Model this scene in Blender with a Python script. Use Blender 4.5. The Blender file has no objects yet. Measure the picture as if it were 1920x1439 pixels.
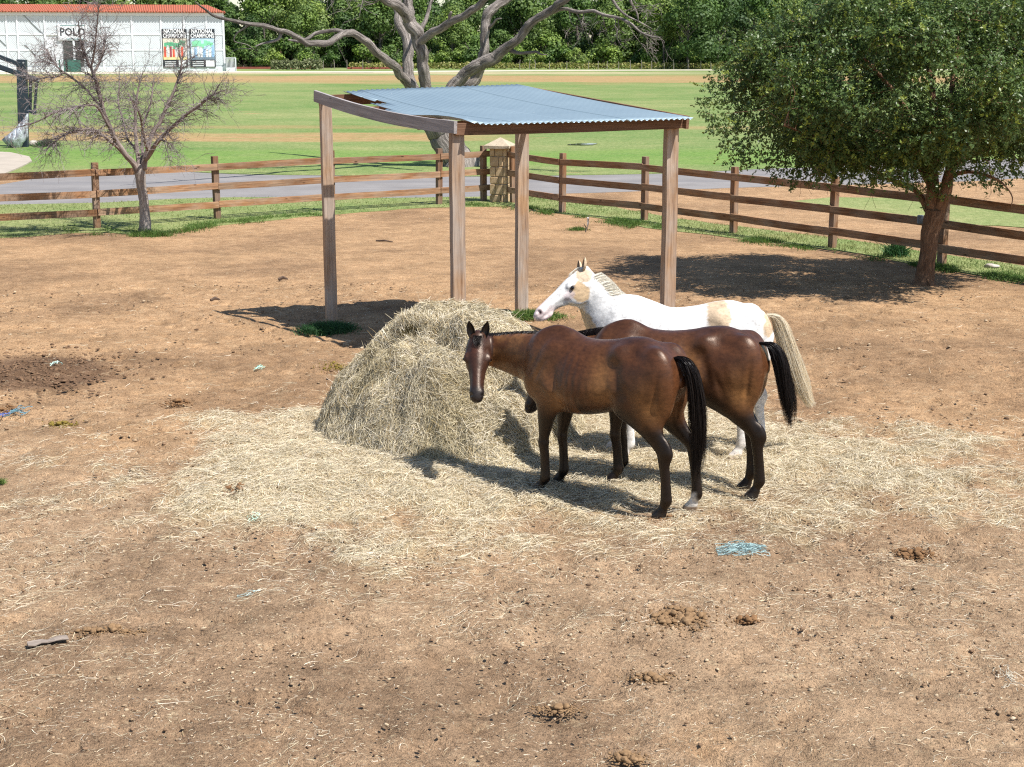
import bpy, bmesh, math, random
import numpy as np
from mathutils import Vector, Matrix, noise as mnoise

scene = bpy.context.scene
C = scene.collection
R = math.radians

# ------------------------------------------------------------------ camera
CAM_H = 4.0
FPX = 3000.0                     # focal length in pixels of the 1920 wide photograph
PITCH = math.atan(639.5 / FPX)
cam_d = bpy.data.cameras.new("camera")
cam = bpy.data.objects.new("camera", cam_d)
C.objects.link(cam)
cam.location = (0, 0, CAM_H)
cam.rotation_euler = (math.pi / 2 - PITCH, 0, 0)
cam_d.sensor_width = 36.0
cam_d.lens = 36.0 * FPX / 1920.0
cam_d.clip_start = 0.1
cam_d.clip_end = 5000
scene.camera = cam

# ------------------------------------------------------------------ sky and sun
SUN_EL = R(58)
SUN_AZ = math.atan2(0.85, -0.53)            # clockwise from +Y
sun_dir = Vector((math.sin(SUN_AZ) * math.cos(SUN_EL), math.cos(SUN_AZ) * math.cos(SUN_EL), math.sin(SUN_EL)))
world = bpy.data.worlds.new("World")
scene.world = world
world.use_nodes = True
wn = world.node_tree.nodes
wl = world.node_tree.links
wn.clear()
w_out = wn.new("ShaderNodeOutputWorld")
w_bg = wn.new("ShaderNodeBackground")
w_sky = wn.new("ShaderNodeTexSky")
w_sky.sky_type = 'NISHITA'
w_sky.sun_disc = False
w_sky.sun_elevation = SUN_EL
w_sky.sun_rotation = SUN_AZ
w_sky.altitude = 150
w_sky.air_density = 1.0
w_sky.dust_density = 0.35
w_sky.ozone_density = 1.2
w_bg.inputs['Strength'].default_value = 0.092
wl.new(w_sky.outputs[0], w_bg.inputs[0])
wl.new(w_bg.outputs[0], w_out.inputs[0])
sun_d = bpy.data.lights.new("sun", 'SUN')
sun_d.energy = 5.0
sun_d.angle = R(0.55)
sun_d.color = (1.0, 0.965, 0.915)
sun_o = bpy.data.objects.new("sun", sun_d)
C.objects.link(sun_o)
sun_o.location = (20, -10, 40)
sun_o.rotation_euler = sun_dir.to_track_quat('Z', 'Y').to_euler()

scene.view_settings.view_transform = 'Standard'
scene.view_settings.look = 'None'
scene.view_settings.exposure = 0.73
scene.view_settings.gamma = 1.0
scene.view_settings.use_curve_mapping = False
scene.cycles.use_denoising = False
scene.cycles.use_adaptive_sampling = False
scene.cycles.filter_width = 1.2
scene.cycles.denoiser = 'OPENIMAGEDENOISE'
scene.cycles.max_bounces = 6
scene.cycles.diffuse_bounces = 3
scene.cycles.glossy_bounces = 2
scene.cycles.transparent_max_bounces = 8
scene.cycles.sample_clamp_indirect = 6.0

# ------------------------------------------------------------------ pixel <-> world
cs, sn = math.cos(PITCH), math.sin(PITCH)

def ray(px, py):
    u = (px - 960.0) / FPX
    v = (py - 719.5) / FPX
    return Vector((u, cs - v * sn, -sn - v * cs))

def at(px, py, z=0.0):
    """The point at height z seen at this pixel of the photograph."""
    d = ray(px, py)
    t = (z - CAM_H) / d.z
    return Vector((d.x * t, d.y * t, z))

def at_y(px, py, y):
    d = ray(px, py)
    t = y / d.y
    return Vector((d.x * t, y, CAM_H + d.z * t))

rng = np.random.default_rng(7)
random.seed(7)

# ------------------------------------------------------------------ object helpers
def tag(o, label=None, cat=None, group=None, kind=None):
    if label: o['label'] = label
    if cat: o['category'] = cat
    if group: o['group'] = group
    if kind: o['kind'] = kind
    return o

def empty(name, loc=(0, 0, 0), rz=0.0):
    o = bpy.data.objects.new(name, None)
    C.objects.link(o)
    o.location = loc
    o.rotation_euler = (0, 0, rz)
    o.empty_display_size = 0.2
    return o

def link_mesh(name, me, mat=None, parent=None, smooth=False):
    if mat is not None:
        me.materials.clear()
        me.materials.append(mat)
    o = bpy.data.objects.new(name, me)
    C.objects.link(o)
    if parent is not None:
        o.parent = parent
    if smooth:
        me.polygons.foreach_set('use_smooth', np.ones(len(me.polygons), dtype=bool))
    return o

def np_mesh(name, V, F, mat=None, parent=None, smooth=False, col=None, uv=None):
    """V (n,3); F (m,3) or (m,4) int array; col (n,3) point colours -> attribute 'col'"""
    V = np.asarray(V, dtype=np.float32)
    F = np.asarray(F, dtype=np.int32)
    me = bpy.data.meshes.new(name)
    k = F.shape[1]
    me.vertices.add(len(V))
    me.vertices.foreach_set('co', V.ravel())
    me.loops.add(F.size)
    me.loops.foreach_set('vertex_index', F.ravel())
    me.polygons.add(len(F))
    me.polygons.foreach_set('loop_start', np.arange(0, F.size, k, dtype=np.int32))
    me.polygons.foreach_set('loop_total', np.full(len(F), k, dtype=np.int32))
    if smooth:
        me.polygons.foreach_set('use_smooth', np.ones(len(F), dtype=bool))
    me.update(calc_edges=True)
    if col is not None:
        a = me.attributes.new('col', 'FLOAT_COLOR', 'POINT')
        c4 = np.ones((len(V), 4), dtype=np.float32)
        c4[:, :3] = col
        a.data.foreach_set('color', c4.ravel())
    o = link_mesh(name, me, mat, parent)
    return o

class MB:
    """collects simple shapes and links them as one mesh object"""
    def __init__(s):
        s.v, s.f, s.k = [], [], {}
    def add(s, vs, fs):
        n = len(s.v)
        s.v += [tuple(v) for v in vs]
        s.f += [tuple(i + n for i in f) for f in fs]
    def box(s, c, size, rot=None, bev=0.0):
        hx, hy, hz = size[0] / 2, size[1] / 2, size[2] / 2
        bm = bmesh.new()
        bmesh.ops.create_cube(bm, size=1.0)
        for v in bm.verts:
            v.co = Vector((v.co.x * size[0], v.co.y * size[1], v.co.z * size[2]))
        if bev > 0:
            bmesh.ops.bevel(bm, geom=list(bm.edges), offset=bev, segments=1, affect='EDGES')
        c = Vector(c)
        bm.verts.index_update()
        vs = [((rot @ v.co) if rot is not None else v.co) + c for v in bm.verts]
        s.add(vs, [[v.index for v in f.verts] for f in bm.faces])
        bm.free()
    def tube(s, pts, rads, n=6, cap=True, jitter=0.0):
        pts = [Vector(p) for p in pts]
        base = len(s.v)
        up = Vector((0.31, 0.17, 0.93)).normalized()
        prev = None; acc = random.uniform(0, 50)
        for i, p in enumerate(pts):
            if i: acc += (p - pts[i - 1]).length
            t = (pts[min(i + 1, len(pts) - 1)] - pts[max(i - 1, 0)])
            if t.length < 1e-9: t = Vector((0, 0, 1))
            t.normalize()
            if prev is None:
                a = t.orthogonal().normalized()
            else:
                a = prev - t * prev.dot(t)
                if a.length < 1e-6: a = t.orthogonal()
                a.normalize()
            prev = a
            b = t.cross(a)
            for k in range(n):
                th = 2 * math.pi * k / n
                r = rads[i] * (1 + (random.uniform(-jitter, jitter) if jitter else 0))
                s.k[len(s.v)] = (math.cos(th) * rads[0], math.sin(th) * rads[0], acc)
                s.v.append(tuple(p + (a * math.cos(th) + b * math.sin(th)) * r))
        for i in range(len(pts) - 1):
            for k in range(n):
                k2 = (k + 1) % n
                s.f.append((base + i * n + k, base + i * n + k2, base + (i + 1) * n + k2, base + (i + 1) * n + k))
        if cap:
            s.f.append(tuple(base + k for k in range(n))[::-1])
            s.f.append(tuple(base + (len(pts) - 1) * n + k for k in range(n)))
    def build(s, name, mat=None, parent=None, smooth=False):
        me = bpy.data.meshes.new(name)
        me.from_pydata(s.v, [], s.f)
        me.update()
        if s.k:      # position along and round the limb, for the grain of the bark
            at_ = me.attributes.new('bk', 'FLOAT_VECTOR', 'POINT')
            at_.data.foreach_set('vector', np.array([s.k.get(i, (0, 0, 0)) for i in range(len(s.v))], dtype=np.float32).ravel())
        return link_mesh(name, me, mat, parent, smooth)

def catmull(P, n):
    """resample rows of P (k,d) by Catmull-Rom with n pieces per span"""
    P = np.asarray(P, float)
    out = []
    k = len(P)
    for i in range(k - 1):
        p0 = P[max(i - 1, 0)]; p1 = P[i]; p2 = P[i + 1]; p3 = P[min(i + 2, k - 1)]
        for j in range(n):
            t = j / n
            out.append(0.5 * ((2 * p1) + (-p0 + p2) * t + (2 * p0 - 5 * p1 + 4 * p2 - p3) * t ** 2 + (-p0 + 3 * p1 - 3 * p2 + p3) * t ** 3))
    out.append(P[-1])
    return np.array(out)

# numpy value noise (2-D and 3-D), smooth
def _hash(ix, iy, iz, seed):
    h = (ix.astype(np.int64) * 374761393 + iy.astype(np.int64) * 668265263 + iz.astype(np.int64) * 2147483647 + seed * 1274126177)
    h = (h ^ (h >> 13)) * 1274126177
    h = h ^ (h >> 16)
    return (h & 0xFFFFF).astype(np.float64) / 0xFFFFF

def vnoise(x, y, seed=0):
    ix = np.floor(x); iy = np.floor(y)
    fx = x - ix; fy = y - iy
    fx = fx * fx * (3 - 2 * fx); fy = fy * fy * (3 - 2 * fy)
    z = np.zeros_like(ix)
    a = _hash(ix, iy, z, seed); b = _hash(ix + 1, iy, z, seed)
    c = _hash(ix, iy + 1, z, seed); d = _hash(ix + 1, iy + 1, z, seed)
    return (a * (1 - fx) + b * fx) * (1 - fy) + (c * (1 - fx) + d * fx) * fy

def fbm(x, y, seed=0, oct=4, gain=0.5):
    s = 0; amp = 1; tot = 0
    for o in range(oct):
        s = s + amp * vnoise(x * 2 ** o + 13.7 * o, y * 2 ** o - 7.1 * o, seed + o)
        tot += amp
        amp *= gain
    return s / tot          # 0..1

# ------------------------------------------------------------------ materials
class NT:
    def __init__(s, name):
        s.m = bpy.data.materials.new(name)
        s.m.use_nodes = True
        s.n = s.m.node_tree.nodes
        s.l = s.m.node_tree.links
        s.bsdf = s.n['Principled BSDF']
        s.tc = None
    def coord(s, kind='Object'):
        if s.tc is None: s.tc = s.n.new('ShaderNodeTexCoord')
        return s.tc.outputs[kind]
    def pos(s):
        return s.n.new('ShaderNodeNewGeometry').outputs['Position']
    def mapping(s, vec, scale=(1, 1, 1), loc=(0, 0, 0)):
        m = s.n.new('ShaderNodeMapping')
        m.inputs['Scale'].default_value = scale
        m.inputs['Location'].default_value = loc
        s.l.new(vec, m.inputs['Vector'])
        return m.outputs[0]
    def noise(s, vec, scale, detail=4, rough=0.55, dist=0.0):
        n = s.n.new('ShaderNodeTexNoise')
        n.inputs['Scale'].default_value = scale
        n.inputs['Detail'].default_value = detail
        n.inputs['Roughness'].default_value = rough
        n.inputs['Distortion'].default_value = dist
        if vec is not None: s.l.new(vec, n.inputs['Vector'])
        return n.outputs['Fac']
    def voronoi(s, vec, scale, feature='F1'):
        n = s.n.new('ShaderNodeTexVoronoi')
        n.feature = feature
        n.inputs['Scale'].default_value = scale
        s.l.new(vec, n.inputs['Vector'])
        return n.outputs[0]
    def ramp(s, fac, stops):
        r = s.n.new('ShaderNodeValToRGB')
        e = r.color_ramp.elements
        while len(e) < len(stops): e.new(0.5)
        for i, (p, c) in enumerate(stops):
            e[i].position = p
            if isinstance(c, (int, float)): c = (c, c, c)
            e[i].color = (c[0], c[1], c[2], 1)
        s.l.new(fac, r.inputs[0])
        return r.outputs[0]
    def mix(s, fac, a, b, mode='MIX'):
        m = s.n.new('ShaderNodeMix')
        m.data_type = 'RGBA'
        m.blend_type = mode
        for sock, val in ((m.inputs[0], fac), (m.inputs[6], a), (m.inputs[7], b)):
            if hasattr(val, 'is_linked'): s.l.new(val, sock)
            elif isinstance(val, (int, float)): sock.default_value = val
            else: sock.default_value = (val[0], val[1], val[2], 1)
        return m.outputs[2]
    def math(s, op, a, b=None):
        m = s.n.new('ShaderNodeMath')
        m.operation = op
        for sock, val in ((m.inputs[0], a), (m.inputs[1], b)):
            if val is None: continue
            if hasattr(val, 'is_linked'): s.l.new(val, sock)
            else: sock.default_value = val
        return m.outputs[0]
    def attr(s, name='col'):
        a = s.n.new('ShaderNodeAttribute')
        a.attribute_name = name
        return a.outputs['Color']
    def sep(s, vec):
        x = s.n.new('ShaderNodeSeparateXYZ')
        s.l.new(vec, x.inputs[0])
        return x.outputs
    def set(s, color=None, rough=None, metal=None, spec=None, normal=None):
        b = s.bsdf
        for key, val in (('Base Color', color), ('Roughness', rough), ('Metallic', metal), ('Specular IOR Level', spec)):
            if val is None: continue
            if hasattr(val, 'is_linked'): s.l.new(val, b.inputs[key])
            elif isinstance(val, (int, float)): b.inputs[key].default_value = val
            else: b.inputs[key].default_value = (val[0], val[1], val[2], 1)
        return s
    def bump(s, h, strength=0.5, dist=0.01):
        b = s.n.new('ShaderNodeBump')
        b.inputs['Strength'].default_value = strength
        b.inputs['Distance'].default_value = dist
        s.l.new(h, b.inputs['Height'])
        s.l.new(b.outputs[0], s.bsdf.inputs['Normal'])
        return s

def simple(name, col, rough=0.7, metal=0.0, var=0.25, scale=8.0, bump=0.0, spec=0.4):
    t = NT(name)
    f = t.noise(t.coord('Object'), scale, 5, 0.6)
    c = t.ramp(f, [(0.25, tuple(x * (1 - var) for x in col)), (0.75, tuple(min(1, x * (1 + var)) for x in col))])
    t.set(c, rough, metal, spec)
    if bump: t.bump(f, bump, 0.01)
    return t.m
def ribbons(roots, dirs_pts, width, cols, taper=True):
    """dirs_pts: (n, k, 3) absolute polyline points; returns V,F,col of flat ribbons with varied facing"""
    n, k, _ = dirs_pts.shape
    t = np.gradient(dirs_pts, axis=1)
    rnd = rng.normal(size=(n, 1, 3))
    s = np.cross(t, rnd)
    s /= np.linalg.norm(s, axis=2, keepdims=True) + 1e-9
    prof = np.linspace(1, 0.25, k) if taper else np.ones(k)
    wv = np.asarray(width).reshape(-1, 1, 1) * prof.reshape(1, -1, 1) * 0.5
    A = dirs_pts + s * wv; B = dirs_pts - s * wv
    V = np.stack([A, B], 2).reshape(-1, 3)
    base = (np.arange(n) * k * 2)[:, None]
    j = np.arange(k - 1)[None, :] * 2
    F = np.stack([base + j, base + j + 1, base + j + 3, base + j + 2], 2).reshape(-1, 4)
    col = np.repeat(cols, k * 2, axis=0)
    return V, F, col

# ------------------------------------------------------------------ ground heights
HAY_C = (-0.44, 16.45)

def hay_mound(x, y):
    dx = x - HAY_C[0]; dy = y - HAY_C[1]
    rx = np.where(dx < 0, 1.64, 1.18); ry = np.where(dy < 0, 1.75, 1.20)
    wob = 0.16 * (fbm(x * 1.3 + 4, y * 1.3, 31, 3) - 0.5)
    r = np.sqrt((dx / rx) ** 2 + (dy / ry) ** 2) + wob
    z = 1.27 * np.clip(1 - np.clip(r, 0, 1) ** np.where(dy < -.2, 2.0, 2.4), 0, 1)
    # eaten-out hollow on the near side
    z = z - 0.46 * np.exp(-(((x + 0.30) / 0.30) ** 2 + ((y - 15.68) / 0.24) ** 2)) * (z > 0)
    pk = fbm(x * 1.9 + 3.3, y * 1.9 - 1.0, 37, 3)
    z = z - 0.26 * sstep_(0.54, 0.70, pk) * np.clip(z * 1.6, 0, 1) * (y < 16.3)
    z = z + 0.12 * np.exp(-(((x + 0.35) / 0.5) ** 2 + ((y - 16.02) / 0.10) ** 2))
    z = z - 0.16 * np.exp(-(((x + 0.80) / 0.35) ** 2 + ((y - 15.85) / 0.16) ** 2))
    z = z + 0.34 * np.exp(-(((x + 0.40) / 0.62) ** 2 + ((y - 15.12) / 0.42) ** 2))
    z = z + (fbm(x * 2.7, y * 2.7, 33, 3) - 0.5) * 0.42 * np.clip(z * 2, 0, 1) + (fbm(x * 8, y * 8, 35, 2) - 0.5) * 0.12 * np.clip(z * 3, 0, 1)
    return np.clip(z, 0, None)

def litter(x, y):
    """cover 0..1 of loose hay on the ground"""
    dx = np.where(x < 0, (x + 0.0) / 4.5, (x - 0.0) / 5.1); dy = np.where(y > 15.0, (y - 15.0) / 3.6, (y - 15.0) / 2.9)
    r = np.sqrt(dx ** 2 + dy ** 2)
    c = 1.40 - r * 1.20 + (fbm(x * 0.9, y * 0.9, 41, 4) - 0.5) * 1.05 + (fbm(x * 3.3, y * 3.3, 43, 3) - 0.5) * 0.7
    return np.clip(c, 0, 1)

def dirt_h(x, y):
    f = np.clip((31 - y) / 6, 0, 1) * np.clip((14 - np.abs(x)) / 3, 0, 1)
    f = f * np.clip((6.6 - (x + 0.555 * (y - 30.5))) / 2.2 + .05, 0, 1)      # levels off towards the right fence
    h = (fbm(x * 0.55, y * 0.55, 51, 3) - 0.5) * 0.10
    h = h + (fbm(x * 2.2, y * 2.2, 53, 3) - 0.5) * 0.050
    n = fbm(x * 7.0, y * 7.0, 55, 3)
    h = h + (n - 0.5) * 0.026 + (fbm(x * 19, y * 19, 57, 2) - 0.5) * 0.013
    # trodden hollows
    t = fbm(x * 4.3 + 9, y * 4.3, 59, 2)
    h = h - 0.035 * sstep_(0.60, 0.75, t)
    # dark heap of old bedding on the left
    m = np.exp(-(((x + 5.95) / 0.85) ** 2 + ((y - 19.4) / 1.1) ** 2))
    h = h + m * (0.06 + 0.10 * (fbm(x * 5, y * 5, 61, 3) - 0.3))
    return (h - 0.012) * f

def sstep_(a, b, x):
    t = np.clip((x - a) / (b - a), 0, 1)
    return t * t * (3 - 2 * t)

def hay_layer(x, y):
    c = litter(x, y)
    return c * (0.035 + 0.085 * fbm(x * 2.6, y * 2.6, 45, 3)) * sstep_(0.1, 0.8, c)

def ground_z(x, y):
    x = np.asarray(x, float); y = np.asarray(y, float)
    return np.maximum(dirt_h(x, y) + hay_layer(x, y), hay_mound(x, y) - 0.0)

def gz(x, y):
    return float(ground_z(np.array([x]), np.array([y]))[0])

# ------------------------------------------------------------------ ground sheet
def axis(parts):
    out = []
    for a, b, st in parts:
        out.append(np.arange(a, b - 1e-6, st))
    return np.concatenate(out + [np.array([parts[-1][1]])])

def tensor_grid(name, xs, ys, zf, mat, colf=None):
    X, Y = np.meshgrid(xs, ys)
    Z = zf(X, Y)
    V = np.stack([X.ravel(), Y.ravel(), Z.ravel()], 1)
    nx, ny = len(xs), len(ys)
    i = np.arange(ny - 1)[:, None] * nx + np.arange(nx - 1)[None, :]
    F = np.stack([i, i + 1, i + nx + 1, i + nx], 2).reshape(-1, 4)
    col = colf(X.ravel(), Y.ravel()) if colf else None
    return np_mesh(name, V, F, mat, None, True, col)

def dirt_colour(x, y):
    """moisture and dung staining of the yard, r: dark earth, g: straw dust, b: orange sand"""
    r = sstep_(0.45, 0.72, fbm(x * 0.45, y * 0.45, 71, 4)) * 0.40
    r = np.maximum(r, sstep_(.25, .75, np.exp(-(((x + 5.95) / 1.05) ** 2 + ((y - 19.4) / 1.3) ** 2)) + (fbm(x * 1.6, y * 1.6, 77, 4) - .5) * .8))
    g = litter(x, y)
    spots = sstep_(0.62, 0.74, fbm(x * 0.8 + 3, y * 0.8, 73, 3)) * 0.8
    # the far, drier part of the yard is orange sand, the near trodden part is grey brown
    b = np.clip((y - 12.5) / 5.5 + (fbm(x * 0.35, y * 0.35, 75, 3) - 0.5) * 1.6, 0, 1)
    b = np.maximum(b, spots * 0.75)
    return np.stack([np.clip(r, 0, 1), g, b], 1)

def dirt_material():
    t = NT('paddock_dirt')
    p = t.pos()
    a = t.sep(t.attr('col'))
    n1 = t.noise(p, 5.0, 6, 0.62)
    n2 = t.noise(p, 28.0, 5, 0.65)
    n3 = t.noise(p, 110.0, 3, 0.6)
    grey = t.ramp(n1, [(0.28, (0.255, 0.166, 0.098)), (0.55, (0.345, 0.232, 0.140)), (0.8, (0.450, 0.316, 0.196))])
    orange = t.ramp(n1, [(0.28, (0.290, 0.174, 0.092)), (0.55, (0.392, 0.245, 0.132)), (0.8, (0.485, 0.328, 0.190))])
    dark = t.ramp(n1, [(0.3, (0.105, 0.060, 0.034)), (0.7, (0.185, 0.112, 0.066))])
    straw = t.ramp(n2, [(0.3, (0.36, 0.27, 0.14)), (0.7, (0.56, 0.46, 0.28))])
    c = t.mix(a[2], grey, orange)
    c = t.mix(a[0], c, dark)
    spk = t.ramp(n2, [(0.30, 0.50), (0.46, 0.98), (0.62, 1.12), (0.74, 1.60)])
    c = t.mix(0.9, c, spk, 'MULTIPLY')
    spk2 = t.ramp(n3, [(0.30, 0.55), (0.5, 1.0), (0.70, 1.45)])
    c = t.mix(0.9, c, spk2, 'MULTIPLY')
    crumbs = t.ramp(t.voronoi(p, 38.0), [(0.0, 1.0), (0.16, 1.0), (0.24, 0.0)])
    pick = t.ramp(t.noise(p, 14.0, 3), [(0.55, 0.0), (0.66, 0.75)])
    c = t.mix(t.math('MULTIPLY', crumbs, pick), c, (0.44, 0.35, 0.25))
    dk = t.ramp(t.noise(t.mapping(p, (1, 1, 1), (7.3, 2.2, 0)), 9.0, 5, 0.75), [(0.60, 0.0), (0.68, 0.85)])
    lt = t.ramp(t.noise(t.mapping(p, (1, 1, 1), (1.3, 8.2, 0)), 6.0, 6, 0.75), [(0.58, 0.0), (0.70, 0.7)])
    c = t.mix(lt, c, (0.50, 0.38, 0.235))
    pt = t.ramp(t.noise(t.mapping(p, (1, 1, 1), (4.3, 1.2, 0)), 1.1, 5, 0.7), [(0.35, 0.78), (0.6, 1.12)])
    c = t.mix(1.0, c, pt, 'MULTIPLY')
    c = t.mix(dk, c, (0.095, 0.058, 0.036))
    sm = t.math('MULTIPLY', t.ramp(a[1], [(0.25, 0.0), (0.8, 0.92)]), t.ramp(n2, [(0.25, 0.75), (0.6, 1.0)]))
    c = t.mix(sm, c, straw)
    t.set(c, 0.95, 0, 0.12)
    h = t.math('ADD', t.math('MULTIPLY', n2, 1.0), t.math('MULTIPLY', n3, 0.45))
    h = t.math('ADD', h, t.math('MULTIPLY', crumbs, 0.25))
    t.bump(h, 1.0, 0.032)
    return t.m

M_DIRT = dirt_material()
gx = axis([(-900, -200, 50), (-200, -40, 10), (-40, -14, 1.0), (-14, -6.2, 0.12), (-6.2, 6.2, 0.04), (6.2, 14, 0.12), (14, 40, 1.0), (40, 200, 10), (200, 900, 50)])
gy = axis([(-60, -4, 4), (-4, 5, 0.6), (5, 8, 0.12), (8, 20, 0.04), (20, 32, 0.075), (32, 60, 1.0), (60, 200, 10), (200, 1400, 60)])
ground = tensor_grid('ground', gx, gy, lambda x, y: dirt_h(x, y) + hay_layer(x, y) * 0.75, M_DIRT, dirt_colour)
tag(ground, kind='structure')

# ------------------------------------------------------------------ lawns, road and paths (sheets a little above the ground)
def sheet(name, pts, z, mat, rough_edge=0.25, step=0.8, seed=1):
    """polygon sheet with a slightly ragged outline"""
    P = [Vector((p[0], p[1], 0)) for p in pts]
    out = []
    for i, p in enumerate(P):
        q = P[(i + 1) % len(P)]
        n = max(1, int((q - p).length / step)); n = min(n, 120)
        for k in range(n):
            r = p.lerp(q, k / n)
            if k and rough_edge:
                w = rough_edge
                r = r + Vector((mnoise.noise(r * 0.9 + Vector((seed, 0, 0))) * w + mnoise.noise(r * 3.1 + Vector((seed, 5, 0))) * w * .5,
                                mnoise.noise(r * 0.9 + Vector((0, seed, 9))) * w + mnoise.noise(r * 3.1 + Vector((3, seed, 9))) * w * .5, 0))
            out.append((r.x, r.y, z))
    bm = bmesh.new()
    vs = [bm.verts.new(v) for v in out]
    f = bm.faces.new(vs)
    bmesh.ops.triangulate(bm, faces=[f])
    bmesh.ops.recalc_face_normals(bm, faces=bm.faces)
    for f in bm.faces:
        if f.normal.z < 0: f.normal_flip()
    low = [bm.verts.new((v[0], v[1], -0.12)) for v in out]        # earth edge of the sod
    for i in range(len(vs)):
        j = (i + 1) % len(vs)
        bm.faces.new((vs[i], vs[j], low[j], low[i]))
    me = bpy.data.meshes.new(name)
    bm.to_mesh(me); bm.free()
    o = link_mesh(name, me, mat)
    tag(o, kind='structure')
    return o, out

def grass_material(name, field=False, yellow=0.0):
    t = NT(name)
    p = t.pos()
    n0 = t.noise(t.mapping(p, (0.055, 0.075, 1)), 1.0, 5, 0.65)        # long drifts
    n1 = t.noise(p, 0.8, 5, 0.65)
    n2 = t.noise(t.mapping(p, (6.0, 2.6, 1)), 1.0, 5, 0.7)
    n3 = t.noise(t.mapping(p, (26.0, 10.0, 1)), 1.0, 3, 0.7)
    green = t.ramp(n2, [(0.25, (0.060, 0.122, 0.026)), (0.5, (0.102, 0.180, 0.044)), (0.75, (0.168, 0.240, 0.076))])
    dry = t.ramp(n2, [(0.3, (0.195, 0.215, 0.075)), (0.7, (0.33, 0.315, 0.145))])
    m = t.ramp(t.math('ADD', t.math('MULTIPLY', n0, 0.65), t.math('MULTIPLY', n1, 0.35)), [(0.40 - yellow, 0.0), (0.66 - yellow, 0.85)])
    c = t.mix(m, green, dry)
    c = t.mix(0.8, c, t.ramp(n3, [(0.28, 0.62), (0.5, 1.0), (0.75, 1.3)]), 'MULTIPLY')
    if field:
        s = t.sep(p)
        earth = t.ramp(t.noise(p, 2.2, 5, 0.7), [(0.3, (0.27, 0.145, 0.062)), (0.7, (0.44, 0.275, 0.145))])
        def band(y0, y1, soft, amt, xa=None, xb=None):
            w = t.math('MULTIPLY', t.math('SUBTRACT', t.noise(t.mapping(p, (0.05, 0.10, 1)), 1.0, 4, 0.65), 0.5), (y1 - y0) * 1.3)
            yy = t.math('ADD', s[1], w)
            mr = t.n.new('ShaderNodeMapRange'); mr.interpolation_type = 'SMOOTHSTEP'
            t.l.new(yy, mr.inputs[0]); mr.inputs[1].default_value = y0 - soft; mr.inputs[2].default_value = y0 + soft
            mr2 = t.n.new('ShaderNodeMapRange'); mr2.interpolation_type = 'SMOOTHSTEP'
            t.l.new(yy, mr2.inputs[0]); mr2.inputs[1].default_value = y1 - soft; mr2.inputs[2].default_value = y1 + soft
            mr2.inputs[3].default_value = 1; mr2.inputs[4].default_value = 0
            k = t.math('MULTIPLY', t.math('MULTIPLY', mr.outputs[0], mr2.outputs[0]), amt)
            if xa is not None:
                mx = t.n.new('ShaderNodeMapRange'); mx.interpolation_type = 'SMOOTHSTEP'
                t.l.new(s[0], mx.inputs[0]); mx.inputs[1].default_value = xa; mx.inputs[2].default_value = xb
                mx.inputs[3].default_value = 1; mx.inputs[4].default_value = 0.0
                k = t.math('MULTIPLY', k, mx.outputs[0])
            k = t.math('MULTIPLY', k, t.ramp(t.noise(t.mapping(p, (0.35, 0.9, 1)), 1.0, 5, 0.7), [(0.28, 0.15), (0.52, 1.0)]))
            return k
        c = t.mix(band(67.0, 73.0, 0.8, 0.8, -4.0, 2.0), c, earth)
        c = t.mix(band(76.0, 79.0, 0.8, 0.45, 60.0, 70.0), c, earth)
        c = t.mix(band(165.0, 200.0, 6.0, 0.85), c, earth)
        c = t.mix(band(209.0, 225.0, 4.0, 0.75, 6.0, 40.0), c, t.ramp(n2, [(0.3, (0.38, 0.30, 0.18)), (0.7, (0.50, 0.42, 0.28))]))
        c = t.mix(band(53.0, 61.0, 1.0, 0.5, 90, 99), c, t.ramp(n2, [(0.3, (0.10, 0.20, 0.03)), (0.7, (0.16, 0.27, 0.05))]))
        # bare scrapes
        sc = t.ramp(t.noise(t.mapping(p, (0.16, 0.45, 1), (3.1, 1.7, 0)), 1.0, 4, 0.6), [(0.66, 0.0), (0.72, 0.8)])
        c = t.mix(sc, c, earth)
    t.set(c, 0.9, 0, 0.15)
    t.bump(t.math('ADD', n2, n3), 0.6, 0.05)
    return t.m

M_FIELD = grass_material('field_grass', True, 0.02)
M_VERGE = grass_material('verge_grass', False, 0.10)
t_ = NT('asphalt')
p_ = t_.pos()
n_ = t_.noise(p_, 0.7, 4, 0.6)
c_ = t_.ramp(n_, [(0.3, (0.185, 0.172, 0.165)), (0.7, (0.245, 0.230, 0.222))])
c_ = t_.mix(0.8, c_, t_.ramp(t_.noise(p_, 60, 3, 0.7), [(0.3, 0.75), (0.7, 1.2)]), 'MULTIPLY')
c_ = t_.mix(t_.ramp(t_.noise(t_.mapping(p_, (0.05, 0.9, 1)), 1.0, 3), [(0.5, 0.0), (0.64, 0.55)]), c_, (0.15, 0.145, 0.15))
t_.set(c_, 0.9, 0, 0.2); t_.bump(t_.noise(p_, 60, 3, 0.7), 0.4, 0.01)
M_ASPH = t_.m
M_PATH = simple('pale_path', (0.36, 0.31, 0.25), 0.95, 0, 0.15, 1.5, 0.3)
M_CALICHE = simple('white_gravel', (0.50, 0.44, 0.35), 0.95, 0, 0.15, 0.6, 0.2)

def pg(lst, z=0.0):
    return [at(a, b) for a, b in lst]

# far lawn beyond the road: one big sheet to the tree line
far_edge = pg([(-1500, 352), (-260, 340), (-60, 336), (0, 334), (70, 328), (130, 323), (230, 321), (330, 322), (450, 328), (600, 330), (760, 332), (900, 332), (1000, 331), (1120, 329), (1260, 326), (1400, 319), (1560, 312), (1700, 306), (1830, 301), (1990, 296), (2300, 288)])
lawn, _ = sheet('lawn', [(p.x, p.y) for p in far_edge] + [(150, 262), (60, 262), (-60, 262), (-190, 262)], 0.024, M_FIELD, 0.22, 0.9, 3)
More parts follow.
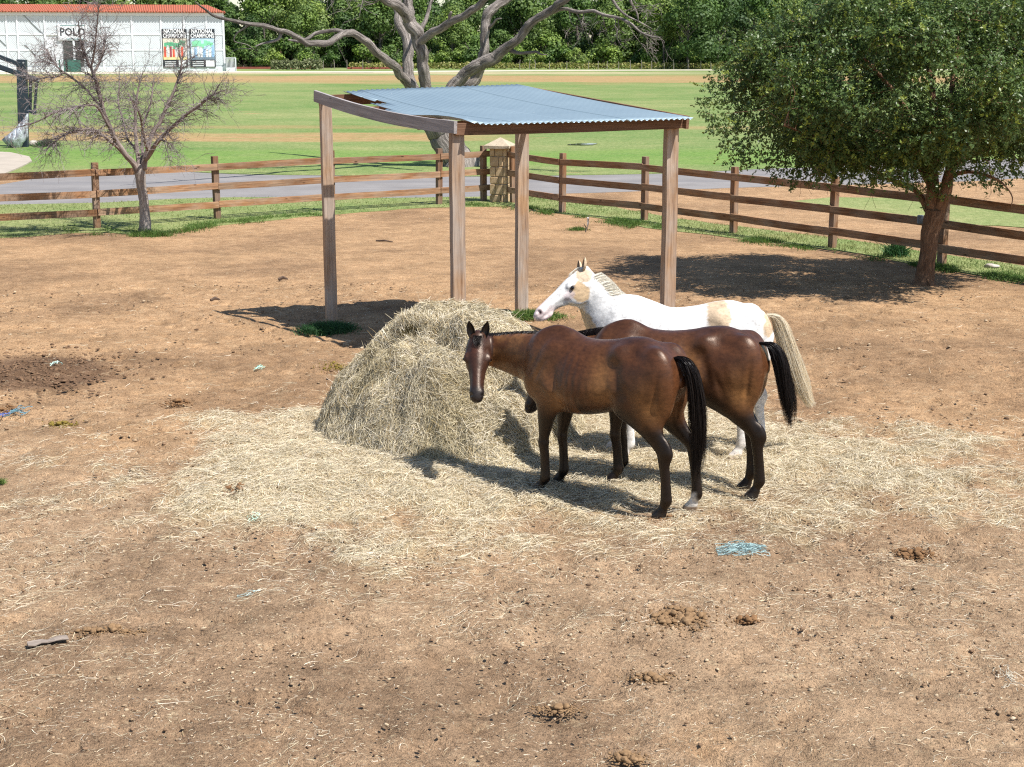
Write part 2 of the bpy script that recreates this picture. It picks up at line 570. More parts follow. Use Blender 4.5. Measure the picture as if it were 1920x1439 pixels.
# road
road_pts = pg([(-1300, 366), (-330, 352), (0, 347), (100, 330), (200, 321.5), (330, 322), (450, 327), (600, 329), (760, 331), (900, 331), (1000, 330), (1120, 328), (1260, 325), (1400, 318), (1560, 311), (1700, 305), (1830, 300), (1990, 295), (2300, 287),
               (2300, 316), (1990, 330), (1830, 340), (1700, 344), (1560, 348), (1400, 352), (1260, 357), (1120, 362), (1000, 365), (900, 371), (760, 373), (600, 373), (450, 372), (330, 375), (200, 382), (100, 384), (0, 386), (-330, 392), (-1300, 408)])
road, _ = sheet('road', [(p.x, p.y) for p in road_pts], 0.008, M_ASPH, 0.06, 1.2, 5)
# left verge between road and yard
verge_in = [(-1300, 540), (-330, 470), (-60, 452), (0, 447), (60, 444), (130, 438), (200, 437), (250, 441), (310, 440), (350, 428), (420, 423), (500, 415), (560, 408), (640, 402), (720, 396), (800, 390), (870, 389), (930, 388), (975, 386)]
vi = pg(verge_in); vo = pg([(975, 367), (900, 370), (760, 372), (600, 372), (450, 371), (330, 374), (200, 381), (100, 383), (0, 385), (-330, 391), (-1300, 407)])
verge1, verge1_pts = sheet('grass_verge', [(p.x, p.y) for p in vi + vo], 0.014, M_VERGE, 0.20, 0.45, 7)
# right verge under the fence
ri = pg([(960, 388), (1010, 394), (1060, 403), (1110, 408), (1160, 416), (1210, 428), (1270, 435), (1330, 441), (1400, 450), (1480, 458), (1560, 470), (1640, 482), (1720, 497), (1800, 512), (1920, 530), (2200, 575)])
ro = pg([(2200, 545), (1920, 500), (1820, 486), (1700, 468), (1600, 452), (1500, 440), (1420, 430), (1340, 421), (1270, 411), (1220, 402), (1150, 388), (1080, 375), (1000, 366), (960, 368)])
verge2, verge2_pts = sheet('grass_verge', [(p.x, p.y) for p in ri + ro], 0.012, M_VERGE, 0.25, 0.45, 9)
patch_pts = pg([(1480, 379), (1560, 371), (1650, 372), (1760, 381), (1900, 384), (2100, 395), (2100, 440), (1920, 428), (1800, 423), (1700, 412), (1600, 402), (1500, 392)])
patch, _ = sheet('grass_patch', [(p.x, p.y) for p in patch_pts], 0.016, M_VERGE, 0.35, 0.6, 11)
# pale concrete court at the far left and white gravel track in the distance
court_pts = pg([(-300, 268), (-40, 286), (20, 289), (55, 297), (60, 305), (35, 318), (0, 333), (-300, 345)])
court, _ = sheet('concrete_court', [(p.x, p.y) for p in court_pts], 0.065, M_PATH, 0.05, 1.5, 13)
track_pts = pg([(-300, 141.0), (150, 140.0), (420, 137.6), (700, 137.2), (1000, 134.3), (1300, 133.2), (1700, 132.6), (2000, 132.2), (2000, 131.2), (1700, 131.5), (1300, 131.9), (1000, 132.8), (700, 135.0), (420, 135.2), (150, 137.4), (-300, 138.2)])
track, _ = sheet('gravel_track', [(p.x, p.y) for p in track_pts], 0.09, M_CALICHE, 0.5, 4.0, 15)
puddle_pts = pg([(1064, 274), (1085, 271.8), (1105, 271.4), (1120, 272), (1112, 274), (1090, 274.6)])
puddle, _ = sheet('puddle', [(p.x, p.y) for p in puddle_pts], 0.06, None, 0.05, 0.4, 17)
t_ = NT('puddle_water'); t_.set((0.05, 0.045, 0.04), 0.03, 0, 0.5); puddle.data.materials.append(t_.m)

t_ = NT('woods_floor'); f_ = t_.noise(t_.pos(), 0.8, 4, .6); t_.set(t_.ramp(f_, [(.3, (.045, .05, .018)), (.7, (.10, .095, .04))]), .95, 0, .1)
sheet('woods_floor', [(-200, 261), (200, 261), (220, 420), (-220, 420)], 0.03, t_.m, 0.3, 6.0, 19)
# ------------------------------------------------------------------ hay: the mound and the loose litter
def hay_material(name):
    t = NT(name)
    b = t.bsdf
    c = t.attr('col')
    t.set(c, 0.65, 0, 0.25)
    return t.m
M_HAY = hay_material('dry_hay')
t_ = NT('hay_bulk')
p_ = t_.pos()
a_ = t_.noise(t_.mapping(p_, (18, 18, 30)), 1.0, 5, 0.7, 0.6)
c_ = t_.ramp(a_, [(0.32, (0.10, 0.070, 0.025)), (0.52, (0.22, 0.165, 0.070)), (0.72, (0.40, 0.33, 0.17))])  # darker than the strands: shade of the gaps between them painted in
t_.set(c_, 0.9, 0, 0.1)
t_.bump(t_.noise(t_.mapping(p_, (45, 45, 45)), 1.0, 4, 0.7, 1.0), 1.0, 0.04)
M_HAYBULK = t_.m

HAY_PAL = np.array([(0.50, 0.42, 0.24), (0.58, 0.51, 0.32), (0.66, 0.59, 0.41), (0.47, 0.41, 0.26), (0.37, 0.275, 0.125), (0.70, 0.64, 0.49), (0.53, 0.475, 0.335), (0.28, 0.195, 0.08)])
HAY_PAL = HAY_PAL * np.array((1.03, 1.02, 1.10))
PAL_W = np.array([.20, .24, .15, .12, .09, .09, .08, .03])
LIT_PAL = np.array([(0.61, 0.52, 0.345), (0.67, 0.585, 0.415), (0.74, 0.66, 0.51), (0.54, 0.465, 0.31), (0.43, 0.33, 0.19), (0.55, 0.51, 0.365)])
LIT_PAL = LIT_PAL * np.array((0.95, 0.94, 0.95))
LIT_W = np.array([.24, .24, .20, .12, .10, .10])

def strands(n, x, y, zf, L, w, lift, dirn, pal, pw, K=4, curl=0.35, seglift=None, sag=0.0):
    """blades of hay lying on the surface zf, each a bent ribbon"""
    K1 = K
    ang = dirn
    t = np.linspace(-0.5, 0.5, K1)[None, :]
    bend = rng.normal(0, curl, n)[:, None]
    a = ang[:, None] + bend * t * 2.4
    st = (L / (K1 - 1))[:, None]
    px = x[:, None] + np.concatenate([np.zeros((n, 1)), np.cumsum(np.cos(a[:, :-1]) * st, 1)], 1)
    py = y[:, None] + np.concatenate([np.zeros((n, 1)), np.cumsum(np.sin(a[:, :-1]) * st, 1)], 1)
    pz = zf(px, py)
    arch = (1 - (2 * t) ** 2)
    tilt = rng.normal(0, 1, n)[:, None] * 2 * t
    pz = pz + lift[:, None] * (0.25 + 0.9 * arch * rng.random((n, 1)) + 0.55 * np.abs(tilt) * np.abs(t) * 2)
    pts = np.stack([px, py, pz], 2)
    ci = rng.choice(len(pal), n, p=pw / pw.sum())
    cols = pal[ci] * (0.82 + 0.36 * rng.random((n, 1)))
    return ribbons(None, pts, w, cols, taper=True)

def join(parts):
    V, F, Cc, o = [], [], [], 0
    for v, f, c in parts:
        V.append(v); F.append(f + o); Cc.append(c); o += len(v)
    return np.concatenate(V), np.concatenate(F), np.concatenate(Cc)

# bulk of the mound
hx = np.arange(-2.35, 1.25, 0.035); hy = np.arange(14.3, 18.0, 0.035)
X_, Y_ = np.meshgrid(hx, hy)
Z_ = hay_mound(X_, Y_) - 0.03
root_hay = empty('hay_pile', (HAY_C[0], HAY_C[1], 0))
tag(root_hay, 'tall heap of pale hay the horses are eating from', 'hay pile')
V_ = np.stack([X_.ravel() - HAY_C[0], Y_.ravel() - HAY_C[1], Z_.ravel()], 1)
i_ = np.arange(len(hy) - 1)[:, None] * len(hx) + np.arange(len(hx) - 1)[None, :]
F_ = np.stack([i_, i_ + 1, i_ + len(hx) + 1, i_ + len(hx)], 2).reshape(-1, 4)
keep = (Z_.ravel()[F_] > -0.02).any(1)
F_ = F_[keep]
np_mesh('bulk', V_, F_, M_HAYBULK, root_hay, True)

def mound_grad(x, y):
    e = 0.03
    return (hay_mound(x + e, y) - hay_mound(x - e, y)) / (2 * e), (hay_mound(x, y + e) - hay_mound(x, y - e)) / (2 * e)

def mound_strands(N):
    x = rng.uniform(-2.4, 1.15, N * 4); y = rng.uniform(14.35, 17.4, N * 4)
    z = hay_mound(x, y)
    gx_, gy_ = mound_grad(x, y)
    area = np.sqrt(1 + gx_ ** 2 + gy_ ** 2)
    front = np.where(y < 16.9, 1.0, 0.25)
    p = (z > 0.03) * np.clip(area, 1, 4) / 4 * front
    k = np.nonzero(rng.random(len(x)) < p * 1.4)[0][:N]
    x, y, gx_, gy_ = x[k], y[k], gx_[k], gy_[k]
    n = len(x)
    e = 0.05
    sx = (hay_mound(x + e, y) - hay_mound(x - e, y)) / (2 * e); sy = (hay_mound(x, y + e) - hay_mound(x, y - e)) / (2 * e)
    nrm = np.stack([-sx, -sy, np.ones(n)], 1); nrm /= np.linalg.norm(nrm, axis=1, keepdims=True)
    t1 = np.stack([sy, -sx, np.zeros(n)], 1) + 1e-6; t1 /= np.linalg.norm(t1, axis=1, keepdims=True)      # level
    t2 = np.cross(nrm, t1)                                                                             # up or down the slope
    swirl = (fbm(x * 1.6 + z[k] * 1.1, y * 1.6, 81, 3) - 0.5) * 7.0
    th = np.where(rng.random(n) < .55, swirl + rng.normal(0, .55, n), rng.uniform(0, 6.28, n))
    L = rng.uniform(0.06, 0.25, n); K = 5
    w = 0.0034 * (0.6 + 0.8 * rng.random(n))
    bend = rng.normal(0, 1.2, n); lift = .010 + .050 * rng.random(n) ** 2
    arch = rng.uniform(-.3, 1.0, n); tip = rng.normal(.25, .35, n)
    pts = np.zeros((n, K, 3)); base = np.stack([x, y, hay_mound(x, y)], 1)
    px = np.zeros(n); py = np.zeros(n); q = []
    for j in range(K):
        q.append((px.copy(), py.copy())); a = th + bend * (j / (K - 1) - .5)
        px += np.cos(a) * L / (K - 1); py += np.sin(a) * L / (K - 1)
    mx = sum(v[0] for v in q) / K; my = sum(v[1] for v in q) / K
    for j in range(K):
        s_ = j / (K - 1) * 2 - 1
        h = lift * (1 - arch * s_ * s_) + np.maximum(0, tip * s_) * .035 - .006
        pts[:, j] = base + t1 * (q[j][0] - mx)[:, None] + t2 * (q[j][1] - my)[:, None] + nrm * h[:, None] - np.array((0, 0, 1)) * (np.maximum(0, tip) * .02 * (s_ + 1) ** 2)[:, None]
    ci = rng.choice(len(HAY_PAL), n, p=PAL_W / PAL_W.sum())
    V, F, c = ribbons(None, pts, w, HAY_PAL[ci] * (0.82 + 0.36 * rng.random((n, 1))))
    xr, yr = V[:, 0], V[:, 1]
    q = fbm(xr * 2.4 + 1.7, yr * 2.4, 89, 3)[:, None]; q2 = fbm(xr * 1.5 - 4, yr * 1.5, 90, 2)[:, None]
    c = c * (0.72 + 0.56 * q)                         # older, browner and greener wads
    c = c * (1 - 0.35 * sstep_(.55, .70, q2)) + np.array((.30, .24, .11)) * 0.35 * sstep_(.55, .70, q2)
    return V, F, c
V, F, c = mound_strands(105000)
# a few long stiff stalks sticking out
n = 900
x = rng.uniform(-2.0, 0.7, n * 3); y = rng.uniform(14.7, 17.3, n * 3)
k = np.nonzero(hay_mound(x, y) > 0.15)[0][:n]; x, y = x[k], y[k]; n = len(k)
gx_, gy_ = mound_grad(x, y)
nrm = np.stack([-gx_, -gy_, np.ones(n)], 1); nrm /= np.linalg.norm(nrm, axis=1, keepdims=True)
dr = nrm * rng.uniform(.15, .9, (n, 1)) + rng.normal(0, .6, (n, 3)); dr /= np.linalg.norm(dr, axis=1, keepdims=True)
L = rng.uniform(.10, .26, n)
b0 = np.stack([x, y, hay_mound(x, y) - 0.02], 1)
s_ = np.linspace(0, 1, 5)
pts = b0[:, None, :] + dr[:, None, :] * (L[:, None] * s_[None, :])[:, :, None]
pts[:, :, 2] -= (L[:, None] * s_[None, :] ** 2) * rng.uniform(0, .5, (n, 1))
V2, F2, c2 = ribbons(None, pts, np.full(n, 0.0055), HAY_PAL[rng.choice(len(HAY_PAL), n, p=PAL_W / PAL_W.sum())] * 1.05)
V, F, c = join([(V, F, c), (V2, F2, c2)])
V = V - np.array((HAY_C[0], HAY_C[1], 0))
o_ = np_mesh('hay_strands', V, F, M_HAY, root_hay, False, c)
o_['kind'] = 'stuff'

# loose litter on the ground
def litter_strands(N, dens, Lr, wid, lift, curl, xr, yr, K=4):
    x = rng.uniform(*xr, N); y = rng.uniform(*yr, N)
    p = dens(x, y)
    k = np.nonzero((rng.random(N) < p) & (hay_mound(x, y) < 0.06))[0]
    x, y = x[k], y[k]; n = len(k)
    d = rng.uniform(0, 2 * np.pi, n)
    sw = fbm(x * 1.1, y * 1.1, 83, 3) * 12
    d = np.where(rng.random(n) < 0.55, sw + rng.normal(0, .5, n), d)
    L = rng.uniform(*Lr, n)
    zf = lambda a, b: dirt_h(a, b) + hay_layer(a, b)
    return strands(n, x, y, zf, L, wid * (0.6 + 0.8 * rng.random(n)), lift * (0.15 + rng.random(n) ** 2), d, LIT_PAL, LIT_W, K, curl)
parts = []
parts.append(litter_strands(370000, lambda x, y: sstep_(0.05, 0.85, litter(x, y)) ** 1.5, (.05, .20), .0031, .040, .6, (-5.6, 6.4), (11.6, 18.9)))
parts.append(litter_strands(80000, lambda x, y: sstep_(0.45, 0.62, fbm(x * 1.6 + 2, y * 1.6, 85, 4)) * np.clip(0.12 + 0.75 * np.exp(-((y - 13.0) / 2.6) ** 2), 0, 1) * (litter(x, y) < 0.7), (.03, .20), .0028, .014, .8, (-6.3, 6.6), (8.3, 17.0)))
parts.append(litter_strands(9000, lambda x, y: 0.15 + 0 * x, (.05, .2), .004, .012, .5, (-6.8, 8), (17, 27)))
parts.append(litter_strands(42000, lambda x, y: 0.35 + 0.65 * sstep_(.4, .65, fbm(x * .8, y * .8, 87, 3)), (.012, .045), .0030, .006, .4, (-4.6, 4.6), (8.4, 14.5), 3))
V, F, c = join(parts)
lit = np_mesh('straw_litter', V, F, M_HAY, None, False, c)
tag(lit, kind='stuff', label='loose pale straw strewn over the yard around the hay', cat='straw')
print('hay faces', len(F))
# ------------------------------------------------------------------ wood
def wood(name, dark, light, rough=0.75, grey=None, greyamt=0.5, knots=True):
    """grain runs along the object's local Z"""
    t = NT(name)
    oi = t.n.new('ShaderNodeObjectInfo')
    co = t.coord('Object')
    sh = t.n.new('ShaderNodeVectorMath'); sh.operation = 'ADD'
    mul = t.n.new('ShaderNodeVectorMath'); mul.operation = 'SCALE'
    comb = t.n.new('ShaderNodeCombineXYZ')
    for k in range(3): t.l.new(oi.outputs['Random'], comb.inputs[k])
    t.l.new(comb.outputs[0], mul.inputs[0]); mul.inputs['Scale'].default_value = 37.0
    t.l.new(co, sh.inputs[0]); t.l.new(mul.outputs[0], sh.inputs[1])
    v = sh.outputs[0]
    g1 = t.noise(t.mapping(v, (26, 26, 1.1)), 1.0, 5, 0.6, 0.9)
    g2 = t.noise(t.mapping(v, (90, 90, 3.0)), 1.0, 3, 0.6, 0.3)
    big = t.noise(t.mapping(v, (4, 4, 1.6)), 1.0, 4, 0.6)
    c = t.ramp(g1, [(0.28, dark), (0.5, tuple((a + b) / 2 for a, b in zip(dark, light))), (0.72, light)])
    c = t.mix(0.8, c, t.ramp(g2, [(0.3, 0.62), (0.55, 1.0), (0.75, 1.25)]), 'MULTIPLY')
    if grey is not None:
        c = t.mix(t.ramp(big, [(0.50 - greyamt * .25, 0.0), (0.62, min(1, greyamt * 1.3))]), c, t.mix(0.8, grey, t.ramp(g1, [(0.3, 0.6), (0.7, 1.25)]), 'MULTIPLY'))
    if knots:
        kv = t.voronoi(t.mapping(v, (7.0, 7.0, 2.2)), 1.0)
        c = t.mix(t.ramp(kv, [(0.07, 0.85), (0.13, 0.0)]), c, tuple(x * 0.35 for x in dark))
    br = t.n.new('ShaderNodeMapRange'); t.l.new(oi.outputs['Random'], br.inputs[0])
    br.inputs[3].default_value = 0.82; br.inputs[4].default_value = 1.18
    cc = t.n.new('ShaderNodeCombineColor')
    for k in range(3): t.l.new(br.outputs[0], cc.inputs[k])
    c = t.mix(1.0, c, cc.outputs[0], 'MULTIPLY')
    t.set(c, rough, 0, 0.2)
    t.bump(t.math('ADD', g1, t.math('MULTIPLY', g2, 0.6)), 0.6, 0.006)
    return t.m

M_RAIL = wood('fence_wood', (0.120, 0.050, 0.022), (0.41, 0.215, 0.105), 0.85, (0.35, 0.26, 0.185), 0.45)
M_FPOST = wood('fence_post_wood', (0.105, 0.047, 0.022), (0.30, 0.16, 0.083), 0.8, (0.27, 0.21, 0.165), 0.5)
M_POST = wood('weathered_post', (0.22, 0.110, 0.054), (0.56, 0.365, 0.215), 0.8, (0.44, 0.365, 0.305), 0.65)
M_BEAM = wood('grey_beam_wood', (0.175, 0.150, 0.140), (0.39, 0.355, 0.34), 0.85, (0.33, 0.31, 0.305), 0.4)
M_BEAM2 = wood('brown_beam_wood', (0.105, 0.050, 0.028), (0.26, 0.145, 0.088), 0.85)

def board(name, p0, p1, w, t, mat, parent, up=None, bev=0.006, seg=1, sag=0.0, ppos=(0, 0, 0), wander=0.0):
    """straight board from p0 to p1, w: the broad side (along up x dir), t: thickness; grain along local Z"""
    p0, p1 = Vector(p0), Vector(p1)
    d = p1 - p0; L = d.length; d.normalize()
    upv = Vector(up) if up is not None else Vector((0, 0, 1))
    if abs(d.dot(upv)) > 0.99: upv = Vector((0, 1, 0))
    x = upv - d * upv.dot(d); x.normalize()          # local x: broad side
    y = d.cross(x)
    bm = bmesh.new()
    n = max(1, seg)
    rows = []
    for i in range(n + 1):
        z = L * i / n
        s_ = i / n
        ox = -sag * 4 * s_ * (1 - s_) + (random.uniform(-wander, wander) if 0 < i < n else 0)
        rows.append([bm.verts.new((a * w / 2 + ox, b * t / 2 + (random.uniform(-wander, wander) if 0 < i < n else 0), z)) for a, b in ((-1, -1), (1, -1), (1, 1), (-1, 1))])
    for i in range(n):
        for k in range(4):
            bm.faces.new((rows[i][k], rows[i][(k + 1) % 4], rows[i + 1][(k + 1) % 4], rows[i + 1][k]))
    bm.faces.new(rows[0][::-1]); bm.faces.new(rows[-1])
    if bev: 
        long_edges = [e for e in bm.edges if abs((e.verts[0].co - e.verts[1].co).z) > 1e-5 or n == 1]
        bmesh.ops.bevel(bm, geom=long_edges, offset=bev, segments=1, affect='EDGES')
    bmesh.ops.recalc_face_normals(bm, faces=bm.faces)
    me = bpy.data.meshes.new(name); bm.to_mesh(me); bm.free()
    o = link_mesh(name, me, mat, parent)
    M = Matrix((x, y, d)).transposed().to_4x4()
    M.translation = p0 - Vector(ppos)
    o.matrix_local = M
    return o

# ------------------------------------------------------------------ fences
def post_top(px, py, ground):
    q = at_y(px, py, ground.y)
    return q.z

def fence(posts, label, rails, ext0=0.0, ext1=0.0, side=1, hgt=1.42, h_over=None):
    """posts: ground points; rails on the yard side"""
    base = posts[0]
    root = empty('wooden_fence', (base.x, base.y, 0))
    tag(root, label, 'fence')
    o0 = (base.x, base.y, 0)
    n = len(posts)
    for i, p in enumerate(posts):
        h = hgt + random.uniform(-.02, .05)
        lean = Vector((random.uniform(-.012, .012), random.uniform(-.012, .012), 0))
        a = posts[max(i - 1, 0)]; b = posts[min(i + 1, n - 1)]
        dirv = (b - a).normalized()
        board('post', p + Vector((0, 0, -0.12)), p + Vector((0, 0, h)) + lean * 2, 0.135, 0.115, M_FPOST, root, up=dirv, ppos=o0, seg=5, wander=.002)
    for i in range(n - 1):
        a, b = posts[i], posts[i + 1]
        d = (b - a).normalized()
        nrm = Vector((d.y, -d.x, 0)) * side
        for r in rails:
            e0 = ext0 if i == 0 else -0.004
            e1 = ext1 if i == n - 2 else -0.004
            off = nrm * (0.0575 + 0.024)
            z0 = r + random.uniform(-.015, .015); z1 = r + random.uniform(-.015, .015)
            p0 = a + off - d * e0 + Vector((0, 0, z0)); p1 = b + off + d * e1 + Vector((0, 0, z1))
            ra = board('rail', p0, p1, 0.150, 0.042, M_RAIL, root, up=(0, 0, 1), ppos=o0, seg=7, wander=.002, sag=random.uniform(-.002, .008))
    return root

lp = [(-420, 462), (-62, 441), (182, 428.5), (408, 411.5), (622, 396), (823, 384)]
left_posts = [at(a, b) for a, b in lp]
corner = at(938, 379)
dl = (left_posts[-1] - left_posts[2]).normalized()
left_posts.append(at(907, 377.5))
rp = [(962, 381), (1054, 399), (1208, 413.5), (1375, 438), (1560, 465.5), (1765, 499), (2010, 540), (2330, 590)]
right_posts = [at(a, b) for a, b in rp]
RAILS = (0.345, 0.765, 1.215)
fence(left_posts, 'sunlit brown three-rail wooden fence left of the stone pillar', RAILS, 0.0, 0.16, 1)
fence(right_posts, 'shaded dark three-rail wooden fence right of the stone pillar', RAILS, 0.12, 0.0, 1)

# ------------------------------------------------------------------ stone pillar
def stone_mat(name, a, b):
    t = NT(name)
    co = t.coord('Object')
    oi = t.n.new('ShaderNodeObjectInfo')
    f = t.noise(co, 7.0, 5, 0.65)
    c = t.ramp(f, [(0.28, a), (0.7, b)])
    br = t.n.new('ShaderNodeMapRange'); t.l.new(oi.outputs['Random'], br.inputs[0])
    br.inputs[3].default_value = 0.75; br.inputs[4].default_value = 1.15
    cc = t.n.new('ShaderNodeCombineColor')
    for k in range(3): t.l.new(br.outputs[0], cc.inputs[k])
    c = t.mix(1.0, c, cc.outputs[0], 'MULTIPLY')
    c = t.mix(t.ramp(t.noise(co, 18, 4, 0.7), [(0.6, 0), (0.72, 0.6)]), c, (0.12, 0.085, 0.045))
    t.set(c, 0.9, 0, 0.2); t.bump(f, 0.8, 0.02)
    return t.m
M_STONE = stone_mat('limestone', (0.36, 0.235, 0.115), (0.56, 0.42, 0.26))
M_CAP = stone_mat('cap_stone', (0.40, 0.32, 0.22), (0.58, 0.49, 0.36))
M_MORTAR = simple('mortar', (0.34, 0.30, 0.24), 0.95, 0, 0.2, 20, 0.3)
pang = math.atan2(dl.y, dl.x)
pil = empty('stone_pillar', corner, pang + R(38))
tag(pil, 'square limestone pillar with a pointed cap in the fence corner', 'pillar')
mb = MB(); mb.box((0, 0, 0.70), (0.37, 0.37, 1.42)); mb.build('mortar_core', M_MORTAR, pil)
zc = 0.0
hs_ = [0.20, 0.27, 0.19, 0.25, 0.26, 0.23]
for ci, hh in enumerate(hs_):
    splits = [0.45 + 0.25 * random.random() if (ci + k) % 2 else 0.38 - .08 * random.random() for k in range(4)]
    for k in range(4):
        rot = Matrix.Rotation(k * math.pi / 2, 3, 'Z')
        # each side: one corner stone wrapping and one filler
        wA = 0.44 * splits[k]
        m1 = MB()
        d1 = 0.085 + random.uniform(-.012, .012)
        m1.box((0, 0, 0), (wA - .012, d1, hh - .014), None, 0.014)
        s1 = m1.build('stone', M_STONE, pil)
        s1.location = rot @ Vector((-0.22 + wA / 2, -0.185, 0)) + Vector((0, 0, zc + hh / 2)); s1.rotation_euler = (random.uniform(-.02, .02), random.uniform(-.02, .02), k * math.pi / 2)
        m2 = MB()
        wB = 0.44 - wA - 0.085
        if wB > 0.05:
            m2.box((0, 0, 0), (wB - .012, 0.08 + random.uniform(-.012, .012), hh - .014), None, 0.014)
            s2 = m2.build('stone', M_STONE, pil)
            s2.location = rot @ Vector((-0.22 + wA + wB / 2, -0.185, 0)) + Vector((0, 0, zc + hh / 2)); s2.rotation_euler = (0, random.uniform(-.02, .02), k * math.pi / 2)
    zc += hh
bm = bmesh.new()
hw_ = 0.335
lo_ = [bm.verts.new((a * hw_, b * hw_, 1.375 + random.uniform(-.01, .01))) for a, b in ((-1, -1), (1, -1), (1, 1), (-1, 1))]
mi_ = [bm.verts.new((a * hw_ * 1.01, b * hw_ * 1.01, 1.435 + random.uniform(-.012, .012))) for a, b in ((-1, -1), (1, -1), (1, 1), (-1, 1))]
ap = bm.verts.new((0.01, 0, 1.645))
bm.faces.new(lo_[::-1])
for k in range(4):
    k2 = (k + 1) % 4
    bm.faces.new((lo_[k], lo_[k2], mi_[k2], mi_[k])); bm.faces.new((mi_[k], mi_[k2], ap))
bmesh.ops.subdivide_edges(bm, edges=bm.edges[:], cuts=3, use_grid_fill=True)
for v in bm.verts: v.co += Vector((mnoise.noise(v.co * 6), mnoise.noise(v.co * 6 + Vector((5, 0, 0))), mnoise.noise(v.co * 6 + Vector((0, 7, 0))))) * 0.014
me = bpy.data.meshes.new('cap'); bm.to_mesh(me); bm.free()
link_mesh('cap', me, M_CAP, pil)

# ------------------------------------------------------------------ shelter with a corrugated roof
PL = at(622, 604); PB = at(978, 585)
PR = at(1250, 646); PM = Vector((PL.x + PR.x - PB.x, PL.y + PR.y - PB.y, 0))
print('shelter', PL, PB, PR, PM, 'PM px', 960 + PM.x / PM.y * FPX)
sroot = empty('shelter', (PM.x, PM.y, 0))
tag(sroot, 'open wooden four-post shelter with a slanted blue-grey corrugated metal roof', 'shelter')
O = Vector((PM.x, PM.y, 0))
zL, zB, zM, zR = 3.17, 3.24, 2.90, 2.94
eU = (PR - PM).normalized()     # along the low edge
eV = (PL - PM).normalized()     # up the slope
for p, z, wv in ((PL, zL, .155), (PB, zB, .165), (PM, zM, .165), (PR, zR, .16)):
    board('post', p + Vector((0, 0, -.15)), p + Vector((random.uniform(-.02, .02), 0, z)), wv, wv * .96, M_POST, sroot, up=eU, ppos=O, bev=.012, seg=9, wander=.003)
# low beam (M-R) just under the sheet ends, side beams and the high beam
up3 = Vector((0, 0, 1))
nV = -eV; nU = -eU
bL = PM + eU * (-.10); bR = PR + eU * .02
fo = -eV * .105
board('beam', bL + fo + up3 * (zM + 0.035), bR + fo + eU * .10 + up3 * (zR + 0.035), 0.15, 0.05, M_BEAM2, sroot, up=(0, 0, 1), ppos=O, seg=8, sag=.012, wander=.002)
board('beam', PL + eV * .12 - eU * .05 + up3 * (zL + 0.02), PB + eV * .12 + eU * .1 + up3 * (zB + 0.02), 0.15, 0.05, M_BEAM2, sroot, up=(0, 0, 1), ppos=O, seg=4)
so = -eU * .112
board('side_beam', PM + so - eV * .15 + up3 * (zM + 0.06), PL + so + eV * .10 + up3 * (zL + 0.085), 0.160, 0.048, M_BEAM, sroot, up=(0, 0, 1), ppos=O, seg=14, sag=.065, wander=.002)
board('side_beam', PR - so - eV * .17 + up3 * (zR + 0.035), PB - so + eV * .18 + up3 * (zB + 0.05), 0.17, 0.048, M_BEAM2, sroot, up=(0, 0, 1), ppos=O, seg=6)
for f_ in (0.28, 0.55, 0.80):
    a_ = PM + (PL - PM) * f_; b_ = PR + (PB - PR) * f_
    za = zM + (zL - zM) * f_ - .012; zb_ = zR + (zB - zR) * f_ - .012
    board('purlin', a_ + up3 * (za - .02 - .055 * 4 * f_ * (1 - f_) * .4), b_ + up3 * zb_, 0.09, 0.05, M_BEAM2, sroot, up=(0, 0, 1), ppos=O, seg=4)

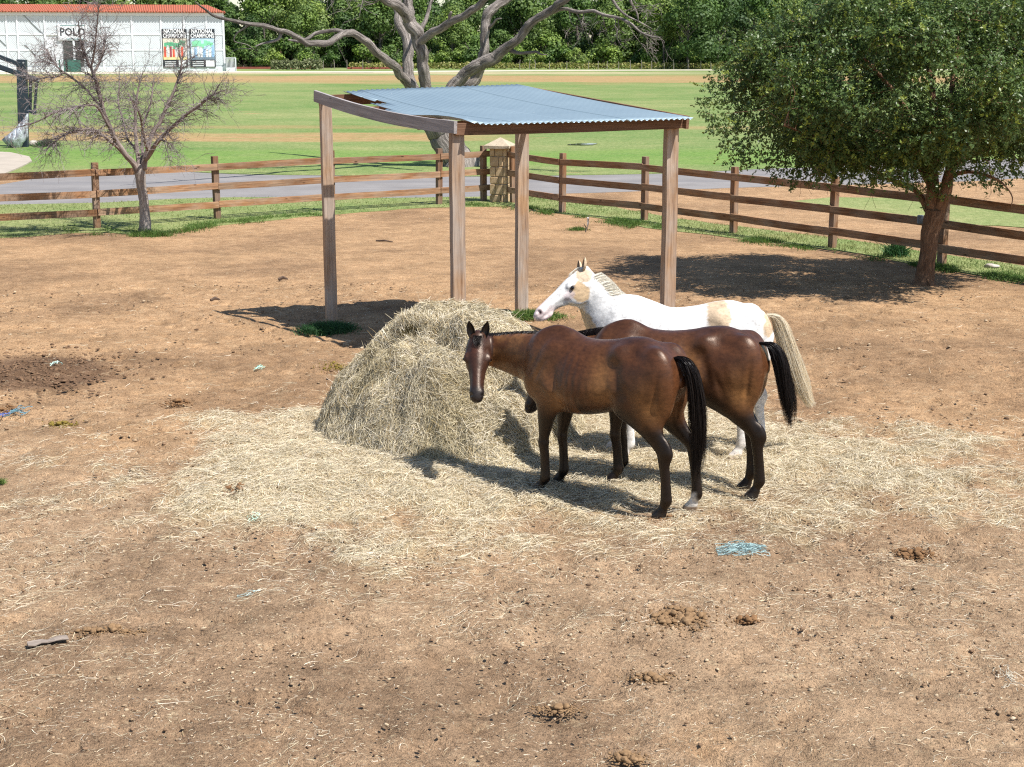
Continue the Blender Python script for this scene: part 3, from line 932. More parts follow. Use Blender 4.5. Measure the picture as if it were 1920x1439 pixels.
t_ = NT('galvanised_sheet')
co_ = t_.coord('Object')
n_ = t_.noise(co_, 1.3, 5, 0.6)
c_ = t_.ramp(n_, [(0.3, (0.270, 0.355, 0.405)), (0.7, (0.320, 0.410, 0.455))])  # bluish base: reflected sky is put into the sheet's colour
c_ = t_.mix(t_.ramp(t_.noise(t_.mapping(co_, (1.2, 1.2, 1.2), (4, 1, 0)), 5.0, 5, 0.7), [(0.66, 0), (0.78, 0.5)]), c_, (0.55, 0.60, 0.62))
c_ = t_.mix(t_.ramp(t_.voronoi(co_, 5.5), [(0.02, 0.9), (0.05, 0.0)]), c_, (0.80, 0.84, 0.86))
t_.set(c_, 0.42, 0.35, 0.5)
t_.bump(n_, 0.15, 0.01)
M_TIN = t_.m
def tin_sheet(u0, u1, lift0=0.0, lift1=0.0, s0=-.10, s1=1.07, tear=False, dz=0.0):
    """one corrugated sheet from u0 to u1 (metres along the low edge), running up the slope"""
    W = (PR - PM).length; 
    pitch = 0.076; amp = 0.0105
    nu = max(6, int((u1 - u0) / pitch * 8)); ns = 14
    V, F = [], []
    for j in range(ns + 1):
        s_ = s0 + (s1 - s0) * j / ns
        for i in range(nu + 1):
            u = u0 + (u1 - u0) * i / nu
            fu = u / W
            pz = (zM * (1 - fu) + zR * fu) * (1 - s_) + (zL * (1 - fu) + zB * fu) * s_
            sag = -0.055 * (1 - fu) ** 2 * 4 * max(0, min(1, s_)) * (1 - max(0, min(1, s_))) - .02 * 4 * max(0, min(1, s_)) * (1 - max(0, min(1, s_)))
            p = PM * (1 - fu) + PR * fu
            q = PL * (1 - fu) + PB * fu
            g = p + (q - p) * s_
            e = max(0, 1 - (u - u0) / 0.22)
            l = (lift0 * (1 - s_) + lift1 * s_) * e ** 1.5 * (0.55 + 0.45 * math.sin(s_ * 9 + u0 * 5))
            V.append((g.x - O.x, g.y - O.y, pz + 0.118 + dz + sag + amp * math.sin(2 * math.pi * u / pitch) + l))
    for j in range(ns):
        for i in range(nu):
            a = j * (nu + 1) + i
            if tear and ((j >= 10 and i < nu * (.62 - .06 * (j - 10) + .05 * math.sin(j * 4))) or (j in (8, 9) and i < nu * .18)): continue
            F.append((a, a + 1, a + nu + 2, a + nu + 1))
    o = np_mesh('roof_sheet', V, F, M_TIN, sroot, True)
    md = o.modifiers.new('thickness', 'SOLIDIFY'); md.thickness = 0.003; md.offset = 0
    return o
Wd = (PR - PM).length
tin_sheet(0.05, 0.60, .08, .03, -.085, 1.05, True, 0.0)
tin_sheet(0.56, 1.36, 0, 0, -.10, 1.065, False, 0.006)
tin_sheet(1.31, 2.12, 0, 0, -.095, 1.075, False, 0.001)
tin_sheet(2.07, Wd + .07, 0, 0, -.105, 1.07, False, 0.004)
# ------------------------------------------------------------------ white lattice grandstand in the distance
BD = 229.0                       # distance of its front
bx1 = at_y(421, 120, BD).x       # right end
ppm = FPX / BD                   # photo pixels per metre there (about 13)
def bpt(px, py): 
    q = at_y(px, py, BD)
    return q.x, q.z
zbase = 0.0
zeave = bpt(421, 24)[1]
zridge = bpt(388, 7.5)[1]
xr = bpt(390, 10)[0]
bx0 = bx1 - 62.0
broot = empty('grandstand', (bx1, BD, 0))
tag(broot, 'long white lattice-sided building with a red tile roof', 'building')
OB = Vector((bx1, BD, 0))
M_WHITE = simple('white_paint', (0.70, 0.725, 0.74), 0.55, 0, 0.05, 0.6)
t_ = NT('white_lattice')
p_ = t_.coord('Object')
def lat_(ax, rot):
    m = t_.n.new('ShaderNodeMapping'); m.inputs['Rotation'].default_value = (0, rot, 0)
    t_.l.new(p_, m.inputs['Vector'])
    w = t_.n.new('ShaderNodeTexWave'); w.wave_type = 'BANDS'; w.bands_direction = 'X'; w.wave_profile = 'TRI'
    w.inputs['Scale'].default_value = 1.9
    t_.l.new(m.outputs[0], w.inputs['Vector'])
    return t_.ramp(w.outputs['Fac'], [(0.50, 0.0), (0.56, 1.0)])
holes = t_.math('MULTIPLY', lat_(0, R(45)), lat_(0, R(-45)))
var_ = t_.ramp(t_.noise(t_.mapping(p_, (0.12, 1, 0.3)), 1.0, 3, 0.6), [(0.35, (0.16, 0.22, 0.22)), (0.65, (0.34, 0.42, 0.42))])
c_ = t_.mix(holes, (0.66, 0.69, 0.71), var_)
t_.set(c_, 0.7, 0, 0.2)
M_LATT = t_.m
def bbox(name, x0, x1, y0, y1, z0, z1, mat, parent=None, bev=0.0):
    m = MB(); m.box(((x0 + x1) / 2 - OB.x, (y0 + y1) / 2 - OB.y, (z0 + z1) / 2), (x1 - x0, y1 - y0, z1 - z0), None, bev)
    return m.build(name, mat, parent or broot)
bbox('wall', bx0, bx1 - .02, BD + 0.06, BD + 16, 0, zeave - .05, M_WHITE)
# bays: panels of lattice between white posts and rails
px_posts = [-430, -330, -240, -150, -90, -45, -8, 28.5, 47.5, 96, 146, 198, 252, 305, 347, 388, 419]
rows_z = [0.75, 3.0, 5.1, zeave - 0.45]
xs_ = [bpt(p, 60)[0] for p in px_posts]
DOOR = (bpt(127, 75)[0], bpt(165, 137)[0])
for i in range(len(xs_) - 1):
    for j in range(3):
        x0, x1 = xs_[i] + .16, xs_[i + 1] - .16
        if x1 - x0 < 0.5: continue
        if j < 2 and DOOR[0] - .4 < (x0 + x1) / 2 < DOOR[1] + .4: continue
        bbox('lattice_panel', x0, x1, BD - .02, BD + .05, rows_z[j] + .13, rows_z[j + 1] - .13, M_LATT)
for x in xs_:
    bbox('corner_post', x - .14, x + .14, BD - .10, BD + .055, 0, zeave - .46, M_WHITE)
for z in rows_z[1:3]:
    for i in range(len(xs_) - 1):
        if z < 4 and DOOR[0] - .4 < (xs_[i] + xs_[i + 1]) / 2 < DOOR[1] + .4: continue
        bbox('cross_rail', xs_[i] + .145, xs_[i + 1] - .145, BD - .07, BD + .055, z - .12, z + .12, M_WHITE)
bbox('fascia', bx0, bx1 + .1, BD - .14, BD + .05, zeave - .44, zeave - .02, M_WHITE)
bbox('skirt_board', bx0, bx1 + .02, BD - .06, BD + .055, 0.0, 0.72, M_WHITE)
# dark diagonal braces seen behind the lattice
M_DARKGAP = simple('dark_opening', (0.06, 0.065, 0.06), 0.9, 0, 0.3, 1)
for (a, b, c, d) in ((57, 29, 94, 66), (0, 58, 27, 86), (60, 84, 80, 104)):
    x0, z0 = bpt(a, b); x1, z1 = bpt(c, d)
    board('brace', Vector((x0, BD - .035, z0)), Vector((x1, BD - .035, z1)), 0.12, 0.05, M_DARKGAP, broot, up=(0, -1, 0), ppos=OB)
# roof: tiled hip
t_ = NT('red_tiles')
p_ = t_.coord('Object')
w_ = t_.n.new('ShaderNodeTexWave'); w_.wave_type = 'BANDS'; w_.bands_direction = 'X'; w_.inputs['Scale'].default_value = 1.3
t_.l.new(p_, w_.inputs['Vector'])
c_ = t_.ramp(t_.noise(t_.mapping(p_, (3.0, 6, 6)), 1.0, 4, 0.7), [(0.3, (0.33, 0.085, 0.045)), (0.7, (0.52, 0.165, 0.095))])
c_ = t_.mix(0.5, c_, t_.ramp(w_.outputs['Fac'], [(0.1, 0.6), (0.6, 1.1)]), 'MULTIPLY')
t_.set(c_, 0.8, 0, 0.2); t_.bump(w_.outputs['Fac'], 0.8, 0.15)
M_TILE = t_.m
rw = 7.0
V = [(bx0 - OB.x, -0.55, zeave), (0.45, -0.55, zeave), (xr - OB.x, rw, zridge), (bx0 - OB.x, rw, zridge), (0.45, 16.5, zeave), (bx0 - OB.x, 16.5, zeave)]
me = bpy.data.meshes.new('roof')
me.from_pydata(V, [], [(0, 1, 2, 3), (1, 4, 2), (4, 5, 3, 2), (0, 3, 5), (0, 5, 4, 1)])
roof = link_mesh('roof', me, M_TILE, broot)
# tile courses along the eave, each end proud
mb = MB()
for k in range(150):
    x = -k * 0.40
    mb.tube([(x + .2, -0.62, zeave + .02), (x + .2, -0.30, zeave + .13)], [0.13, 0.13], 6)
tl = mb.build('eave_tiles', M_TILE, roof); tl['kind'] = 'stuff'
# doorway with dark interior and small porch rail
x0, z1 = bpt(128, 77); x1, _ = bpt(164, 77)
bbox('doorway', x0, x1, BD - .06, BD + .05, 0.05, z1, M_DARKGAP)
M_GREENP = simple('green_board', (0.05, 0.14, 0.11), 0.7, 0, 0.2, 1)
_, zt = bpt(140, 112); xa, _ = bpt(136, 112); xb, _ = bpt(159, 112)
bbox('counter', xa, xb, BD - .30, BD - .07, 0.05, zt, M_GREENP)
xa, zt = bpt(123, 112)
for q in (122.5, 131):
    xa, zt = bpt(q, 112)
    bbox('bollard', xa - .1, xa + .1, BD - 1.1, BD - .9, 0, zt, M_GREENP)
# sign and the two banners
def text_mesh(s, size, bold=0.0, xscale=1.0):
    cu = bpy.data.curves.new('lettering', 'FONT')
    cu.body = s; cu.size = size; cu.align_x = 'CENTER'; cu.align_y = 'CENTER'; cu.offset = bold; cu.resolution_u = 2
    tmp = bpy.data.objects.new('lettering', cu); C.objects.link(tmp)
    dg = bpy.context.evaluated_depsgraph_get()
    me = bpy.data.meshes.new_from_object(tmp.evaluated_get(dg))
    bpy.data.objects.remove(tmp); bpy.data.curves.remove(cu)
    for v in me.vertices: v.co.x *= xscale
    return me
def letters(s, x, z, size, mat, parent, dy, bold=0.0, width=None):
    me = text_mesh(s, size, bold)
    if width:
        xs2 = [v.co.x for v in me.vertices]; w = max(xs2) - min(xs2)
        for v in me.vertices: v.co.x *= width / w
    o = link_mesh('lettering', me, mat, parent)
    o.rotation_euler = (math.pi / 2, 0, 0)
    o.location = (x, dy, z)
    return o
M_BLACKP = simple('black_print', (0.022, 0.028, 0.034), 0.6, 0, 0.2, 1)
M_WHITEP = simple('white_print', (0.82, 0.83, 0.83), 0.6, 0, 0.03, 1)
sx0, sz0 = bpt(119, 76); sx1, sz1 = bpt(171, 46)
sg = empty('club_sign', ((sx0 + sx1) / 2, BD - .12, (sz0 + sz1) / 2)); tag(sg, 'white sign board reading POLO above the dark doorway', 'sign')
m = MB(); m.box((0, 0, 0), (sx1 - sx0, .06, sz1 - sz0)); m.build('board', M_WHITE, sg)
letters('POLO', 0, -0.02, 1.45, M_BLACKP, sg, -.05, 0.03, 3.3)
m = MB(); m.box((0, -.045, 0.92), (3.2, .02, .07)); m.box((0.3, -.045, -0.92), (2.2, .02, .10)); m.build('rule', simple('teal_print', (0.12, 0.3, 0.3), .6), sg)

def banner(a, b, c, d, label, palette, seed, wbox):
    x0, z1 = bpt(a, b); x1, z0 = bpt(c, d)
    W, Hh = x1 - x0, z1 - z0
    e = empty('banner', ((x0 + x1) / 2, BD - .13, (z0 + z1) / 2))
    tag(e, label, 'banner', None)
    m = MB(); m.box((0, 0, 0), (W, .05, Hh)); m.build('cloth', M_BLACKP, e)
    letters('NATIONAL', 0.02, Hh * .440, .80, M_WHITEP, e, -.036, .02, W * .86)
    letters('CHAMPIONS', 0.02, Hh * .322, .80, M_WHITEP, e, -.036, .02, W * .93)
    # generic printed group picture: plain field and simple players in coloured shirts
    ph0, ph1 = -Hh * .30, Hh * .255
    m = MB(); m.box((0, -.030, (ph0 + ph1) / 2), (W * .95, .008, ph1 - ph0)); m.build('picture', palette['bg'], e)
    m = MB(); m.box((0, -.036, ph0 + .28), (W * .95, .004, .55)); m.build('picture_ground', palette['gr'], e)
    rr = random.Random(seed)
    m = MB(); 
    for k in range(7): m.box((-W * .36 + k * W * .12, -.036, ph1 - .85 + rr.uniform(-.2, .25)), (W * .13, .004, rr.uniform(.5, .9)))
    o = m.build('picture_trees', palette['tr'], e); o['kind'] = 'stuff'
    for q, nm in ((0, 'shirt'), (1, 'shirt'), (2, 'shirt')):
        m = MB()
        for k in range(q, 8, 3):
            hgt = rr.uniform(1.0, 1.7)
            m.box((-W * .40 + k * W * .115, -.042, ph0 + .35 + hgt / 2), (W * .085, .004, hgt))
        o = m.build(nm, palette['sh'][q], e); o['kind'] = 'stuff'
    # captions: white rules on the black foot, and a white panel
    m = MB()
    for k in range(3): m.box((-W * .20, -.030, -Hh * .355 - k * .27), (W * .44, .008, .10))
    o = m.build('caption', M_WHITEP, e); o['kind'] = 'stuff'
    m = MB(); m.box((W * .28, -.030, -Hh * .40), (W * wbox, .008, Hh * .16)); m.build('caption_panel', M_WHITEP, e)
def fl(n, c): return simple(n, c, .6, 0, .25, 1.2)
pal1 = dict(bg=fl('print_cream', (.62, .58, .48)), gr=fl('print_straw', (.66, .58, .30)), tr=fl('print_green', (.10, .42, .22)),
            sh=[fl('print_red', (.62, .09, .05)), fl('print_pale', (.62, .60, .60)), fl('print_maroon', (.30, .06, .08))])
pal2 = dict(bg=fl('print_sky', (.45, .62, .74)), gr=fl('print_slate', (.16, .22, .27)), tr=fl('print_mint', (.22, .62, .36)),
            sh=[fl('print_white', (.74, .76, .76)), fl('print_blue', (.25, .42, .62)), fl('print_white2', (.70, .74, .74))])
banner(305.5, 55, 354, 126.5, 'black NATIONAL CHAMPIONS banner with a red-shirted group picture', pal1, 3, .30)
banner(356, 55, 405, 126.5, 'black NATIONAL CHAMPIONS banner with a pale blue group picture, nearer the building corner', pal2, 5, .34)
# side steps with a white railing
x0, z0 = bpt(424, 130); x1, z1 = bpt(441, 109)
st = empty('porch_steps', (x0, BD - .5, 0)); tag(st, 'small white porch with railing at the corner of the lattice building', 'porch')
m = MB(); m.box(((x1 - x0) / 2, .7, .28), (x1 - x0, 1.4, .56)); m.build('deck', M_WHITE, st)
for k in range(8):
    m = MB(); m.box((.06 + k * (x1 - x0 - .12) / 7, 0, .58 + (z1 - .6) / 2), (.07, .07, z1 - .62)); m.build('baluster', M_WHITE, st)
m = MB(); m.box(((x1 - x0) / 2, 0, z1), (x1 - x0 + .1, .12, .10)); m.build('handrail', M_WHITE, st)
m = MB(); m.box((x1 - x0 + .02, -.02, z1 / 2), (.12, .12, z1)); m.build('newel_post', M_WHITE, st)

# low red boards beyond the white track, wire-fence posts, shrubs are in the tree file
M_RED = simple('red_board', (0.26, 0.07, 0.05), 0.8, 0, 0.25, 2)
for i, (a, b, y) in enumerate(((436, 592, 128.6), (651, 760, 128.9))):
    p0 = at(a, y + 1.4); p1 = at(b, y + 1.4)
    m = MB(); m.box(((p1.x - p0.x) / 2, 0, .16), (p1.x - p0.x, .12, .34), None, .02)
    o = m.build('red_board', M_RED); o.location = (p0.x, p0.y, 0)
    tag(o, ('low red side board lying along the field beside the white porch', 'low red side board lying along the field behind the big dead tree')[i], 'board', 'red side boards of the field')

# the whole stand is turned a little so that only its long side shows from the yard
for o in (broot, sg, st) + tuple(o for o in C.objects if o.name.startswith('banner') and o.parent is None):
    d = Vector((o.location.x - bx1, o.location.y - BD, 0)); d.rotate(Matrix.Rotation(R(11), 3, 'Z'))
    o.location.x = bx1 + d.x; o.location.y = BD + d.y; o.rotation_euler.z = R(11)
# ------------------------------------------------------------------ bark
def bark(name, a, b, scale=9, bump=0.9, stretch=0.25, dist=0.05):
    t = NT(name)
    at_ = t.n.new('ShaderNodeAttribute'); at_.attribute_name = 'bk'; p = at_.outputs['Vector']
    f = t.noise(t.mapping(p, (scale, scale, scale * stretch)), 1.0, 5, 0.65, 0.8)
    g = t.noise(p, scale * 4, 4, 0.7)
    c = t.ramp(f, [(0.3, a), (0.55, tuple((x + y) / 2 for x, y in zip(a, b))), (0.72, b)])
    c = t.mix(0.7, c, t.ramp(g, [(0.3, 0.65), (0.7, 1.2)]), 'MULTIPLY')
    t.set(c, 0.9, 0, 0.15)
    t.bump(t.math('ADD', f, t.math('MULTIPLY', g, 0.4)), bump, dist)
    return t.m
M_DEADBARK = bark('dead_tree_bark', (0.072, 0.060, 0.052), (0.56, 0.495, 0.44), 8.0, 1.0, 0.22, 0.12)
M_SMALLBARK = bark('grey_bark', (0.18, 0.148, 0.125), (0.49, 0.425, 0.37), 16, 0.8, 0.25, 0.03)
M_BRANCH = bark('branch_bark', (0.120, 0.092, 0.080), (0.36, 0.295, 0.26), 18, 0.8, 0.25, 0.03)
M_TWIG = bark('twig_bark', (0.150, 0.122, 0.116), (0.31, 0.265, 0.255), 30, 0.3, 0.5, 0.01)
M_OAKBARK = bark('red_brown_bark', (0.085, 0.048, 0.030), (0.33, 0.195, 0.115), 13, 0.9, 0.35, 0.03)
M_WOODS = bark('woods_bark', (0.06, 0.05, 0.04), (0.22, 0.19, 0.16), 2, 0.5, 0.3, 0.05)

def limb_px(mb, pts, Y, rs=1.0, n=9, sub=4, jit=0.06, wob=0.0, minr=0.0):
    """pts rows: px, py, depth offset (m), radius px"""
    rows = []
    for px, py, dy, r in pts:
        q = at_y(px, py, Y + dy)
        rows.append((q.x, q.y, q.z, max(minr, r * rs * (Y + dy) / FPX)))
    c = catmull(np.array(rows), sub)
    P = [Vector(r[:3]) for r in c]
    if wob:
        for i in range(1, len(P) - 1):
            k = c[i][3]
            P[i] = P[i] + Vector((mnoise.noise(P[i] * 2.3), mnoise.noise(P[i] * 2.3 + Vector((9, 0, 0))), mnoise.noise(P[i] * 2.3 + Vector((0, 9, 0))))) * wob * k
    mb.tube(P, [max(minr, r[3]) for r in c], n, True, jit)
    return P, [r[3] for r in c]

def grow(mb, p, d, L, r, depth, rr, spread=0.6, n=3, up=0.1, nseg=4, kids=3, minr=0.0025, droop=0.0):
    pts = [p.copy()]; rads = [r]
    q = p.copy(); dd = d.normalized()
    for i in range(nseg):
        dd = (dd + Vector((rr.gauss(0, .22), rr.gauss(0, .22), rr.gauss(0, .22) + up - droop))).normalized()
        q = q + dd * (L / nseg)
        pts.append(q.copy()); rads.append(max(minr, r * (1 - 0.75 * (i + 1) / nseg)))
    mb.tube(pts, rads, n, False)
    if depth > 0:
        for k in range(kids):
            i = rr.randint(1, nseg)
            nd = (dd + Vector((rr.gauss(0, 1), rr.gauss(0, 1), rr.gauss(0, .8))) * spread).normalized()
            grow(mb, pts[i], nd, L * rr.uniform(.45, .75), max(minr, rads[i] * .62), depth - 1, rr, spread, n, up, max(2, nseg - 1), kids, minr, droop)

# ------------------------------------------------------------------ big dead tree behind the shelter
DY = 53.0
droot_p = at_y(856, 309, DY)
dtree = empty('dead_tree', (droot_p.x, DY, 0))
tag(dtree, 'big leafless grey tree with twisted limbs behind the shelter roof', 'tree')
OD = Vector((droot_p.x, DY, 0))
def local(mb, O):
    mb.v = [(v[0] - O.x, v[1] - O.y, v[2] - O.z) for v in mb.v]
    return mb
m = MB()
limb_px(m, [(862, 322, 0, 44), (857, 309, 0, 34), (846, 285, 0, 28), (832, 258, 0, 26), (818, 235, 0, 26), (806, 212, 0, 25), (798, 190, 0, 24)], DY, 1, 18, 5, .07, .4)
local(m, OD).build('trunk', M_DEADBARK, dtree, True)
def dl_(pts, n=11, sub=5, wob=.5, name='limb'):
    m = MB(); limb_px(m, pts, DY, .78, n + 3, sub + 1, .10, wob * 1.1, .006); local(m, OD).build(name, M_DEADBARK, dtree, True)
dl_([(800, 205, 0, 22), (783, 180, .3, 17), (770, 155, .6, 14), (766, 125, .9, 13), (764, 95, 1.1, 12.5), (757, 60, 1.4, 12), (748, 25, 1.8, 11), (742, -30, 2.4, 10), (730, -110, 3.2, 7), (722, -190, 3.8, 4)], 14)
dl_([(803, 205, -.2, 17), (799, 165, -.5, 14), (795, 130, -.7, 13.5), (790, 100, -.8, 14), (785, 75, -.9, 15), (776, 50, -.9, 16), (767, 25, -.8, 15), (763, 0, -.8, 11), (766, -50, -.8, 9.5), (775, -120, -.9, 7), (778, -200, -1, 4)], 14)
dl_([(772, 38, -.8, 14), (758, 22, -1.2, 12.5), (742, 12, -1.6, 11.5), (722, -4, -2.0, 10), (690, -40, -2.6, 8), (650, -80, -3.2, 5), (620, -130, -3.6, 2.5)], 11)
dl_([(787, 84, -.9, 11), (800, 70, -1.1, 10), (822, 55, -1.5, 9.6), (850, 40, -2.0, 9), (880, 22, -2.5, 8.5), (912, -4, -3.0, 8), (960, -50, -3.6, 6), (1010, -110, -4.2, 3)], 11)
dl_([(786, 62, -.6, 5.5), (797, 42, -.3, 5), (803, 22, 0, 4.2), (810, 2, .3, 3.6), (822, -30, .6, 2.5), (830, -80, .9, 1)], 8)
dl_([(842, 45, -1.9, 4), (843, 30, -2.0, 4.2), (846, 23, -2.1, 3)], 7, 3)
# left sweeping limb
dl_([(798, 200, 0, 16), (775, 168, -.6, 13), (757, 148, -1.2, 11), (742, 130, -1.7, 10.5), (718, 108, -2.4, 10), (695, 86, -3.0, 9.5), (672, 69, -3.5, 9), (648, 64, -3.9, 8), (632, 72, -4.2, 7.5), (612, 80, -4.5, 7.5), (588, 82, -4.8, 7.5), (573, 80, -5.1, 7), (560, 71, -5.4, 6.5), (542, 62, -5.8, 6), (520, 56, -6.2, 5.2), (498, 49, -6.6, 5), (470, 46, -7.0, 4.6), (445, 41, -7.4, 4.2), (420, 36, -7.8, 3.8), (400, 29, -8.1, 3.2), (384, 18, -8.4, 2.5), (366, 4, -8.8, 1.4)], 11)
dl_([(655, 64, -3.8, 5), (632, 58, -4.0, 4.6), (612, 60, -4.1, 4.4), (592, 64, -4.2, 4.4), (578, 72, -4.3, 4.2), (560, 78, -4.4, 3.6), (540, 75, -4.5, 2)], 8)
dl_([(528, 62, -6.0, 4), (522, 73, -6.0, 3.6), (505, 79, -6.1, 2.8), (490, 83, -6.2, 2), (478, 88, -6.3, 1)], 7)
dl_([(470, 46, -7.0, 2.4), (445, 62, -6.6, 1.6), (440, 78, -6.4, 1.2), (463, 84, -6.3, .9), (480, 96, -6.2, .5)], 6, 4, .5, 'twig')
dl_([(470, 92, -6.6, .9), (446, 92, -6.8, .8), (424, 104, -7.0, .5)], 5, 3, .5, 'twig')
# right pair
dl_([(806, 225, .4, 20), (826, 195, .3, 17), (845, 166, .2, 15), (862, 148, .1, 14), (879, 131, 0, 14), (905, 116, -.2, 15), (922, 108, -.3, 15), (940, 98, -.5, 12.5), (965, 78, -.8, 10.5), (986, 55, -1.0, 10), (1001, 39, -1.2, 10), (1027, 23, -1.5, 9.5), (1045, 9, -1.8, 9), (1065, -6, -2.1, 8), (1100, -40, -2.6, 6), (1130, -100, -3.2, 3)], 14)
dl_([(840, 205, .9, 17), (868, 178, .9, 14), (886, 158, .8, 13), (896, 140, .8, 12), (903, 115, .7, 11.5), (907, 90, .7, 11), (909, 65, .7, 10.5), (908, 45, .8, 11), (916, 22, .9, 12), (932, 8, 1.0, 10), (958, -4, 1.2, 9), (990, -30, 1.5, 7), (1010, -90, 2.0, 4)], 13)
dl_([(916, 52, .7, 4), (924, 46, .5, 3.4), (931, 38, .3, 2.6), (940, 35, .1, 1.5)], 6, 3)
dl_([(958, 96, -.6, 6), (972, 100, -.8, 4), (990, 99, -1.0, 3.6), (1006, 97, -1.2, 3.2), (1014, 102, -1.3, 2.2), (1026, 103, -1.4, 1)], 7, 3)
dl_([(1036, 22, -1.5, 6), (1050, 18, -1.7, 4.6), (1064, 17, -1.9, 4.4), (1085, 23, -2.2, 4.2), (1111, 21, -2.5, 4), (1134, 30, -2.8, 3.8), (1160, 34, -3.1, 3.6), (1181, 44, -3.4, 3.2), (1197, 57, -3.6, 2.8), (1218, 68, -3.9, 2.2), (1238, 71, -4.1, 1)], 8)
dl_([(1143, -20, -2.6, 4), (1150, 2, -2.8, 3.6), (1163, 20, -3.0, 3), (1180, 33, -3.2, 2.4), (1200, 42, -3.4, 1.6), (1222, 54, -3.6, .8)], 7)
dl_([(1176, -20, -3.4, 3.6), (1184, 6, -3.4, 3), (1194, 24, -3.4, 2.2), (1198, 44, -3.4, 1)], 7)
rr_ = random.Random(11)
m = MB()
for (a, b, dy, dx, dz, L, r) in ((1066, 18, -1.9, .3, -1, .62, .03), (1080, 24, -2.1, .5, -.8, .7, .03), (1090, 22, -2.2, .7, -.6, .5, .02), (1130, 28, -2.8, .3, -1, .7, .022), (1150, 32, -3, .6, -.8, .9, .022), (1160, 34, -3.1, .2, -1, .8, .02),
                            (1170, 40, -3.2, .7, -.7, .9, .02), (1185, 47, -3.4, .9, -.2, .8, .02), (1197, 57, -3.6, .6, -.8, .7, .016), (1205, 62, -3.7, 1, .1, .7, .016), (1215, 66, -3.8, 1, -.5, .6, .014), (1150, 5, -2.8, 1, .2, .9, .02), (1165, 22, -3, 1, .3, .9, .018),
                            (1186, 10, -3.4, 1, -.2, .8, .018), (1192, 30, -3.4, 1, .4, .6, .014), (1120, 24, -2.6, .1, -1, .6, .016), (720, -4, -2, -1, -.4, 1.0, .03), (700, -30, -2.5, -.8, -.8, 1.2, .03), (660, -70, -3, -.5, -1, 1.6, .03), (640, -80, -3, -.2, -1, 1.7, .03), (1000, -60, 1.8, .4, -.7, .6, .02), (795, 45, -.3, -.4, .8, .6, .012)):
    grow(m, at_y(a, b, DY + dy), Vector((dx, rr_.gauss(0, .4), dz)), L, r, 2, rr_, .55, 4, -.03, 5, 3, .006)
o = local(m, OD).build('twigs', M_DEADBARK, dtree, True); o['kind'] = 'stuff'

# ------------------------------------------------------------------ small bare tree at the left fence
SY = at(272, 437).y
sroot_p = at_y(272, 437, SY)
stree = empty('bare_tree', (sroot_p.x, SY, 0))
tag(stree, 'small leafless tree with a fine web of grey twigs at the left fence', 'tree')
OS = Vector((sroot_p.x, SY, 0))
m = MB()
limb_px(m, [(273, 441, 0, 15), (272, 432, 0, 12), (270, 400, 0, 9.5), (268, 370, 0, 8.8), (265, 345, 0, 9), (263, 325, 0, 10), (261, 312, 0, 8)], SY, 1, 12, 5, .06, .3)
local(m, OS).build('trunk', M_SMALLBARK, stree, True)
limbs = [
 [(262, 328, 0, 8), (250, 306, -.1, 7), (233, 287, -.2, 6.4), (217, 265, -.3, 5.8), (205, 240, -.4, 5.4), (196, 210, -.5, 5), (188, 180, -.5, 4.6), (180, 150, -.6, 4.2), (172, 130, -.6, 3.4), (162, 112, -.6, 2.6), (152, 78, -.7, 2.0), (147, 40, -.7, 1.2)],
 [(176, 142, -.5, 3.2), (186, 118, -.3, 2.6), (194, 95, -.2, 2.2), (198, 78, -.1, 1.4)],
 [(170, 128, -.6, 2.4), (176, 100, -.8, 2), (182, 50, -1, 1.5), (186, 10, -1.1, 1.0)],
 [(265, 318, .1, 7), (258, 285, .3, 4.6), (252, 250, .5, 4), (254, 210, .6, 3.2), (258, 175, .7, 2.4), (266, 140, .8, 1.4)],
 [(268, 318, 0, 8), (275, 285, 0, 6), (284, 255, .1, 5), (300, 225, .2, 4.2), (318, 190, .3, 3.6), (334, 150, .4, 2.6), (340, 118, .4, 1.8), (334, 92, .4, 1)],
 [(272, 300, -.1, 5.4), (290, 272, -.3, 4.6), (318, 245, -.5, 4.2), (345, 220, -.7, 3.6), (370, 200, -.8, 3.2), (388, 186, -.9, 2.8), (402, 176, -1, 1.8), (425, 168, -1, .8)],
 [(268, 306, .2, 4), (266, 270, .7, 3.2), (270, 235, 1, 2.6), (282, 195, 1.3, 2), (288, 150, 1.5, 1.2)],
 [(228, 285, -.2, 3.6), (205, 264, -.5, 3), (182, 247, -.7, 2.6), (160, 242, -.9, 2.6), (130, 250, -1.1, 2.2), (108, 262, -1.2, 1.8), (104, 274, -1.2, .9)],
 [(208, 246, -.4, 3.4), (186, 205, -.7, 2.8), (165, 196, -1, 2.6), (135, 203, -1.2, 2.6), (100, 212, -1.4, 2.4), (70, 228, -1.6, 1.6), (30, 240, -1.7, .8)],
 [(194, 205, -.5, 3), (165, 172, -.3, 2.6), (135, 146, -.2, 2.4), (112, 130, -.1, 2.2), (98, 112, 0, 2), (88, 92, .1, 1.2)],
 [(120, 136, -.2, 2), (104, 145, -.3, 1.8), (84, 146, -.4, 1.2), (62, 152, -.5, .7)],
 [(262, 290, .2, 3), (240, 262, .8, 2.6), (232, 230, 1.2, 2.2), (222, 190, 1.5, 1.8), (225, 150, 1.7, 1.2)],
 [(276, 282, -.2, 3), (268, 250, -.8, 2.6), (262, 215, -1.2, 2), (240, 175, -1.5, 1.4)],
 [(300, 262, -.4, 2.6), (315, 268, -.7, 1.6), (322, 274, -.9, .8)],
]
rr_ = random.Random(5)
seeds = []
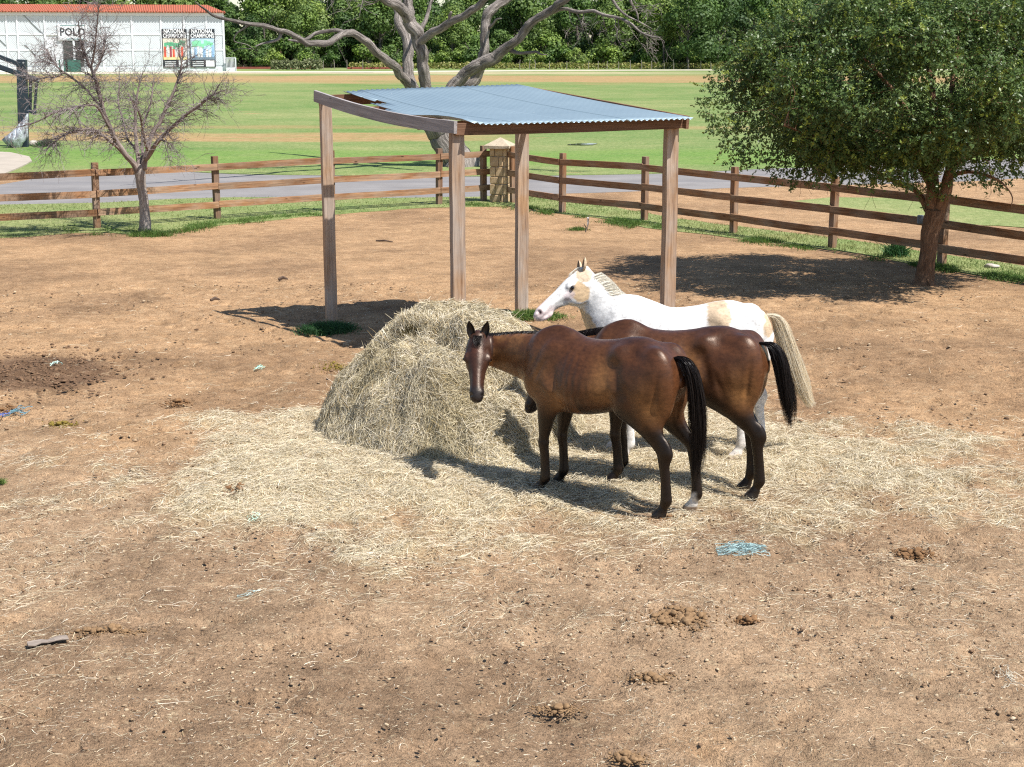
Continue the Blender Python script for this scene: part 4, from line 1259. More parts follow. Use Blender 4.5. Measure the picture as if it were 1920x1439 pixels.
for lb in limbs:
    m = MB(); P, Rr = limb_px(m, lb, SY, .86, 8, 5, .06, .8, .004); local(m, OS).build('branch', M_BRANCH, stree, True)
    for i in range(len(P) // 4, len(P)):
        seeds.append((P[i], (P[min(i + 1, len(P) - 1)] - P[max(i - 1, 0)]).normalized(), Rr[i]))
m = MB()
cen = at_y(272, 230, SY)
for k in range(720):
    p, d, r = seeds[rr_.randrange(len(seeds))]
    out = (p - cen); out.normalize() if out.length > 0 else None
    dd = d * .5 + out * .55 + Vector((rr_.gauss(0, .6), rr_.gauss(0, .6), rr_.gauss(-.05, .5)))
    grow(m, p, dd, rr_.uniform(.22, .58), max(.0040, min(r * .5, .011)), 2, rr_, .7, 3, 0.0, 4, 3, .0028, 0.03)
tw = local(m, OS).build('twigs', M_TWIG, stree, False)
tw['kind'] = 'stuff'

# ------------------------------------------------------------------ leaves
def leaf_material(name, cols, hv=0.0, rough=0.5, trans=True):
    t = NT(name)
    c = t.attr('col')
    oi = t.n.new('ShaderNodeObjectInfo')
    hsv = t.n.new('ShaderNodeHueSaturation')
    mr = t.n.new('ShaderNodeMapRange'); t.l.new(oi.outputs['Random'], mr.inputs[0]); mr.inputs[3].default_value = 0.5 - hv; mr.inputs[4].default_value = 0.5 + hv
    t.l.new(mr.outputs[0], hsv.inputs['Hue'])
    mv = t.n.new('ShaderNodeMapRange'); t.l.new(oi.outputs['Random'], mv.inputs[0]); mv.inputs[3].default_value = 1.55 if hv else 1.0; mv.inputs[4].default_value = 0.60 if hv else 1.0
    t.l.new(mv.outputs[0], hsv.inputs['Value'])
    t.l.new(c, hsv.inputs['Color'])
    t.set(hsv.outputs[0], rough, 0, 0.35)
    if trans:
        tr = t.n.new('ShaderNodeBsdfTranslucent'); t.l.new(hsv.outputs[0], tr.inputs['Color'])
        mx = t.n.new('ShaderNodeMixShader'); mx.inputs[0].default_value = 0.30
        out = t.n['Material Output']
        t.l.new(t.bsdf.outputs[0], mx.inputs[1]); t.l.new(tr.outputs[0], mx.inputs[2]); t.l.new(mx.outputs[0], out.inputs['Surface'])
    return t.m
M_LEAF = leaf_material('oak_leaves', None, 0.0, 0.42)
M_FARLEAF = leaf_material('woods_leaves', None, 0.024, 0.6)
M_GRASSBL = leaf_material('grass_blades', None, 0.0, 0.6)

def leaf_quads(P, N, size, aspect, cols, fold=0.0):
    """leaf shaped quads at P with normals N"""
    n = len(P)
    a = np.cross(N, rng.normal(size=(n, 3))); a /= np.linalg.norm(a, axis=1, keepdims=True) + 1e-9
    b = np.cross(N, a)
    sz = np.asarray(size).reshape(-1, 1)
    A = P - a * sz * .5; Bq = P + b * sz * aspect * .5; Cq = P + a * sz * .5; D = P - b * sz * aspect * .5
    V = np.stack([A, Bq, Cq, D], 1).reshape(-1, 3)
    F = np.arange(n * 4).reshape(-1, 4)
    return V, F, np.repeat(cols, 4, axis=0)

# ------------------------------------------------------------------ live tree on the right
OY = at(1735, 531).y
oroot_p = at_y(1735, 531, OY)
oak = empty('oak_tree', (oroot_p.x, OY, 0))
tag(oak, 'dense dark green leafy tree with a red-brown trunk at the right fence', 'tree')
OO = Vector((oroot_p.x, OY, 0))
m = MB()
limb_px(m, [(1733, 540, 0, 27), (1733, 527, 0, 20), (1735, 500, 0, 16.5), (1740, 470, 0, 15.5), (1746, 435, 0, 17), (1752, 405, 0, 19), (1754, 388, 0, 17)], OY, 1, 16, 6, .05, .3)
local(m, OO).build('trunk', M_OAKBARK, oak, True)
olimbs = [
 [(1750, 405, 0, 14), (1746, 370, 0, 12.5), (1748, 320, .1, 12), (1752, 260, .2, 12), (1748, 190, .3, 7), (1740, 110, .4, 4), (1735, 60, .5, 2)],
 [(1758, 405, 0, 14), (1768, 370, -.1, 12), (1780, 330, -.2, 10.5), (1800, 270, -.4, 10), (1830, 190, -.7, 7), (1860, 90, -1, 4), (1880, 10, -1.2, 2)],
 [(1740, 395, .1, 7), (1722, 362, .2, 5.6), (1690, 345, .3, 5), (1655, 328, .4, 4.6), (1620, 308, .5, 4), (1580, 285, .5, 3.4), (1530, 260, .4, 2.4), (1470, 235, -1.8, 2)],
 [(1742, 340, 0, 8), (1715, 300, .4, 7), (1670, 265, .8, 6), (1610, 230, 1.1, 5), (1540, 190, 1.3, 4), (1450, 160, 1.4, 2.4), (1400, 150, 1.4, 1.5)],
 [(1748, 300, .1, 8), (1720, 240, -.1, 6), (1680, 180, -.2, 4.5), (1630, 120, -.3, 3), (1590, 80, -.3, 1.5)],
 [(1780, 330, -.2, 5), (1815, 322, -.5, 3.6), (1850, 328, -.8, 2.6), (1880, 345, -1.0, 1.8), (1898, 370, -1.1, 1.2), (1894, 392, -1.1, .7)],
 [(1785, 310, -.2, 6), (1840, 280, .2, 6), (1900, 250, .5, 5), (1960, 220, .7, 4), (2030, 190, .9, 2)],
 [(1760, 290, .2, 8), (1780, 210, .8, 6), (1790, 130, 1.3, 4), (1800, 40, 1.6, 2)],
 [(1790, 300, -.3, 7), (1850, 240, -.9, 5.5), (1920, 170, -1.4, 4), (1990, 100, -1.8, 2)],
]
oseeds = []
for lb in olimbs:
    m = MB(); P, Rr = limb_px(m, lb, OY, 1, 8, 5, .06, .7, .006); local(m, OO).build('limb', M_OAKBARK, oak, True)
    for i in range(len(P) // 3, len(P)): oseeds.append(P[i])
ocen = at_y(1712, 150, OY)
RX, RY, RZ = 3.35, 2.9, 1.85
# sub-clumps of foliage spread through the crown, each a cloud of sprays
clumps = []
rr_ = random.Random(21)
tries = 0
while len(clumps) < 330 and tries < 20000:
    tries += 1
    d = Vector((rr_.gauss(0, 1), rr_.gauss(0, 1), rr_.gauss(0, 1))).normalized()
    rad = rr_.uniform(.25, 1.0) ** .45
    q = Vector((ocen.x + d.x * RX * rad, ocen.y + d.y * RY * rad, ocen.z + d.z * RZ * rad * (1.0 if d.z > 0 else .95)))
    lo = 1.72 + .35 * mnoise.noise(Vector((q.x * .9, q.y * .9, 3.0)))
    if q.z < lo + .45 * math.exp(-((q.x - OO.x) / 1.4) ** 2): continue
    lump = mnoise.noise(Vector((d.x * 2.1, d.y * 2.1, d.z * 2.1 + 7)))
    if rad > .86 + lump * .26: continue
    if rad > .45 and mnoise.noise(q * 1.15 + Vector((31, 7, 2))) < -.13: continue
    clumps.append((q, rr_.uniform(.34, .62)))
# skirts at the lower left and pendulous sprays
for px, py, dy, r in ((1345, 215, -.3, .32), (1338, 175, .2, .3), (1365, 255, -.2, .34), (1400, 285, 0, .36), (1450, 300, -.3, .36), (1490, 312, .2, .34), (1530, 318, -.4, .30), (1560, 300, .3, .34), (1600, 318, .2, .3), (1352, 140, .1, .26), (1425, 90, 0, .34), (1490, 40, .1, .36),
                      (1640, 322, .4, .26), (1690, 318, -.3, .28), (1720, 345, -.5, .16), (1500, 330, .1, .2), (1828, 318, -.3, .26), (1880, 330, -.6, .2), (1855, 338, -.5, .18), (1900, 320, .2, .3), (1700, 290, -1.0, .36), (1780, 285, -.9, .34), (1640, 285, -1.2, .36), (1560, 265, -1.2, .40), (1500, 265, -.8, .40), (1440, 240, -.6, .42),
                      (1755, 365, -.3, .10), (1770, 350, -.4, .10)):
    clumps.append((at_y(px, py, OY + dy), r))
Pn, Nn, Cn = [], [], []
tw = MB()
for q, r in clumps:
    ns = int(40 * (r / .45) ** 2) + 6
    for k in range(ns):
        d = Vector((rr_.gauss(0, 1), rr_.gauss(0, 1), rr_.gauss(0, 1))).normalized()
        base = q + d * r * rr_.uniform(.15, .8)
        dirv = (d + Vector((rr_.gauss(0, .5), rr_.gauss(0, .5), rr_.gauss(.05, .5)))).normalized()
        Ls = rr_.uniform(.12, .34)
        nl = int(Ls / .021) + 3
        out = (base - ocen)
        e = math.sqrt((out.x / RX) ** 2 + (out.y / RY) ** 2 + (out.z / RZ) ** 2)
        young = rr_.random() < 0.11
        if k % 5 == 0: tw.tube([base - dirv * .05, base + dirv * Ls * .5, base + dirv * Ls], [.004, .003, .0015], 3, False)
        for i in range(nl):
            p = base + dirv * (Ls * i / nl) + Vector((rr_.gauss(0, .016), rr_.gauss(0, .016), rr_.gauss(0, .016)))
            Pn.append(p)
            Nn.append((rr_.gauss(0, .5) + d.x * .8, rr_.gauss(0, .5) + d.y * .8, rr_.gauss(.40, .5) + d.z * .8))
            b = rr_.random()
            if young: Cn.append((0.165 + .08 * b, 0.215 + .08 * b, 0.042))
            else: Cn.append((0.066 + .062 * b, 0.116 + .074 * b, 0.031 + .020 * b))
Pn = np.array(Pn); Nn = np.array(Nn); Nn /= np.linalg.norm(Nn, axis=1, keepdims=True); Cn = np.array(Cn)
V, F, c = leaf_quads(Pn - np.array(OO), Nn, rng.uniform(.046, .084, len(Pn)), .44, Cn)
crown = np_mesh('crown', V, F, M_LEAF, oak, False, c)
print('oak leaves', len(F))
# branchlets linking seeds into the clumps
for q, r in clumps[::5]:
    s_ = min(oseeds, key=lambda s: (s - q).length)
    mid = (s_ + q) / 2 + Vector((rr_.gauss(0, .1), rr_.gauss(0, .1), rr_.gauss(.03, .1)))
    tw.tube([s_, mid, q], [.012, .008, .004], 4, False)
for k in range(26):      # dry bare sprays under the crown
    px = rr_.uniform(1500, 1900); py = rr_.uniform(300, 335)
    grow(tw, at_y(px, py, OY + rr_.uniform(-1.2, .6)), Vector((rr_.gauss(0, .8), rr_.gauss(0, .4), -.6)), rr_.uniform(.25, .5), .006, 1, rr_, .6, 3, 0, 4, 3, .003, .05)
tb = local(tw, OO).build('twigs', M_OAKBARK, oak, False); tb['kind'] = 'stuff'

# ------------------------------------------------------------------ woods along the far edge of the field
def far_crown(seed, h, w, quads, low=0.12, style=0):
    r = random.Random(seed)
    P, N, Cc = [], [], []
    blobs = []
    nb = r.randint(16, 24)
    for k in range(nb):
        z = h * (low + (1 - low) * r.random() ** (.8))
        prof = math.sin(math.pi * min(1, max(0, (z / h - low * .4) / (1.04 - low * .4))) ** (.75 if style == 0 else 1.1))
        a = r.uniform(0, 2 * math.pi); rad = w * .5 * prof * r.uniform(.25, 1.0)
        blobs.append((math.cos(a) * rad, math.sin(a) * rad, z, r.uniform(.13, .24) * w, r.uniform(.7, 1.2)))
    tot = sum(b[3] ** 2 for b in blobs)
    for bx, by, bz, br, tint in blobs:
        n = int(quads * br * br / tot)
        for i in range(n):
            d = Vector((r.gauss(0, 1), r.gauss(0, 1), r.gauss(0, 1) + .25)).normalized()
            rr = br * (r.uniform(.55, 1.08) if r.random() < .8 else r.uniform(.2, 1.3))
            P.append((bx + d.x * rr, by + d.y * rr, max(.15, bz + d.z * rr * .85)))
            N.append((d.x + r.gauss(0, .32), d.y + r.gauss(0, .32), d.z + r.gauss(.25, .32)))
            b = r.random()
            Cc.append(((0.078 + .080 * b) * tint, (0.140 + .095 * b) * tint, (0.030 + .018 * b)))
    P = np.array(P); N = np.array(N); N /= np.linalg.norm(N, axis=1, keepdims=True)
    V, F, c = leaf_quads(P, N, rng.uniform(.24, .56, len(P)), .8, np.array(Cc))
    me_o = np_mesh('crown', V, F, M_FARLEAF, None, False, c)
    me = me_o.data
    bpy.data.objects.remove(me_o)
    return me
def far_trunk(seed, h):
    r = random.Random(seed); m = MB()
    m.tube([Vector((0, 0, -.2)), Vector((r.uniform(-.3, .3), 0, h * .35)), Vector((r.uniform(-.6, .6), 0, h * .8))], [.24, .18, .05], 6)
    for k in range(5):
        z = h * r.uniform(.2, .5); a = r.uniform(0, 6.28)
        m.tube([Vector((0, 0, z)), Vector((math.cos(a) * 1.2, math.sin(a) * 1.2, z + 1.3)), Vector((math.cos(a) * 2.2, math.sin(a) * 2.2, z + 2.8))], [.11, .08, .03], 5)
    o = m.build('trunk', M_WOODS); me = o.data; bpy.data.objects.remove(o)
    return me
kinds = [(far_crown(100, 11.5, 9.5, 5100, .10), far_trunk(1, 11)), (far_crown(101, 13.0, 10.5, 5780, .14), far_trunk(2, 12.5)), (far_crown(102, 10.0, 8.0, 4080, .06), far_trunk(3, 9.5)),
         (far_crown(103, 12.0, 7.5, 4080, .10, 1), far_trunk(4, 11.5)), (far_crown(104, 8.0, 7.5, 3400, .03), far_trunk(5, 7.5)), (far_crown(105, 4.2, 5.2, 1870, .0), far_trunk(6, 3.5))]
lab = ['broad round woods tree', 'tall wide woods tree', 'bushy woods tree', 'narrow upright woods tree', 'low spreading woods tree', 'round bush at the woods edge']
cats = ['tree'] * 5 + ['bush']
nms = ['broad_tree', 'tall_tree', 'bushy_tree', 'narrow_tree', 'spreading_tree', 'bush']
rr_ = random.Random(77)
ZONES = ((430, 'behind the lattice building'), (640, 'right of the lattice building'), (800, 'behind the dead tree left limb'), (1000, 'behind the dead tree fork'),
         (1180, 'behind the drooping dead branch'), (1330, 'left of the leafy crown'), (9999, 'behind the leafy crown'))
def far_plant(k, x, y, s):
    e = empty(nms[k], (x, y, 0), rr_.uniform(0, 6.28))
    e.scale = (s * rr_.uniform(.9, 1.12), s * rr_.uniform(.9, 1.12), s)
    px = 960 + x / y * FPX
    zone = next(z for lim, z in ZONES if px < lim)
    rowt = '' if k == 5 else ('front ' if y < 268.5 else 'middle ' if y < 278 else 'back ')
    tag(e, rowt + lab[k] + ' ' + zone, cats[k], ('woods trees ' if k < 5 else 'woods bushes ') + zone)
    for nm, me, mt in (('crown', kinds[k][0], M_FARLEAF), ('trunk', kinds[k][1], M_WOODS)):
        o = bpy.data.objects.new(nm, me); C.objects.link(o); o.parent = e
    return e
for row, (y0, st, smin, smax, ks) in enumerate(((264, 5.4, .72, 1.0, (0, 2, 3, 2, 4)), (272, 6.2, .88, 1.15, (0, 1, 3, 2)), (283, 7.5, .95, 1.25, (1, 0, 1, 3)))):
    x = -112 if row == 0 else -118
    while x < 112:
        if row == 0 and rr_.random() < .14: x += st * .8; continue
        far_plant(rr_.choice(ks), x + rr_.uniform(-1.5, 1.5), y0 + rr_.uniform(-2.5, 2.5), rr_.uniform(smin, smax))
        x += st * rr_.uniform(.75, 1.3)
for y0, st in ((268, 3.6), (276, 4.2)):
    x = -70
    while x < 112:
        far_plant(5, x, y0 + rr_.uniform(-1.5, 1.5), rr_.uniform(.8, 1.3)); x += st * rr_.uniform(.8, 1.2)
x = -60
while x < 108:
    far_plant(5, x, 259 + rr_.uniform(-1.5, 1.5), rr_.uniform(.55, 1.0)); x += rr_.uniform(2.2, 6.0)
# three big dark round trees right of the middle, nearer the field
for px, y, k, s in ((1290, 250, 1, 1.02), (1345, 255, 0, 1.0), (1245, 256, 0, .88), (1400, 268, 2, .85)):
    q = at_y(px, 125, y); far_plant(k, q.x, y, s)
# grey-green hedge-like shrubs beside the red boards, scrub along the wire fence
def shrub_mesh(seed, L, h, d, n, cols):
    r = random.Random(seed)
    P = np.zeros((n, 3)); N = rng.normal(size=(n, 3)); N[:, 2] += .5
    P[:, 0] = rng.uniform(-L / 2, L / 2, n)
    top = h * (.72 + .45 * fbm(P[:, 0] * 1.3 + seed, P[:, 0] * 0, 5, 3))
    P[:, 1] = rng.normal(0, d * .3, n)
    P[:, 2] = rng.uniform(.03, 1, n) ** .7 * top * np.clip(1 - (P[:, 1] / d) ** 2, .2, 1)
    N /= np.linalg.norm(N, axis=1, keepdims=True)
    c = np.array(cols)[rng.integers(0, len(cols), n)] * rng.uniform(.75, 1.25, (n, 1))
    return leaf_quads(P, N, rng.uniform(.25, .5, n), .7, c)
q = at_y(556, 128, 243)
V, F, c = shrub_mesh(3, 7.6, 1.55, 1.3, 1500, [(.135, .155, .075), (.16, .18, .095), (.11, .135, .06)])
o = np_mesh('shrub_row', V, F, M_FARLEAF, None, False, c); o.location = (q.x, 243, 0)
tag(o, 'pale grey-green clipped shrub row behind the low red board', 'shrub')
V, F, c = shrub_mesh(8, 118, 1.0, 2.6, 9000, [(.17, .19, .04), (.21, .215, .06), (.12, .16, .035), (.25, .235, .09)])
o = np_mesh('field_edge_weeds', V, F, M_FARLEAF, None, False, c); o.location = (34, 250, 0)
tag(o, 'tall yellow-green weeds in front of the woods', 'weeds', kind='stuff')
M_PALEPOST = simple('pale_fence_post', (0.24, 0.21, 0.17), .9, 0, .2, 3)
for px in (606, 626, 650, 683, 740, 975, 990, 1006, 1033, 1064, 1101, 1121, 1141, 1160, 1180, 1202, 1222, 1244, 1265, 1290, 1312, 1335):
    p = at_y(px + rr_.uniform(-3, 3), 125, 246)
    m = MB(); h = rr_.uniform(1.15, 1.5); m.tube([Vector((0, 0, 0)), Vector((rr_.uniform(-.05, .05), 0, h * .6)), Vector((rr_.uniform(-.08, .08), 0, h))], [.06, .055, .05], 6)
    o = m.build('wire_fence_post', M_PALEPOST); o.location = (p.x, 246, 0)
    tag(o, 'thin pale post of the wire fence in front of the woods', 'post', 'posts of the far wire fence')

# the depth of the wood behind the trees one can tell apart
n = 16000
P = np.stack([rng.uniform(-135, 130, n), rng.normal(300, 3.5, n), rng.random(n) ** .85 * 11.5], 1)
P[:, 2] *= .75 + .35 * fbm(P[:, 0] * .14, P[:, 0] * 0, 111, 3)
N = rng.normal(size=(n, 3)); N[:, 1] -= .8; N[:, 2] += .3; N /= np.linalg.norm(N, axis=1, keepdims=True)
cc_ = np.array((.050, .080, .022)) * rng.uniform(.6, 1.4, (n, 1))
V, F, c = leaf_quads(P, N, rng.uniform(1.0, 2.0, n), .85, cc_)
o = np_mesh('far_woods', V, F, M_FARLEAF, None, False, c)
tag(o, 'dim mass of woods behind the front trees', 'woods', kind='stuff')
# ------------------------------------------------------------------ horses
# A body is grown as one implicit surface (profile-lofted trunk, tapered elliptical chains for neck, head and
# legs, muscle masses blended in) and then meshed into one continuous skin.
class Field:
    def __init__(s, lo, hi, res):
        s.lo = np.array(lo, float); s.res = res
        s.n = np.ceil((np.array(hi) - s.lo) / res).astype(int) + 1
        s.F = np.full(tuple(s.n), 0.5, dtype=np.float32)
    def box(s, lo, hi):
        i0 = np.clip(np.floor((np.asarray(lo) - s.lo) / s.res).astype(int), 0, s.n - 1)
        i1 = np.clip(np.ceil((np.asarray(hi) - s.lo) / s.res).astype(int) + 1, 1, s.n)
        sl = tuple(slice(a, b) for a, b in zip(i0, i1))
        ax = [s.lo[k] + s.res * np.arange(i0[k], i1[k]) for k in range(3)]
        X, Y, Z = np.meshgrid(*ax, indexing='ij', sparse=True)
        return sl, X, Y, Z
    def smin(s, sl, d, k):
        a = s.F[sl]
        if k <= 0:
            s.F[sl] = np.minimum(a, d)
        else:
            h = np.maximum(k - np.abs(a - d), 0) / k
            s.F[sl] = np.minimum(a, d) - h * h * k * 0.25
    def smax(s, sl, d, k):
        a = s.F[sl]
        h = np.maximum(k - np.abs(a - d), 0) / k
        s.F[sl] = np.maximum(a, d) + h * h * k * 0.25
    def chain(s, st, k=0.03, sub=4):
        """st rows: x,y,z,a(lateral),b(other),wx,wy,wz (lateral axis)"""
        st = catmull(st, sub)
        m = st[:, 3:5].max() + 0.09
        lo = st[:, :3].min(0) - m; hi = st[:, :3].max(0) + m
        sl, X, Y, Z = s.box(lo, hi)
        D = np.full((s.F[sl]).shape, 9.0, dtype=np.float32)
        for i in range(len(st) - 1):
            p0, p1 = st[i, :3], st[i + 1, :3]
            d = p1 - p0; L = np.linalg.norm(d)
            if L < 1e-6: continue
            t = d / L
            w = 0.5 * (st[i, 5:8] + st[i + 1, 5:8]); w = w - t * w.dot(t); w /= np.linalg.norm(w)
            v = np.cross(t, w)
            mm = max(st[i, 3:5].max(), st[i + 1, 3:5].max()) + 0.09
            l2 = np.minimum(p0, p1) - mm; h2 = np.maximum(p0, p1) + mm
            sl2, X, Y, Z = s.box(l2, h2)
            rx, ry, rz = X - p0[0], Y - p0[1], Z - p0[2]
            al = rx * t[0] + ry * t[1] + rz * t[2]
            tt = np.clip(al / L, 0, 1)
            ex = al - tt * L
            a = st[i, 3] + (st[i + 1, 3] - st[i, 3]) * tt
            b = st[i, 4] + (st[i + 1, 4] - st[i, 4]) * tt
            qu = rx * w[0] + ry * w[1] + rz * w[2]
            qv = rx * v[0] + ry * v[1] + rz * v[2]
            mn = np.minimum(a, b)
            q = np.sqrt((qu / a) ** 2 + (qv / b) ** 2 + (ex / mn) ** 2)
            dd = (q - 1) * mn
            off = tuple(slice(sl2[j].start - sl[j].start, sl2[j].stop - sl[j].start) for j in range(3))
            D[off] = np.minimum(D[off], dd)
        s.smin(sl, D, k)
    def ell(s, c, r, axes=None, k=0.05, cut=False):
        c = np.asarray(c, float); r = np.asarray(r, float)
        A = np.eye(3) if axes is None else np.asarray(axes, float)
        m = r.max() + (0.09 if not cut else 0.05)
        sl, X, Y, Z = s.box(c - m, c + m)
        rx, ry, rz = X - c[0], Y - c[1], Z - c[2]
        q = 0
        for j in range(3):
            q = q + ((rx * A[j][0] + ry * A[j][1] + rz * A[j][2]) / r[j]) ** 2
        d = (np.sqrt(q) - 1) * r.min()
        if cut: s.smax(sl, -d, k)
        else: s.smin(sl, d, k)
    def dent(s, c, r, axes, depth):
        c = np.asarray(c, float); r = np.asarray(r, float)
        A = np.eye(3) if axes is None else np.asarray(axes, float)
        m = np.sqrt(((A * r[:, None]) ** 2).sum(0)) * 2.3
        sl, X, Y, Z = s.box(c - m, c + m)
        rx, ry, rz = X - c[0], Y - c[1], Z - c[2]
        q = 0
        for j in range(3):
            q = q + ((rx * A[j][0] + ry * A[j][1] + rz * A[j][2]) / r[j]) ** 2
        s.F[sl] += (depth * np.exp(-q)).astype(np.float32)
    def mesh(s):
        F = s.F; n = np.array(F.shape)
        S = F < 0
        c = np.zeros(tuple(n - 1), dtype=np.int8)
        for dx in (0, 1):
            for dy in (0, 1):
                for dz in (0, 1):
                    c += S[dx:n[0] - 1 + dx, dy:n[1] - 1 + dy, dz:n[2] - 1 + dz]
        act = (c > 0) & (c < 8)
        idx = np.argwhere(act)
        vid = np.full(tuple(n - 1), -1, dtype=np.int64)
        vid[act] = np.arange(len(idx))
        P = np.zeros((len(idx), 3)); cnt = np.zeros(len(idx))
        cor = [(a, b, d) for a in (0, 1) for b in (0, 1) for d in (0, 1)]
        val = {q: F[idx[:, 0] + q[0], idx[:, 1] + q[1], idx[:, 2] + q[2]] for q in cor}
        for q in cor:
            for ax in range(3):
                if q[ax] == 0:
                    q2 = list(q); q2[ax] = 1; q2 = tuple(q2)
                    f0, f1 = val[q], val[q2]
                    m = (f0 < 0) != (f1 < 0)
                    t = np.where(m, f0 / np.where(m, f0 - f1, 1), 0)
                    pt = np.tile(np.array(q, float), (len(idx), 1)); pt[:, ax] = t
                    P[m] += pt[m]; cnt[m] += 1
        P = (idx + P / cnt[:, None]) * s.res + s.lo
        quads = []
        for ax in range(3):
            o = [0, 1, 2]; o.remove(ax); u, v = o
            sl0 = [slice(None)] * 3; sl1 = [slice(None)] * 3
            sl0[ax] = slice(0, n[ax] - 1); sl1[ax] = slice(1, n[ax])
            for q in (u, v):
                sl0[q] = slice(1, n[q] - 1); sl1[q] = slice(1, n[q] - 1)
            A = S[tuple(sl0)]; B = S[tuple(sl1)]
            e = np.argwhere(A != B)
            ins = A[tuple(e.T)]
            base = e.copy(); base[:, u] += 1; base[:, v] += 1
            def g(du, dv):
                b2 = base.copy(); b2[:, u] += du; b2[:, v] += dv
                return vid[tuple(b2.T)]
            q4 = np.stack([g(-1, -1), g(0, -1), g(0, 0), g(-1, 0)], 1)
            flip = ins if ax != 1 else ~ins
            q4[~flip] = q4[~flip][:, ::-1]
            quads.append(q4)
        return P, np.concatenate(quads)

def smooth_mesh(P, Q, it=2, lam=0.5):
    e = np.concatenate([Q[:, [0, 1]], Q[:, [1, 2]], Q[:, [2, 3]], Q[:, [3, 0]]])
    for i in range(it):
        for l in (lam, -lam * 1.03):
            acc = np.zeros_like(P); c = np.zeros(len(P))
            np.add.at(acc, e[:, 0], P[e[:, 1]]); np.add.at(c, e[:, 0], 1)
            np.add.at(acc, e[:, 1], P[e[:, 0]]); np.add.at(c, e[:, 1], 1)
            P = P + l * (acc / c[:, None] - P)
    return P

TR = np.array([  # x, top, bottom, half width, taper
    (-0.835, 1.20, 1.10, 0.05, .0), (-0.80, 1.285, 1.03, 0.12, .0), (-0.74, 1.360, 0.95, 0.180, .10), (-0.62, 1.430, 0.90, 0.232, .22),
    (-0.46, 1.482, 0.875, 0.262, .24), (-0.30, 1.474, 0.862, 0.256, .26), (-0.14, 1.440, 0.825, 0.274, .22), (0.04, 1.418, 0.785, 0.298, .20),
    (0.20, 1.425, 0.762, 0.288, .26), (0.33, 1.458, 0.760, 0.246, .46), (0.44, 1.476, 0.785, 0.214, .62), (0.54, 1.452, 0.835, 0.198, .55),
    (0.64, 1.40, 0.905, 0.180, .3), (0.71, 1.29, 0.98, 0.125, .15), (0.745, 1.19, 1.05, 0.05, .0)])

def head_frame(poll, u, tilt_v):
    u = np.asarray(u, float); u /= np.linalg.norm(u)
    v = np.asarray(tilt_v, float); v = v - u * v.dot(u); v /= np.linalg.norm(v)
    w = np.cross(u, v)
    return np.asarray(poll, float), u, v, w

def loft_ear(base, tip, wide, fwd, length):
    """a cupped pointed ear: closed thin shell"""
    base = np.asarray(base, float); d = np.asarray(tip, float); d /= np.linalg.norm(d)
    wd = np.asarray(wide, float); wd = wd - d * wd.dot(d); wd /= np.linalg.norm(wd)
    f = np.cross(wd, d)
    if f.dot(fwd) < 0: f = -f
    V, Fq = [], []
    ts = [0, .12, .28, .45, .62, .78, .9, 1.0]
    ws = [.024, .031, .037, .038, .033, .023, .012, .002]
    n = 9
    for t, w in zip(ts, ws):
        for side in (0, 1):
            for k in range(n):
                s = (k / (n - 1)) * 2 - 1
                ang = s * 1.75
                rad = w * (1.0 if side == 0 else 0.80)
                p = base + d * (t * length) + wd * (math.sin(ang) * rad * 1.0) - f * (math.cos(ang) * rad * 0.8)
                V.append(p)
    for i in range(len(ts) - 1):
        for k in range(n - 1):
            a = i * 2 * n
            b = (i + 1) * 2 * n
            Fq.append((a + k, a + k + 1, b + k + 1, b + k))
            Fq.append((a + n + k + 1, a + n + k, b + n + k, b + n + k + 1))
        a = i * 2 * n; b = (i + 1) * 2 * n
        Fq.append((a, b, b + n, a + n))
        Fq.append((a + n - 1, a + 2 * n - 1, b + 2 * n - 1, b + n - 1))
    inner = np.zeros(len(V), bool)
    for i in range(len(ts)):
        inner[i * 2 * n + n:(i + 1) * 2 * n] = True
    return np.array(V), np.array(Fq), inner

